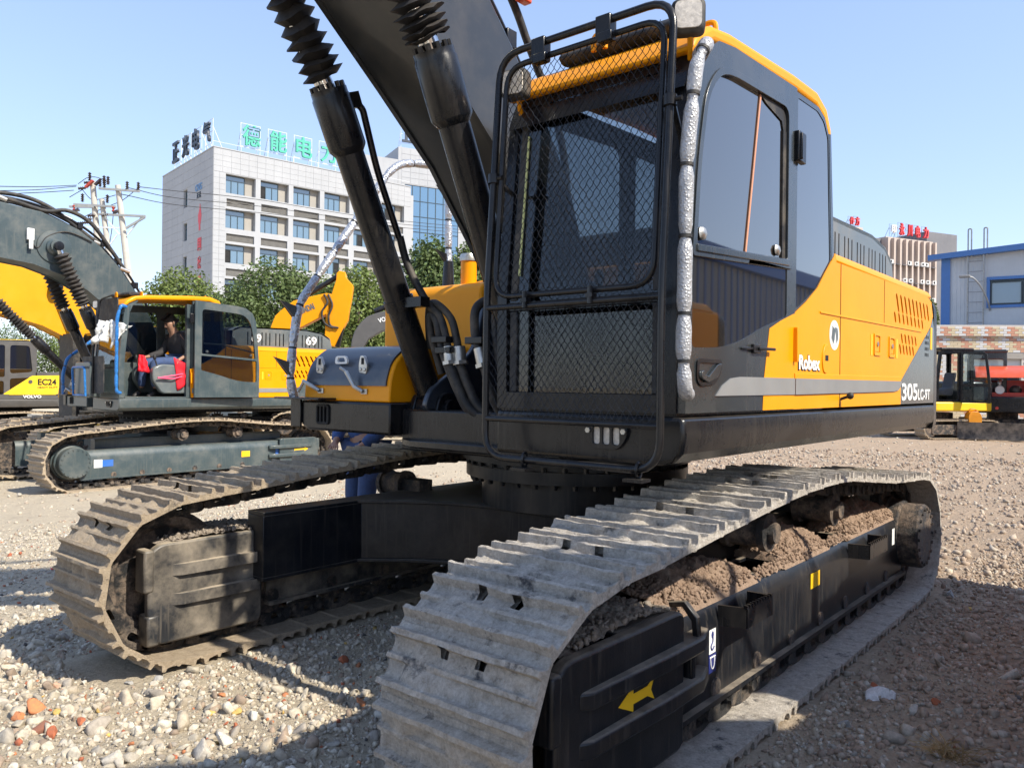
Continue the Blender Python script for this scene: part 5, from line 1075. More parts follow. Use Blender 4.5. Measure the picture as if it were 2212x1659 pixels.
# ------------------------------------------------------------------ plainer excavators further back
def simple_upper(root, body, cabm, skirt, roof, width=1.45, text_=None, cw=None):
    W = width
    for s in (1, -1):
        q = MB(); q.prism([(s*(W-.9), 1.36), (s*W, 1.36), (s*(W+.005), 1.28), (s*(W-.05), 1.16), (s*(W-.9), 1.14)], 'x', -2.6, 1.35 if s > 0 else 1.0); part('side_skirt', q, skirt, root, bev=.01)
    q = MB(); q.box(-2.6, .9, -.6, .6, 1.08, 1.34); part('main_frame', q, M['black'], root)
    q = MB(); q.prism(rpoly([(-2.55, W-.02), (-2.85, W-.08), (-3.0, .6), (-3.0, -.6), (-2.85, -W+.08), (-2.55, -W+.02)], .12), 'z', 1.15, 2.05); part('counterweight', q, cw or skirt, root, bev=.03)
    q = MB(); q.prism([(-.33, 1.365), (-2.54, 1.365), (-2.54, 2.08), (-1.0, 2.10), (-.33, 2.10)], 'y', W-.04, W); part('side_panel', q, cabm, root, bev=.006)
    q = MB(); q.prism([(.42, 1.50), (.42, 1.52), (-.25, 2.0), (-.95, 2.02), (-.95, 1.95), (-2.0, 1.95), (-2.5, 1.50)], 'y', W, W+.008); part('colour_panel', q, body, root)
    q = MB(); q.box(-2.54, -.33, -W, W-.05, 1.36, 2.09); q.box(-.33, .4, -W, -.5, 1.36, 2.0); part('engine_hood', q, body, root, bev=.03)
    q = MB(); q.prism(rpoly([(.4, 1.36), (1.0, 1.36), (.98, 1.6), (.85, 1.7), (.4, 1.7)], .05), 'y', -W, -.6); part('tool_box', q, body, root, bev=.01)
    side = rpoly([(1.33, 1.37), (1.33, 2.0), (1.22, 2.75), (1.05, 2.92), (-.2, 2.95), (-.30, 2.8), (-.36, 2.1), (-.36, 1.37)], [0, .05, .1, .12, .1, .1, 0, 0], 4)
    w1 = rpoly([(1.22, 2.0), (1.12, 2.68), (1.0, 2.78), (.40, 2.8), (.40, 1.95)], .06); w2 = rpoly([(1.24, 1.9), (1.24, 1.5), (.42, 1.5), (.42, 1.85)], .05); w3 = rpoly([(.28, 2.8), (-.18, 2.8), (-.26, 2.1), (.28, 2.05)], .08); w4 = rpoly([(.28, 1.92), (.28, 1.6), (-.22, 1.6), (-.22, 1.95)], .06)
    for y0, y1 in ((W-.05, W), (.52, .56)):
        q = MB(); q.panel(side, [w1, w2, w3, w4], 'y', y0, y1); cf = part('cab_side', q, cabm, root, ang=30)
        for w_ in (w1, w2, w3, w4): q = MB(); q.panel(w_, [], 'y', (y0+y1)/2-.003, (y0+y1)/2+.003); part('window', q, M['sideglass'], cf)
    q = MB(); q.prism([(1.22, 2.75), (1.05, 2.93), (-.2, 2.96), (-.31, 2.8), (-.26, 2.8), (-.18, 2.9), (1.02, 2.88), (1.16, 2.75)], 'y', .52, W); part('cab_roof', q, roof, root, bev=.02)
    q = MB(); q.box(1.26, 1.33, .53, W-.01, 1.37, 1.5); q.box(-.36, -.30, .53, W-.01, 1.37, 2.85); q.box(-.3, 1.28, .53, W-.01, 1.36, 1.38); part('cab_body', q, cabm, root)
    q = MB(); q.add([(1.325, .57, 1.5), (1.325, W-.06, 1.5), (1.23, W-.06, 2.74), (1.23, .57, 2.74), (1.315, .57, 1.5), (1.315, W-.06, 1.5), (1.22, W-.06, 2.74), (1.22, .57, 2.74)], [(0, 1, 2, 3), (4, 7, 6, 5), (0, 3, 7, 4), (1, 5, 6, 2), (0, 4, 5, 1), (3, 2, 6, 7)]); part('windscreen', q, M['sideglass'], root)
def boomset(root, bot, top, body, pin, collar, foot=(.80, 1.345), bellow=True, rod='chrome', paint='black', pipes=True):
    boom(root, bot, top, -.34, .16, body, pipes=pipes)
    for y in (.30, -.48): cylinder_set(root, foot, collar, pin, y, paint=paint, bellow=bellow, pipe=False, crush=.05, rod=rod)
    eye_pin(root, pin, .16, .42, .12, M['black'])
GRP = 'parked excavators'
MX = thing('excavator', 'excavator with yellow boom and bare chrome rods right behind the open-door one', 'excavator', (-4.05, -15.3, gz(-4, -15.3)-.01), 0, GRP)
undercarriage(MX, shoe='shoeb', paint='black', links=False, full=False, nseg=2, seed=5)
simple_upper(MX, M['yellow'], M['slate'], M['slate'], M['yellow'])
MBt = [(.30, 1.98), (.62, 2.20), (1.0, 2.42), (1.4, 2.68), (1.9, 2.92), (2.7, 3.12), (3.8, 3.15), (5.4, 2.8)]; MTp = [(.02, 2.05), (.35, 2.75), (.75, 3.30), (1.2, 3.72), (1.7, 4.0), (2.7, 4.18), (3.9, 4.12), (5.5, 3.4)]
boomset(MX, MBt, MTp, M['yellow'], (1.68, 3.72), (1.24, 2.60), bellow=False)
q = MB(); q.box(1.36, 1.5, .0, .7, 1.0, 2.75); part('front_screen', q, M['rubber'], MX)
cylinder_set(MX, (.95, 1.32), (2.12, 2.52), (2.95, 3.38), .62, paint='black', pipe=False, crush=.05)
VX = thing('excavator', 'yellow and grey excavator lettered EC24 at the far left edge', 'excavator', (-3.55, -22.0, gz(-3.4, -22)-.01), 0, GRP)
undercarriage(VX, shoe='shoeb', paint='black', links=False, full=False, nseg=2, seed=5)
M['volvogrey'] = pmat('warm_grey_paint', (.095, .090, .085), .4, 0, .1)
simple_upper(VX, M['yellow2'], M['volvogrey'], M['volvogrey'], M['yellow2'], 1.47)
boomset(VX, [(.30, 1.98), (.9, 2.30), (1.6, 2.75), (2.3, 3.05), (3.2, 3.2), (5.0, 2.6)], [(.02, 2.05), (.4, 2.65), (1.0, 3.2), (1.8, 3.65), (2.6, 3.85), (3.6, 3.8), (5.2, 3.1)], M['yellow2'], (2.45, 3.55), (1.75, 2.62), foot=(.55, 1.40), pipes=False)
q = MB(); q.prism([(.30, 1.49), (-.20, 1.98), (-1.02, 2.0), (-1.02, 1.94), (-1.2, 1.49)], 'y', 1.478, 1.486); q.prism([(-1.0, 1.49), (-1.2, 1.30), (-2.2, 1.30), (-2.2, 1.9), (-1.0, 1.9)], 'y', 1.474, 1.4775); part('colour_panel', q, M['yellow2'], VX)
TV = lambda b, x, z, wd, ht, m, bold=.03: text('lettering', b, (x, 1.488, z), (-1, 0, 0), (0, 0, 1), wd, ht, m, VX, .004, bold)
TV('EC24', -.38, 1.75, .46, .17, M['dark']); TV('HEAVY DUTY', -.38, 1.66, .50, .055, M['dark'], .01); TV('VOLVO', -.02, 1.40, .45, .08, M['white'])
q = MB(); q.cyl((-.2, 1.486, 1.84), (-.2, 1.50, 1.84), .05, n=16); part('fuel_cap', q, M['volvogrey'], VX)
# machines among the trees: boom and arm drawn in a plane that faces us, at their distance
def far_machine(name, label, px0, depth, body, boom_px, arm_px, words, wpx, wmat, extra, flip=1):
    base = at(px0, 829, depth); hd = Vector((CR.x, CR.y, 0)).normalized(); ang = math.atan2(hd.y, hd.x)+R(8)
    hx = Vector((math.cos(ang), math.sin(ang), 0)); ny = Vector((-hx.y, hx.x, 0)); g = gz(base.x, base.y)
    rt = thing(name, label, 'excavator', (base.x, base.y, g), ang, GRP)
    def loc(px, py, yl=0):                       # pixel to (x,z) in the machine's own boom plane
        v = ray(px, py); t = ((base+ny*yl)-CAMP).dot(ny)/v.dot(ny); p = CAMP+v*t-Vector((base.x, base.y, g)); return (p.dot(hx), p.z)
    undercarriage(rt, shoe='shoeb', paint='black', links=False, full=False, nseg=2, seed=5); simple_upper(rt, body, M['slate'], M['slate'], body)
    q = MB(); q.prism([loc(*p, -.3) for p in boom_px], 'y', -.30, .25); bo_ = part('boom', q, body, rt, bev=.02)
    if arm_px: q = MB(); q.prism([loc(*p, -.3) for p in arm_px], 'y', -.30, .30); part('arm', q, body, rt, bev=.02)
    if words:
        a, b, c = [loc(*p, -.31) for p in wpx]; text('lettering', words, (a[0], -.312, a[1]), (b[0]-a[0], 0, b[1]-a[1]), (-(b[1]-a[1]), 0, b[0]-a[0]), math.hypot(b[0]-a[0], b[1]-a[1]), math.hypot(c[0]-a[0], c[1]-a[1]), wmat, rt, .004, .03)
    for (p0, p1, r_, m_) in extra: q = MB(); a, b = loc(*p0, -.1), loc(*p1, -.1); q.cyl((a[0], -.05, a[1]), (b[0], -.05, b[1]), r_, n=14); part('ram', q, m_, rt)
    return rt, loc
q4 = lambda x, y: ((950+x/4.0218)/1.66637, (900+y/4.0218)/1.66637)
qq = lambda *L_: [q4(*p) for p in L_]
fm, lc = far_machine('excavator', 'orange excavator with raised boom and folded arm among the trees', 585, 27, M['orange'],
    qq((20, 1420), (60, 1230), (110, 1080), (165, 950), (250, 870), (430, 735), (700, 670), (900, 625), (985, 640), (985, 880), (900, 930), (560, 1110), (270, 1250), (220, 1420)),
    qq((1050, 340), (1090, 300), (1180, 320), (1190, 400), (1290, 510), (1265, 700), (1225, 900), (1215, 1000), (1120, 1180), (1020, 1400), (870, 1380), (900, 900), (985, 620), (1045, 430)),
    'HYUNDAI', qq((470, 960), (742, 850), (445, 870)), M['hoodgrey'], [(q4(480, 740), q4(1120, 350), .09, M['black']), (q4(1150, 950), q4(1050, 1400), .12, M['black']), (q4(200, 1010), q4(165, 1300), .13, M['rubber'])])
for pts in (((930, 640), (990, 800), (940, 950), (960, 1090), (1080, 1130)), ((870, 640), (920, 760), (840, 900), (880, 1060), (1000, 1130))):
    clamp_hose(fm, [(lambda a: (a[0], -.36, a[1]))(lc(*q4(*p), -.36)) for p in pts], .035)
far_machine('excavator', 'dark grey boom excavator with white lettering behind the near tool box', 775, 25, M['volvogrey'],
    qq((1255, 1420), (1275, 1290), (1310, 1180), (1400, 1050), (1500, 960), (1640, 910), (1840, 865), (2100, 800), (2300, 780), (2300, 900), (2050, 1060), (1920, 1110), (1700, 1180), (1520, 1280), (1440, 1420)), None,
    'VOLVO', qq((1665, 1060), (1905, 985), (1650, 995)), M['white'], [(q4(1600, 890), q4(1960, 740), .08, M['black']), (q4(1420, 1120), q4(1345, 1420), .16, M['rubber'])])

# ------------------------------------------------------------------ right background: two small machines, jerry can
def small_ex(name, label, pos, ang, body, cabm, scale=1.0):
    rt = thing(name, label, 'excavator', pos, ang, GRP); rt.scale = (scale,)*3; return rt
TR2 = [(1.15, .03), (1.30, .08), (1.42, .20), (1.42, .36), (1.30, .50), (1.10, .56), (.3, .57), (-.5, .58), (-1.1, .56), (-1.32, .48), (-1.42, .34), (-1.40, .18), (-1.28, .07), (-1.1, .03)]
def small_tracks(rt, yc=.78, wd=.42):
    for s in (1, -1):
        seg, pt = resample(TR2, 34); me = _cache.setdefault(('ss', wd), shoe_mesh('track_shoe', M['shoeb'], wd, pt, 9, 2))
        for a, b in seg:
            t = (b-a).normalized(); n = Vector((t.z, 0, -t.x)); c = (a+b)/2; o = link('track_shoe', me, rt); o.matrix_basis = Matrix(((t.x, 0, n.x, c.x), (0, -1, 0, s*yc), (t.z, 0, n.z, c.z), (0, 0, 0, 1)))
        q = MB(); q.prism(rrect(-1.1, 1.1, .14, .44, .08), 'y', s*yc-.14, s*yc+.14); part('track_frame', q, M['roller'], rt, bev=.02)
        for x in (-1.12, 1.12): q = MB(); q.cyl((x, s*yc-.12, .30), (x, s*yc+.12, .30), .22, n=20); part('idler_wheel', q, M['roller'], rt)
    q = MB(); q.box(-.6, .6, -.7, .7, .35, .6); q.cyl((0, 0, .55), (0, 0, .78), .42, n=24); part('car_body', q, M['roller'], rt)
depR = 24.0
pb = on(2165, 945, 2, .0); 
# red one: its tail faces us, blade towards us
bl = on(2200, 940, 2, 0); dirc = Vector((CAMP.x-bl.x, CAMP.y-bl.y, 0)).normalized()
angR = math.atan2(-dirc.y, -dirc.x)
RX = small_ex('excavator', 'small orange-red excavator with raised hood and dozer blade at right edge', at(2166, 829, 24.6)*1, angR+R(4), None, None)
RX.location = (RX.location.x, RX.location.y, gz(RX.location.x, RX.location.y))
small_tracks(RX, .95, .45)
q = MB(); q.prism(rpoly([(-1.62, -1.0), (-1.50, -1.0), (-1.50, 1.0), (-1.62, 1.0)], .0), 'z', .02, .52) if False else q.prism([(-2.02, .03), (-1.96, .06), (-1.93, .28), (-1.98, .52), (-2.05, .54), (-2.0, .28)], 'y', -1.25, 1.25); part('dozer_blade', q, M['blackd'], RX, bev=.006)
for y in (-.55, .55): q = MB(); q.bar((-1.95, y, .25), (-.6, y*.8, .42), .10, .14); part('blade_arm', q, M['blackc'], RX)
q = MB(); q.prism(rpoly([(-1.05, -.72), (-.95, -.92), (.5, -.95), (.5, .95), (-.95, .92), (-1.05, .72)], .2), 'z', .80, 1.30); part('counterweight', q, M['black'], RX, bev=.05, seg=3)
q = MB(); q.cyl((-1.04, -.25+.45, .95), (-1.07, -.25+.45, .95), .045, n=16); part('tail_reflector', q, M['red'], RX)
q = MB(); q.prism([(-.95, 1.30), (-.95, 1.62), (-.80, 1.80), (.2, 1.80), (.2, 1.30)], 'y', .62, .92); q.prism([(-.95, 1.30), (-.95, 1.62), (-.80, 1.80), (.2, 1.80), (.2, 1.30)], 'y', -.92, -.62); part('body_side', q, M['orangered'], RX, bev=.03)
for k in range(6): q = MB(); q.box(-.962, -.952, .66, .86, 1.34+k*.06, 1.37+k*.06); part('vent_slot_shade', q, M['dark'], RX)  # no slots are cut: dark strips stand for the shade inside them
q = MB(); q.box(-.8, .3, -.62, .62, 1.30, 1.42); q.box(-.1, .2, -.6, .6, 1.42, 1.8); part('engine_bay', q, M['red'], RX)
q = MB(); q.lathe([(0, 0), (.12, 0), (.13, .05), (.12, .5), (0, .52)], (-.85, .12, 1.50), (-.4, .12, 1.50), 20); q2 = part('air_filter', q, M['whiteb'], RX); q = MB(); q.tube(spline([(-.7, .12, 1.62), (-.7, .12, 1.74), (-.6, .08, 1.80), (-.45, .1, 1.76)], 5), .05, 10); part('intake_pipe', q, M['zinc'], q2)
for y in (-.30, .42): q = MB(); q.ball((-.62, y, 1.50), .18, .17, .15, 12); part('engine_part', q, M['rubber'], RX)
hd_ = [(-1.25, 1.86), (-1.15, 1.98), (-.7, 2.18), (-.05, 2.26), (-.05, 2.20), (-.68, 2.11), (-1.12, 1.92)]
q = MB(); q.prism(hd_, 'y', -.92, .78); part('raised_hood', q, M['orangered'], RX, bev=.02)
q = MB(); q.prism([(-1.08, 1.93), (-.1, 2.19), (-.1, 1.92)], 'y', -.90, -.86); q.prism([(-1.08, 1.93), (-.1, 2.19), (-.1, 1.92)], 'y', .72, .76); part('hood_side', q, M['rubber'], RX)
cab_s = [(1.15, 1.0), (1.15, 1.7), (.98, 2.62), (.85, 2.70), (-.12, 2.70), (-.2, 2.6), (-.2, 1.0)]
for (y0, y1) in ((.90, .95), (-.10, -.06)):
    q = MB(); q.panel(cab_s, [rpoly([(1.05, 1.5), (.9, 2.5), (-.08, 2.5), (-.1, 1.5)], .06)], 'y', y0, y1); cf = part('cab_side', q, M['slate'], RX); q = MB(); q.panel(rpoly([(1.05, 1.5), (.9, 2.5), (-.08, 2.5), (-.1, 1.5)], .06), [], 'y', (y0+y1)/2-.004, (y0+y1)/2+.004); part('window', q, M['glassc'], cf)
q = MB(); q.panel([(-.10, 1.0), (.95, 1.0), (.95, 2.70), (-.10, 2.70)], [rrect(.0, .86, 1.75, 2.45, .06)], 'x', -.22, -.17); part('cab_rear', q, M['slate'], RX, bev=.02); q = MB(); q.panel(rrect(.0, .86, 1.75, 2.45, .06), [], 'x', -.20, -.194); part('rear_window', q, M['glassc'], RX)
q = MB(); q.prism(rpoly([(-.26, -.12), (1.02, -.12), (1.02, .97), (-.26, .97)], .08), 'z', 2.66, 2.76); part('cab_roof', q, M['slate'], RX, bev=.03)
# yellow cab machine
YX = small_ex('excavator', 'small yellow and black excavator with cab door swung open at right', at(2026, 829, 24.5), math.atan2(-CR.y, -CR.x)+R(14), None, None)
YX.location = (YX.location.x, YX.location.y, gz(YX.location.x, YX.location.y)); small_tracks(YX, .85, .42)
q = MB(); q.prism(rrect(-1.2, 1.0, -.95, .95, .15), 'z', .84, 1.12); part('lower_body', q, M['yellow2'], YX, bev=.04)
q = MB(); q.prism(rrect(-1.2, -.35, -.92, .92, .15), 'z', 1.12, 1.75); part('engine_hood', q, M['slate'], YX, bev=.06)
cs = [(.90, 1.12), (.90, 1.75), (.78, 2.60), (.62, 2.70), (-.38, 2.70), (-.44, 2.6), (-.44, 1.12)]
for (y0, y1, hs) in ((.86, .92, [rpoly([(.80, 1.18), (.80, 1.75), (.70, 2.55), (.10, 2.58), (.10, 1.18)], .05), rpoly([(.02, 1.5), (.02, 2.58), (-.34, 2.58), (-.36, 1.5)], .05)]), (-.05, -.01, [rpoly([(.80, 1.4), (.68, 2.55), (-.34, 2.58), (-.36, 1.5)], .05)])):
    q = MB(); q.panel(cs, hs, 'y', y0, y1); part('cab_side', q, M['black'], YX)
q = MB(); q.panel(rpoly([(.02, 1.5), (.02, 2.58), (-.34, 2.58), (-.36, 1.5)], .05), [], 'y', .887, .893); part('window', q, M['glassc'], YX)
q = MB(); q.prism(rpoly([(.75, -.06), (.75, .93), (-.46, .93), (-.46, -.06)], .06), 'z', 2.66, 2.74); part('cab_roof', q, M['black'], YX, bev=.02)
q = MB(); q.panel([(.0, 1.0), (.93, 1.0), (.93, 2.7), (.0, 2.7)], [rrect(.06, .86, 1.5, 2.6, .05)], 'x', -.44, -.40); part('cab_rear', q, M['black'], YX); q = MB(); q.box(.86, .90, -.02, .90, 1.12, 1.3); part('cab_front', q, M['black'], YX)
dr = link('cab_door', None, YX); dr.matrix_basis = Matrix.Translation((.04, .93, 0)) @ Matrix.Rotation(R(118), 4, 'Z')
q = MB(); q.panel([(.0, 1.10), (.80, 1.10), (.80, 1.75), (.70, 2.55), (.60, 2.62), (.0, 2.62)], [rpoly([(.06, 1.16), (.74, 1.16), (.74, 1.58), (.06, 1.58)], .03), rpoly([(.06, 1.66), (.73, 1.66), (.64, 2.52), (.06, 2.56)], .04)], 'y', 0, .04); part('door_frame', q, M['black'], dr)
for pl in ([(.06, 1.16), (.74, 1.16), (.74, 1.58), (.06, 1.58)], [(.06, 1.66), (.73, 1.66), (.64, 2.52), (.06, 2.56)]): q = MB(); q.panel(pl, [], 'y', .017, .023); part('door_glass', q, M['glassc'], dr)
q = MB(); q.prism(rpoly([(.05, 1.3), (.40, 1.3), (.38, 1.5), (.10, 1.55), (.0, 2.0), (-.1, 2.0)], .06), 'y', .25, .65); part('operator_seat', q, M['seat'], YX, bev=.03)
q = MB(); q.prism([(.9, 1.15), (1.0, 1.4), (1.5, 2.1), (1.75, 2.2), (1.8, 2.05), (1.6, 1.9), (1.2, 1.2)], 'y', -.55, -.30); part('boom', q, M['yellow2'], YX, bev=.02)
j = at(2103, 829, 23.6); q = MB(); q.prism(rpoly([(-.19, 0), (.19, 0), (.20, .30), (.10, .42), (-.12, .43), (-.20, .32)], .07), 'y', -.12, .12); q.cyl((.10, 0, .41), (.12, 0, .47), .035, n=10); q.tube(fillet([(-.13, 0, .40), (-.10, 0, .50), (.06, 0, .49), (.08, 0, .42)], .03), .02, 8)
jc = part('jerry_can', q, pmat('amber_plastic', (.62, .24, .02), .35), bev=.03, seg=3); jc.location = (j.x, j.y, gz(j.x, j.y)+.42); jc.rotation_euler.z = math.atan2(CR.y, CR.x); tag(jc, 'amber plastic jerry can standing between the two small excavators', 'jerry can')
q = MB(); q.box(-.3, .3, -.2, .2, 0, .42); jb = part('timber_block', q, M['mudg'], bev=.02); jb.location = (j.x, j.y, gz(j.x, j.y)); jb.rotation_euler.z = math.atan2(CR.y, CR.x); tag(jb, 'muddy block under the amber jerry can', 'block')
# ------------------------------------------------------------------ buildings
def wallmat(name, a, b, tile=None, rough=.8):
    t = NT(name); c = t.coord('Object'); n1 = t.noise(c, .35, 6, .65); st = t.noise(t.coord('Object', False, (1.2, 1.2, .12)), 1.5, 5, .7, .45, .8)
    base = t.mix(t.ramp(n1, .3, .7), a, b); base = t.mix(t.math('MULTIPLY', st, .18), base, tuple(x*.55 for x in a)); t.l(base, t.b.inputs['Base Color']); t.b.inputs['Roughness'].default_value = rough
    t.bump(t.noise(c, 6, 6, .7), .1, .05); return t.m
M['conc'] = wallmat('pale_cladding', (.34, .35, .365), (.39, .40, .415)); M['recess'] = wallmat('beige_wall', (.30, .28, .245), (.35, .325, .29)); M['beige'] = wallmat('pinkish_render', (.42, .355, .31), (.50, .42, .365)); M['dgrey'] = wallmat('dark_grey_render', (.13, .135, .15), (.17, .17, .185))
M['frame'] = pmat('dark_window_frame', (.03, .05, .06), .4); M['louvre'] = pmat('grey_louvre', (.30, .29, .27), .6); M['green'] = pmat('green_sign', (.06, .38, .28), .45); M['signdark'] = pmat('dark_sign', (.025, .035, .055), .5); M['signred'] = pmat('red_sign', (.62, .045, .05), .5); M['signblue'] = pmat('blue_sign_print', (.12, .25, .45), .5); M['signframe'] = pmat('white_steel_frame', (.66, .68, .70), .5)
Rh = Vector((CR.x, CR.y, 0)).normalized(); Dh = Vector((CD.x, CD.y, 0)).normalized()
def placed(pt, ang_deg):   # local frame: x along the facade running right and away by ang, y away from viewer
    return math.atan2(Rh.y, Rh.x)-R(0)+R(ang_deg)
def tiles(name, u0, u1, v0, v1, tw, th, gap, holes=()):
    """cladding slabs with open joints as one relief sheet: boxes in local (u along, v up), returns list"""
    out = []; nv = max(1, round((v1-v0)/th)); nu = max(1, round((u1-u0)/tw)); a, b = (u1-u0)/nu, (v1-v0)/nv
    for j in range(nv):
        for i in range(nu):
            r_ = (u0+i*a+gap/2, u0+(i+1)*a-gap/2, v0+j*b+gap/2, v0+(j+1)*b-gap/2)
            if not any(r_[0] < h[1] and r_[1] > h[0] and r_[2] < h[3] and r_[3] > h[2] for h in holes): out.append(r_)
    return out
# --- the office block at left
oc = at(456, 829, 82); oc.z = -.5; H = 26.4
OB = thing('office_building', 'pale grey office block with green and dark rooftop lettering at left', 'building', oc, math.atan2(Rh.y, Rh.x)+R(41))
# local x runs along the lit facade (right and away), local y runs along the shaded facade (left and away)
NBAY, BAY, FL, TOPW = 6, 3.8, 3.68, 2.55
LEN = 1.3+NBAY*BAY+.4
holes, wins, lous = [], [], []
for fl in range(5):
    zt = H-TOPW-fl*FL
    for b in range(NBAY):
        x0 = 1.3+b*BAY; holes.append([(x0, zt-2.02), (x0+3.25, zt-2.02), (x0+3.25, zt), (x0, zt)]); wins.append((x0, zt)); holes.append([(x0+.1, zt-3.42), (x0+3.15, zt-3.42), (x0+3.15, zt-2.60), (x0+.1, zt-2.60)]); lous.append((x0+.1, zt-3.42))
q = MB(); q.panel([(0, 0), (LEN, 0), (LEN, H), (0, H)], holes, 'y', -.0, .55); part('front_wall', q, M['conc'], OB, smooth=False)
q = MB(); q.box(.62, LEN, .62, 16.1, 0, H-.8); part('building_core', q, M['recess'], OB, smooth=False)
lw_h = [[(y, z), (y+1.15, z), (y+1.15, z+2.0), (y, z+2.0)] for z in (H-5.0, H-8.75, H-12.5, H-16.2) for y in (7.9,)]
q = MB(); q.panel([(.56, 0), (16.6, 0), (16.6, H), (.56, H)], lw_h, 'x', -.0, .5); part('side_wall', q, M['conc'], OB, smooth=False)
q = MB(); q.box(0, LEN, 16.2, 16.6, 0, H); q.box(LEN, LEN+.4, 0, 16.6, 0, H-1); part('rear_wall', q, M['conc'], OB, smooth=False)
r4 = random.Random(4)
def window(parent, org, ux, wd, ht, cols=2, top=.45, dep=(0, 1, 0), open_=0, glass='winglass'):
    org, ux, dep = Vector(org), Vector(ux), Vector(dep); f = 0.055
    def bx3(u0, u1, v0, v1, d0, d1):
        p = [org+ux*u+Vector((0, 0, v))+dep*d for d in (d0, d1) for v in (v0, v1) for u in (u0, u1)]
        return p, [(0, 2, 3, 1), (4, 5, 7, 6), (0, 1, 5, 4), (2, 6, 7, 3), (0, 4, 6, 2), (1, 3, 7, 5)]
    q = MB(); vt = ht-top
    for a in ((0, wd, 0, f), (0, wd, ht-f, ht), (0, f, f, ht-f), (wd-f, wd, f, ht-f), (f, wd-f, vt-f/2, vt+f/2)): q.add(*bx3(*a, -.04, .06))
    for k in range(1, cols+1): q.add(*bx3(wd*k/(cols+1)-f/2, wd*k/(cols+1)+f/2, f, vt-f/2, -.04, .06)) if cols > 0 else None
    wo = part('window', q, M['frame'], parent, smooth=False)
    xs = [f+(wd-2*f)*k/(cols+1) for k in range(cols+2)]
    for k in range(cols+1):
        q = MB(); q.add(*bx3(xs[k], xs[k+1], f, vt-f/2, .02, .03)); part('pane', q, M['dark'] if (open_ and k == open_-1) else M[glass], wo, smooth=False)  # open sash: a dark sheet carries the shade of the room behind
    q = MB(); q.add(*bx3(f, wd-f, vt+f/2, ht-f, .02, .03)); part('pane', q, M[glass], wo, smooth=False)
    return wo
for x0, zt in wins:
    window(OB, (x0+.02, .50, zt-1.98), (1, 0, 0), 2.2, 1.92, 2, .5, open_=r4.choice((0, 0, 1, 2, 3, 0)))
for x0, z0 in lous:
    q = MB()
    for k in range(7): z = z0+.06+k*.112; q.add([(x0, .18, z), (x0+3.05, .18, z), (x0+3.05, .34, z+.07), (x0, .34, z+.07), (x0, .18, z-.03), (x0+3.05, .18, z-.03), (x0+3.05, .34, z+.04), (x0, .34, z+.04)], [(0, 1, 2, 3), (4, 7, 6, 5), (0, 4, 5, 1), (1, 5, 6, 2), (2, 6, 7, 3), (3, 7, 4, 0)])
    part('louvre', q, M['louvre'], OB, smooth=False)
for z in (H-5.0, H-8.75, H-12.5, H-16.2): window(OB, (.25, 7.92, z+.02), (0, 1, 0), 1.1, 1.95, 1, .5, dep=(1, 0, 0), open_=0)
q = MB()
for a, b, c, d in tiles('t', .0, 16.6, 8, H-.12, 1.9, .93, .022, [(7.7, 9.2, z-.1, z+2.1) for z in (H-5.0, H-8.75, H-12.5, H-16.2)]): q.box(-.03, .0-.001, a, b, c, d)
o = part('cladding_tiles', q, M['conc'], OB, smooth=False); o['kind'] = 'stuff'
q = MB()
for a, b, c, d in tiles('t', .0, LEN, H-TOPW+.08, H-.12, .95, .61, .018): q.box(a, b, -.03, -.001, c, d)
for fl in range(5):
    for a, b, c, d in tiles('t', 0, 1.25, H-TOPW-fl*FL-3.6, H-TOPW-fl*FL+.05, .6, .61, .018): q.box(a, b, -.03, -.001, c, d)
o = part('cladding_tiles', q, M['conc'], OB, smooth=False); o['kind'] = 'stuff'
q = MB(); q.box(-.06, LEN, -.06, .6, H, H+.10); q.box(-.06, .55, .6, 16.6, H, H+.10); part('coping', q, M['conc'], OB, smooth=False)
q = MB()
for k in range(8): q.cyl((k*3, .3, H+.1), (k*3, .3, H+.75), .03, n=6)
q.tube([(0, .3, H+.7), (LEN, .3, H+.7)], .025, 6); part('roof_rail', q, M['signframe'], OB)
# rooftop letters (each letter with its steel frame is a sign of its own)
def wloc(parent, p): return parent.matrix_basis @ Vector(p) if False else (Matrix.Translation(parent.location) @ parent.rotation_euler.to_matrix().to_4x4()) @ Vector(p)
def wdir(parent, v): return parent.rotation_euler.to_matrix() @ Vector(v)
def roof_letter(parent, ch, p, right, wd, ht, mat, label, z0, group, post=.8, name='sign_letter', thick=.25, bold=.02, fm='signframe'):
    base = wloc(parent, p); rt = wdir(parent, right).normalized(); s = thing(name, label, 'sign', base, 0, group)
    n = rt.cross(Vector((0, 0, 1)))
    text('letter', ch, rt*.1+Vector((0, 0, post))+n*.08, rt, (0, 0, 1), wd, ht, mat, s, thick, bold)
    f = MB()
    for u in (0, wd+.2): f.bar(rt*u-n*.06+Vector((0, 0, 0)), rt*u-n*.06+Vector((0, 0, post+ht+.15)), .045, .045)
    for v in (post-.08, post+ht*.5, post+ht+.12): f.bar(rt*0-n*.06+Vector((0, 0, v)), rt*(wd+.2)-n*.06+Vector((0, 0, v)), .04, .04)
    for u in (0, wd+.2): f.bar(rt*u-n*.06+Vector((0, 0, post+ht*.7)), rt*u-n*1.2, .05, .05)
    part('letter_frame', f, M[fm], s); return s
for k, ch in enumerate('德能电力'):
    roof_letter(OB, ch, (3.0+k*3.05, .35, H+.1), (1, 0, 0), 1.95, 2.25, M['green'], '%s green rooftop letter on the pale office block' % ('leftmost', 'second from left', 'third from left', 'rightmost')[k], 0, 'green rooftop letters')
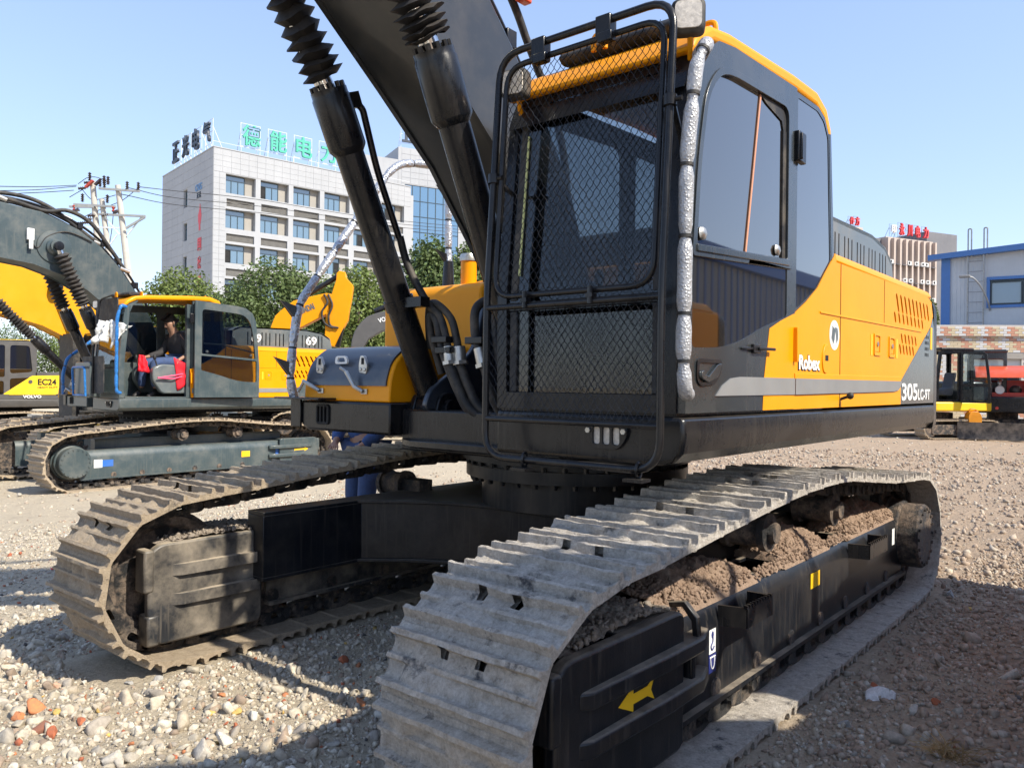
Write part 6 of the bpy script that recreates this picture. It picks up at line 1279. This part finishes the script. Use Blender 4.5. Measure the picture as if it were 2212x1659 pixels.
for k, ch in enumerate('正光电气'):
    roof_letter(OB, ch, (.3, 13.4-k*3.3, H+.1), (0, -1, 0), 2.0, 2.35, M['signdark'], '%s dark rooftop letter above the shaded office side' % ('leftmost', 'second from left', 'third from left', 'rightmost')[k], 0, 'dark rooftop letters')
LT_ = lambda b, y, z, wd, ht, m, bold=.02: text('wall_lettering', b, (-.035, y, z), (0, -1, 0), (0, 0, 1), wd, ht, m, OB, .05, bold)
LT_('CHZG', 5.2, H-3.85, 2.0, .75, M['signblue']); LT_('正光', 4.75, H-4.65, 1.25, .65, M['signdark'])
for k, ch in enumerate('国家高新'): LT_(ch, 4.3, H-10.35-k*2.0, 1.05, 1.35, M['signred'], .03)
q = MB(); q.prism([(3.75, H-5.3), (3.45, H-6.0), (3.3, H-6.7), (3.45, H-7.3), (3.6, H-7.55), (3.6, H-8.2), (4.05, H-8.2), (4.05, H-7.55), (4.25, H-7.2), (4.3, H-6.5), (4.0, H-6.1)], 'x', -.06, -.03); part('torch_logo', q, M['signred'], OB)
# --- the block with the glass wall behind it
gc = at(848, 829, 112); gc.z = -.5; GH = 38.0
GB = thing('glass_fronted_building', 'taller pale block with blue glass wall behind the boom', 'building', gc, math.atan2(Rh.y, Rh.x)+R(28))
def gpix(px, py): # pixel to facade local (x,z)
    n = wdir(GB, (0, -1, 0)); v = ray(px, py); t = (gc-CAMP).dot(n)/v.dot(n); p = CAMP+v*t-gc; return p.dot(wdir(GB, (1, 0, 0))), p.z
gx0, ztop = gpix(868, 312)[0], gpix(868, 318)[1]; GH = ztop; g1 = gpix(868, 398); g2 = gpix(1000, 520); gl_x0 = gpix(874, 420)[0]; gl_x1 = gpix(990, 480)[0]; gl_top = gpix(874, 398)[1]
q = MB(); q.panel([(gx0-.0, 0), (gl_x1+7, 0), (gl_x1+7, GH), (gx0, GH)], [[(gl_x0, 6), (gl_x1, 6), (gl_x1, gl_top), (gl_x0, gl_top)]], 'y', 0, .6); part('front_wall', q, M['conc'], GB, smooth=False)
q = MB(); q.box(gx0, gl_x1+7, .8, 14, 0, GH-1); part('building_core', q, M['dgrey'], GB, smooth=False); q = MB(); q.box(gx0-.5, gx0, .0, 16, 0, GH); part('side_wall', q, M['dgrey'] if False else M['conc'], GB, smooth=False)
nc, nr = 7, 11; cw, rh = (gl_x1-gl_x0)/nc, (gl_top-6)/nr
for i in range(nc):
    for j in range(nr):
        q = MB(); q.box(gl_x0+i*cw+.06, gl_x0+(i+1)*cw-.06, .10, .14, 6+j*rh+.06, 6+(j+1)*rh-.06); o = part('glass_panel', q, M['wall_glass'], GB, smooth=False)
        if (i, j) in ((1, 6), (1, 3), (4, 5)): o.matrix_basis = Matrix.Translation((0, .1, 6+(j+1)*rh)) @ Matrix.Rotation(R(-22), 4, 'X') @ Matrix.Translation((0, -.1, -6-(j+1)*rh))
q = MB()
for i in range(nc+1): q.box(gl_x0+i*cw-.05, gl_x0+i*cw+.05, .05, .25, 6, gl_top)
for j in range(nr+1): q.box(gl_x0, gl_x1, .06, .24, 6+j*rh-.04, 6+j*rh+.04)
part('mullion_grid', q, M['frame'], GB, smooth=False)
q = MB()
for a, b, c, d in tiles('t', gx0, gl_x1+7, gl_top+.1, GH-.1, 1.3, .9, .05): q.box(a, b, -.03, -.001, c, d)
for a, b, c, d in tiles('t', gx0, gl_x0-.05, 14, gl_top+.1, 1.3, .9, .05): q.box(a, b, -.03, -.001, c, d)
o = part('cladding_tiles', q, M['conc'], GB, smooth=False); o['kind'] = 'stuff'
pz = gpix(868, 300); roof_letter(GB, '正', (gpix(868, 283)[0], .3, GH), (1, 0, 0), 3.0, 2.4, M['signdark'], 'dark rooftop letter half hidden by the boom', 0, None, .8)
lx = gpix(845, 398)[0]; q = MB(); q.box(gpix(822, 400)[0]-3, gx0-.6, -.2, 14, 0, gpix(822, 340)[1]); part('lower_wing', q, M['conc'], GB, smooth=False)
# --- far right: the block with red letters
fc = at(1893, 829, 150); fc.z = -1
FB = thing('far_office_building', 'pinkish far building with red rooftop letters beyond the hood', 'building', fc, math.atan2(Rh.y, Rh.x)+R(24))
def fpix(px, py):
    n = wdir(FB, (0, -1, 0)); v = ray(px, py); t = (fc-CAMP).dot(n)/v.dot(n); p = CAMP+v*t-fc; return p.dot(wdir(FB, (1, 0, 0))), p.z
q8 = lambda x, y: ((3000+x/4.424)/1.66637, (780+y/4.424)/1.66637)
fx0, fx1 = fpix(*q8(870, 500))[0], fpix(*q8(1620, 600))[0]; fh = fpix(*q8(870, 310))[1]; FLR = fpix(*q8(1090, 470))[1]-fpix(*q8(1090, 750))[1]
q = MB(); q.box(fx0, fx1, .5, 14, 0, fh); part('main_block', q, M['beige'], FB, smooth=False)
q = MB(); q.box(fx0-12, fx0-.05, 1.5, 14, 0, fpix(*q8(700, 310))[1]); part('left_block', q, M['dgrey'], FB, smooth=False)
q = MB(); q.box(fx0-40, fx0-10, -3, 8, 0, fpix(*q8(560, 260))[1]); part('left_wing', q, M['beige'], FB, smooth=False)
q = MB(); q.box(fx1+.05, fx1+9, 2, 14, 0, fpix(*q8(1680, 215))[1]); part('stair_tower', q, M['dgrey'], FB, smooth=False)
q = MB(); q.box(fx0+8, fx1, 5, 12, fh, fpix(*q8(1300, 290))[1]); part('roof_house', q, M['dgrey'], FB, smooth=False)
nb = 8; bw = (fx1-fx0)/nb; zt = fpix(*q8(1090, 455))[1]
for i in range(nb+1): q = MB(); q.box(fx0+i*bw-.22, fx0+i*bw+.22, -.2, .55, 0, zt+1.2); part('pilaster', q, M['beige'], FB, smooth=False)
for fl in range(6):
    for i in range(nb):
        window(FB, (fx0+i*bw+.9, .44, zt-2.6-fl*FLR), (1, 0, 0), bw-1.7, 2.5, 1, .6, glass='winglass')
        if fl < 5 and r4.random() < .75:
            xa = fx0+i*bw+r4.uniform(.9, bw-1.6); q = MB(); q.box(xa, xa+.95, -.35, .2, zt-3.75-fl*FLR, zt-3.05-fl*FLR); ac = part('air_conditioner', q, M['whiteb'], FB, smooth=False); q = MB(); q.cyl((xa+.38, -.37, zt-3.4-fl*FLR), (xa+.38, -.35, zt-3.4-fl*FLR), .26, n=14); part('fan_grille', q, M['dark'], ac)
        if fl < 5: q = MB(); q.box(fx0+i*bw+.3, fx0+(i+1)*bw-.3, -.5, .5, zt-3.95-fl*FLR, zt-3.85-fl*FLR); part('ac_ledge', q, M['dgrey'], FB, smooth=False)
def flet(ch, px0, py0, px1, py1, label, mat='signred', group='red rooftop letters'):
    a = fpix(*q8(px0, py1)); b = fpix(*q8(px1, py0)); return roof_letter(FB, ch, (a[0], .6, fh), (1, 0, 0), (b[0]-a[0]), b[1]-a[1], M[mat], label, 0, group, max(.2, a[1]-fh), thick=.4, bold=.025, fm='dgrey')
for k, (ch, b) in enumerate(zip('永川电力', ((1070, 105, 1145, 290), (1200, 130, 1270, 305), (1325, 150, 1395, 325), (1450, 170, 1525, 340)))): flet(ch, *b, '%s red letter of the big rooftop row on the far building' % ('first', 'second', 'third', 'fourth')[k])
s = flet('印', 935, 130, 1015, 250, 'white diamond sign beside the red rooftop letters', 'white', None)
zw = fpix(*q8(150, 190))[1]
for ch, b in zip('作方', ((65, 55, 130, 160), (150, 60, 215, 190))):
    a = fpix(*q8(b[0], b[3])); c = fpix(*q8(b[2], b[1])); w0 = wloc(FB, (a[0], -2.5, 0)); roof_letter(FB, ch, (a[0], -2.5, fpix(*q8(560, 260))[1]), (1, 0, 0), c[0]-a[0], c[1]-a[1], M['signred'], '%s of two small red letters above the engine cover' % ('left' if ch == '作' else 'right'), 0, 'red letters left', max(.3, a[1]-fpix(*q8(560, 260))[1]), thick=.4, bold=.02, fm='dgrey')
# --- right: brick-tiled low building with a corrugated hall above
bc = at(2032, 829, 29.5); bc.z = -.05
BR = thing('brick_building', 'low brick-tiled building with a window behind the small excavators', 'building', bc, math.atan2(Rh.y, Rh.x)+R(-6))
BH = 3.95; M['mortar'] = pmat('mortar', (.52, .49, .45), .9, 0, .1); bcol = [pmat('tile_%s' % n_, c_, .55, 0, .12, 30) for n_, c_ in (('cream', (.60, .50, .33)), ('white', (.62, .61, .59)), ('salmon', (.56, .29, .19)))]
wx0, wx1, wz0, wz1 = 1.02, 2.85, 1.55, 2.70
q = MB(); q.panel([(-.6, 0), (8, 0), (8, BH), (-.6, BH)], [[(wx0, wz0), (wx1, wz0), (wx1, wz1), (wx0, wz1)]], 'y', 0, .3); part('wall', q, M['mortar'], BR, smooth=False)
q = MB(); q.box(-.6, 8, .35, 4, 0, BH); part('room', q, M['dgrey'], BR, smooth=False)
bl_, bh_ = .262, .086; bm_ = []
for c_ in bcol: q = MB(); q.box(0, bl_-.012, -.018, -.001, 0, bh_-.011); bm_.append(q.mesh('brick', c_, False))
rest = [MB() for _ in bcol]; cnt = 0
for j in range(int(BH/bh_)):
    z = .02+j*bh_
    for i in range(-1, 22):
        x = -.6+i*bl_+(j % 2)*bl_/2
        if x < -.6 or x+bl_ > 5.2: continue
        if x < wx1+.06 and x+bl_ > wx0-.06 and z < wz1+.22 and z+bh_ > wz0-.10: continue
        k = 2 if ((i*2+(j % 2)+(j//2)*1) % 7) in (0, 1) else (1 if (i*3+j*5) % 5 < 2 else 0)
        if j*bh_ > BH-.45: k = (i*7+j*3) % 3
        if cnt < 300 and z > 1.15 and x < 3.2:
            o = link('brick', bm_[k], BR); o.location = (x, 0 if j*bh_ < BH-.45 else -.10, z); cnt += 1
        else: y = 0 if j*bh_ < BH-.45 else -.10; rest[k].box(x, x+bl_-.012, y-.018, y-.001, z, z+bh_-.011)
for k in range(3):
    if rest[k].v: o = link('brick_rows', rest[k].mesh('brick_rows', bcol[k], False, fix=False), BR); o['kind'] = 'stuff'
q = MB(); q.box(-.6, 8, -.10, -.001, BH-.43, BH); part('parapet', q, M['mortar'], BR, smooth=False)
q = MB(); q.box(wx0-.06, wx1+.05, -.06, .1, wz1, wz1+.2); q.box(wx0-.05, wx1+.05, -.06, .1, wz0-.09, wz0); q.box(wx0, wx1, .05, .12, wz1-.32, wz1-.28); part('window_surround', q, M['recess'], BR, smooth=False)
q = MB(); q.box(wx0, wx1, .14, .15, wz0, wz1); part('window_pane', q, M['sideglass'], BR, smooth=False); q = MB(); q.box(wx0, wx1, .10, .13, wz1-.28, wz1); part('shutter_box', q, M['whiteb'], BR, smooth=False)
hc = at(2046, 829, 33); hc.z = 0
WH = thing('warehouse', 'white corrugated warehouse with blue trim at the right edge', 'building', hc, math.atan2(Rh.y, Rh.x)+R(-33))
M['sheet'] = pmat('white_sheet_metal', (.54, .565, .58), .55, 0, .06, 1.5, streak=.15, dcol=(.35, .36, .36)); M['bluetrim'] = pmat('blue_trim', (.06, .17, .42), .4, 0, .06)
hz = lambda x: 7.05+.06*x; wy0, wy1 = 4.95, 5.98; wa, wb = 1.5, 7
sh = [(0, 0), (10, 0), (10, hz(10)), (0, hz(0))]; q = MB(); q.panel(sh, [[(wa, wy0), (wb, wy0), (wb, wy1), (wa, wy1)]], 'y', 0, .12); part('wall', q, M['sheet'], WH, smooth=False)
for k in range(34):
    x = .12+k*.145
    if x < wa-.03 : q = MB(); q.box(x, x+.035, -.03, -.001, 0, hz(x)-.1); part('sheet_rib', q, M['sheet'], WH, smooth=False)
    elif x < 5: q = MB(); q.box(x, x+.035, -.03, -.001, 3.5, wy0-.06); part('sheet_rib', q, M['sheet'], WH, smooth=False); q = MB(); q.box(x, x+.035, -.03, -.001, wy1+.06, hz(x)-.1); part('sheet_rib', q, M['sheet'], WH, smooth=False)
q = MB(); q.prism([(-.75, hz(-.75)-.1), (10, hz(10)-.1), (10, hz(10)+.16), (-.75, hz(-.75)+.12)], 'y', -.35, .2); part('roof_trim', q, M['bluetrim'], WH, smooth=False)
q = MB(); q.box(-.26, .07, -.09, .1, 0, hz(-.2)); part('corner_trim', q, M['bluetrim'], WH, smooth=False)
q = MB(); q.box(-.3, 10, .3, 8, 0, 6.7); part('hall', q, M['sheet'], WH, smooth=False)
for k in range(4): window(WH, (wa+.02+k*1.12, .03, wy0+.02), (1, 0, 0), 1.10, .98, 0, .06, glass='winglass')
q = MB(); q.panel([(wa-.12, wy0-.12), (wb, wy0-.12), (wb, wy1+.12), (wa-.12, wy1+.12)], [[(wa, wy0), (wb+1, wy0), (wb+1, wy1), (wa, wy1)]] if False else [[(wa, wy0), (wb-.05, wy0), (wb-.05, wy1), (wa, wy1)]], 'y', -.06, -.002); part('window_trim', q, M['bluetrim'], WH, smooth=False)
LD = thing('ladder', 'grey steel ladder fixed to the warehouse wall beside the blue corner', 'ladder', wloc(WH, (.72, -.25, 0)), WH.rotation_euler.z)
for x in (0, .56):
    q = MB(); q.tube(fillet([(x, 0, 3.2), (x, 0, 8.1), (x+.12, .0, 8.1), (x+.12, .0, 6.95)], .06), .028, 8); part('ladder_rail', q, M['steel'], LD)
for k in range(10): q = MB(); q.tube([(0, 0, 3.4+k*.42), (.56, 0, 3.4+k*.42)], .016, 6); part('rung', q, M['steel'], LD)
LM = thing('wall_lamp', 'grey arm lamp fixed on the warehouse wall below its window', 'lamp', wloc(WH, (1.52, -.05, 0)), WH.rotation_euler.z)
q = MB(); q.tube(spline([(0, 0, 4.75), (-.10, -.45, 5.15), (-.32, -.9, 5.65), (-.55, -1.15, 5.95), (-.72, -1.25, 6.02)], 6), .035, 8); part('lamp_arm', q, M['zinc'], LM); q = MB(); q.box(-1.05, -.66, -1.42, -1.10, 5.98, 6.06); part('lamp_head', q, M['louvre'], LM, bev=.02)
# ------------------------------------------------------------------ poles and wires
M['polec'] = pmat('pole_concrete', (.46, .43, .38), .85, 0, .12, 4); M['arm'] = pmat('galvanised_arm', (.28, .29, .29), .6)
PD = 39.0
def pole(name, label, top, bot, r0=.13, r1=.2):
    t, b = at(*top, PD), at(*bot, PD); d = (b-t).normalized(); b2 = t+d*((t.z+.6)/-d.z); s = thing(name, label, 'utility pole', (b2.x, b2.y, gz(b2.x, b2.y)), 0, 'utility poles'); o_ = Vector(s.location)
    q = MB(); q.cyl(t-o_, b2-o_, r0, r1, 20); part('shaft', q, M['polec'], s); return s, o_
def ins(s, o_, p, n=4, r_=.09, h=.42, mat='brownins', up=(0, 0, 1)):
    q = MB(); prof = [(0.03, 0)]
    for k in range(n): prof += [(r_, h*(k+.35)/n), (.035, h*(k+.75)/n)]
    prof.append((.02, h)); q.lathe(prof, p-o_, p-o_+Vector(up), 10); part('insulator', q, M[mat], s)
M['brownins'] = pmat('brown_insulator', (.035, .02, .018), .25, coat=.5); M['redins'] = pmat('red_fuse', (.40, .05, .03), .4)
q9 = lambda x, y: ((250+x/3.858)/1.66637, (620+y/3.858)/1.66637)
P1, o1 = pole('utility_pole', 'rightmost concrete utility pole with braced cross arms at left', q9(672, 185), q9(815, 1400)); P2, o2 = pole('utility_pole', 'leftmost concrete utility pole with strain insulators', q9(322, 130), q9(385, 920)); P3, o3 = pole('utility_pole', 'shorter middle concrete utility pole', q9(450, 380), q9(540, 1100), .12, .17)
def crossarm(s, o_, a, b, w_=.10, dz=0): q = MB(); q.bar(at(*q9(*a), PD-.2+dz)-o_, at(*q9(*b), PD-.2-dz)-o_, w_, .10); part('cross_arm', q, M['arm'], s)
crossarm(P1, o1, (410, 228), (975, 268)); crossarm(P1, o1, (400, 585), (1055, 615)); crossarm(P2, o2, (0, 480), (345, 485)); crossarm(P2, o2, (60, 450), (640, 480)); crossarm(P1, o1, (785, 780), (1050, 625), .07)
for a, b in (((1000, 625), (810, 870)), ((480, 610), (700, 870)), ((660, 870), (570, 1000)), ((220, 765), (700, 775))): q = MB(); q.bar(at(*q9(*a), PD-.1)-o1, at(*q9(*b), PD-.1)-o1, .05, .05); part('brace', q, M['signframe'], P1)
for p in ((800, 245), (955, 255), (425, 205), (485, 215)): ins(P1, o1, at(*q9(*p), PD-.2))
for p in ((180, 415), (525, 430), (280, 120), (480, 165), (535, 175)): ins(P3, o3, at(*q9(*p), PD-.2))
for a, b in (((225, 212), (330, 118)), ((355, 180), (420, 120))): q = MB(); q.bar(at(*q9(*a), PD-.3)-o2, at(*q9(*b), PD-.3)-o2, .16, .10); part('strain_arm', q, M['redins'] if a[0] < 300 else M['brownins'], P2)
for p in ((200, 150), (120, 230), (250, 610), (200, 660), (150, 710), (440, 600)): ins(P2, o2, at(*q9(*p), PD-.2), 4, .08, .4, up=CR*1.0+CU*.1)
for p in ((65, 540), (610, 560)):
    ins(P3, o3, at(*q9(p[0], p[1]), PD-.2), 2, .09, .35, 'redins'); q = MB(); a = at(*q9(p[0], p[1]+5), PD-.2)-o3; q.bar(a, at(*q9(p[0]+65, p[1]-20), PD-.2)-o3, .16, .12); part('fuse_cutout', q, M['brownins'], P3)
def wire(label, pts, r_=.018):
    q = MB(); P_ = [at(x, y, d) for x, y, d in pts]; q.tube(spline(P_, 8), r_, 5); tag(part('power_line', q, M['rubber']), label, 'cable', 'overhead wires')
def qd(x, y, d=PD): return (*q9(x, y), d)
wire('top overhead wire running left from the poles', [(-60, 402, 30), (80, 404, 35), qd(100, 185)]); wire('second overhead wire running left from the poles', [(-60, 413, 30), (70, 411, 35), qd(90, 200)]); wire('third overhead wire running left from the poles', [(-60, 421, 30), (70, 417, 35), qd(60, 255)])
for k, (p, e) in enumerate((((955, 205), (800, 560)), ((800, 215), (790, 510)), ((730, 310), (800, 590)))):
    y0 = (455, 470, 492)[k]; wire('%s overhead wire crossing the office block' % ('upper', 'middle', 'lower')[k], [qd(*p), (380, 413+k*15, 50), (560, 432+k*14, 58), (800, 470+k*8, 66), (1100, 500+k*6, 74)], .022)
wire('jumper wire looping over the pole heads', [qd(120, 165), qd(260, 75), qd(400, 80), qd(560, 150)]); wire('slack wire between the left and right poles', [qd(170, 235), qd(300, 375), qd(450, 370), qd(640, 320)]); wire('slanting wire from cross arm to pole foot', [qd(955, 220), qd(740, 390), qd(530, 480), qd(250, 600), qd(180, 650)]); wire('steep wire beside the middle pole', [qd(610, 560), qd(590, 780), qd(560, 980)]); wire('thin wire rising left of the poles', [qd(0, 350), qd(180, 245), qd(330, 160)])
# ------------------------------------------------------------------ trees
def leafmat():
    t = NT('foliage'); c = t.coord('Object'); a = t.n('Attribute'); a.attribute_name = 'tone'
    t.l(a.outputs['Color'], t.b.inputs['Base Color']); t.b.inputs['Roughness'].default_value = .6; t.b.inputs['Specular IOR Level'].default_value = .35
    tr = t.n('BsdfTranslucent'); t.l(a.outputs['Color'], tr.inputs['Color']); mx = t.n('MixShader'); mx.inputs[0].default_value = .3; t.l(t.b.outputs[0], mx.inputs[1]); t.l(tr.outputs[0], mx.inputs[2]); t.l(mx.outputs[0], t.t.nodes['Material Output'].inputs[0]); return t.m
M['leaf'] = leafmat(); M['bark'] = pmat('bark', (.10, .075, .055), .9, 0, .3, 12, bump=.6, bs=20)
def tree(label, px, top, depth, wpx, seed, n=9000, low=.22, tone=(.055, .085, .026)):
    n = int(n*2.3); rs = np.random.RandomState(seed); b = at(px, 829, depth); g = gz(b.x, b.y); zt = at(px, top, depth).z-g; rx = wpx*depth/1697/2
    s = thing('tree', label, 'tree', (b.x, b.y, g), rs.uniform(0, 6), 'trees behind the yard')
    q = MB(); q.tube(spline([(0, 0, 0), (.05, .02, zt*.2), (-.05, .05, zt*.45), (.05, 0, zt*.7)], 5), .2, 8, rf=lambda t: .20*(1-.75*t)*zt/9); tr = part('trunk', q, M['bark'], s)
    lobes = [(0, 0, zt*.62, rx*.75, zt*.36)]
    for k in range(11):
        a = rs.uniform(0, 6.28); rr = rx*rs.uniform(.35, .72); z = zt*rs.uniform(low+.12, .86); r2 = rx*rs.uniform(.28, .46)*(1.15-z/zt*.4); lobes.append((rr*math.cos(a)*(1.15-.5*z/zt), rr*math.sin(a)*(1.15-.5*z/zt), z, r2, r2*rs.uniform(.7, 1.0)))
        if k < 6: q = MB(); l_ = lobes[-1]; q.tube(spline([(0, 0, zt*.3), (l_[0]*.5, l_[1]*.5, z*.8), (l_[0], l_[1], z)], 4), .05, 6, rf=lambda t: .07*(1-.7*t)); part('limb', q, M['bark'], tr)
    L_ = np.array(lobes); wgt = L_[:, 3]**2*L_[:, 4]**.5; idx = rs.choice(len(L_), n, p=wgt/wgt.sum()); d = rs.normal(size=(n, 3)); d /= np.linalg.norm(d, axis=1)[:, None]
    rad = rs.uniform(.55, 1.04, n)**.6; clump = rs.randint(0, 60, n); cn = rs.normal(size=(60, 3))*.10*rx
    P = L_[idx, :3]+d*np.stack([L_[idx, 3], L_[idx, 3], L_[idx, 4]], 1)*rad[:, None]+cn[clump]*.5
    P[:, 2] = np.clip(P[:, 2], zt*low*.7, zt*1.01)
    n_ = n; sz = rs.uniform(.06, .14, n)*zt/8.5; nr_ = d*.6+rs.normal(size=(n, 3))*.6+np.array([0, 0, .35]); nr_ /= np.linalg.norm(nr_, axis=1)[:, None]
    u = np.cross(nr_, rs.normal(size=(n, 3))); u /= np.linalg.norm(u, axis=1)[:, None]; v = np.cross(nr_, u)
    V_ = np.stack([P-u*sz[:, None], P-v*sz[:, None]*.55+nr_*sz[:, None]*.12, P+u*sz[:, None], P+v*sz[:, None]*.55+nr_*sz[:, None]*.12], 1).reshape(-1, 3)
    me = bpy.data.meshes.new('crown'); me.vertices.add(n*4); me.vertices.foreach_set('co', V_.ravel().astype(np.float32)); me.loops.add(n*4); me.loops.foreach_set('vertex_index', np.arange(n*4, dtype=np.int32)); me.polygons.add(n); me.polygons.foreach_set('loop_start', np.arange(0, n*4, 4, dtype=np.int32)); me.update(calc_edges=True)
    c = np.array(tone)*rs.uniform(.6, 1.35, (n, 1))*(.7+.6*rs.rand(60))[clump][:, None]+rs.uniform(0, .02, (n, 1))*np.array([1.2, 1, .2]); at_ = me.color_attributes.new('tone', 'FLOAT_COLOR', 'POINT'); at_.data.foreach_set('color', np.repeat(np.concatenate([c, np.ones((n, 1))], 1), 4, 0).ravel().astype(np.float32)); me.materials.append(M['leaf']); link('crown', me, s)
YG, DG = (.15, .20, .055), (.10, .145, .05)
for a in (('round tree below the shaded side of the office block', 392, 574, 47, 240, 1, 9000, .2, YG), ('broad tree in front of the office corner', 595, 552, 45, 260, 2, 10000, .2, DG), ('lower tree left of the orange boom', 520, 600, 43, 190, 3, 6000, .15, DG), ('tree between orange boom and near ram', 775, 570, 46, 230, 4, 9000, .15, YG), ('smaller tree behind the orange boom', 690, 590, 52, 200, 5, 6000, .15, YG),
          ('dark tree under the glass wall', 930, 508, 60, 190, 6, 9000, .15, DG), ('tree right of the glass wall behind the boom', 1010, 515, 62, 130, 7, 7000, .15, DG), ('shrubby tree beyond the dark grey boom', 850, 635, 48, 200, 8, 6000, .1, YG), ('low tree at far left edge behind the yellow machine', 10, 745, 60, 130, 9, 4000, .1, YG), ('tree between the far building and the warehouse', 2003, 636, 75, 60, 10, 4000, .1, DG), ('low tree behind the left row of excavators', 250, 790, 62, 150, 12, 4000, .1, YG), ('tree behind the yellow boom at the left edge', 40, 690, 58, 190, 14, 6000, .1, DG), ('tree left of the utility poles behind the booms', 165, 715, 60, 170, 15, 6000, .1, YG), ('leafy tree hidden behind the cab', 1120, 560, 60, 170, 13, 5000, .1, DG)):
    tree(*a)
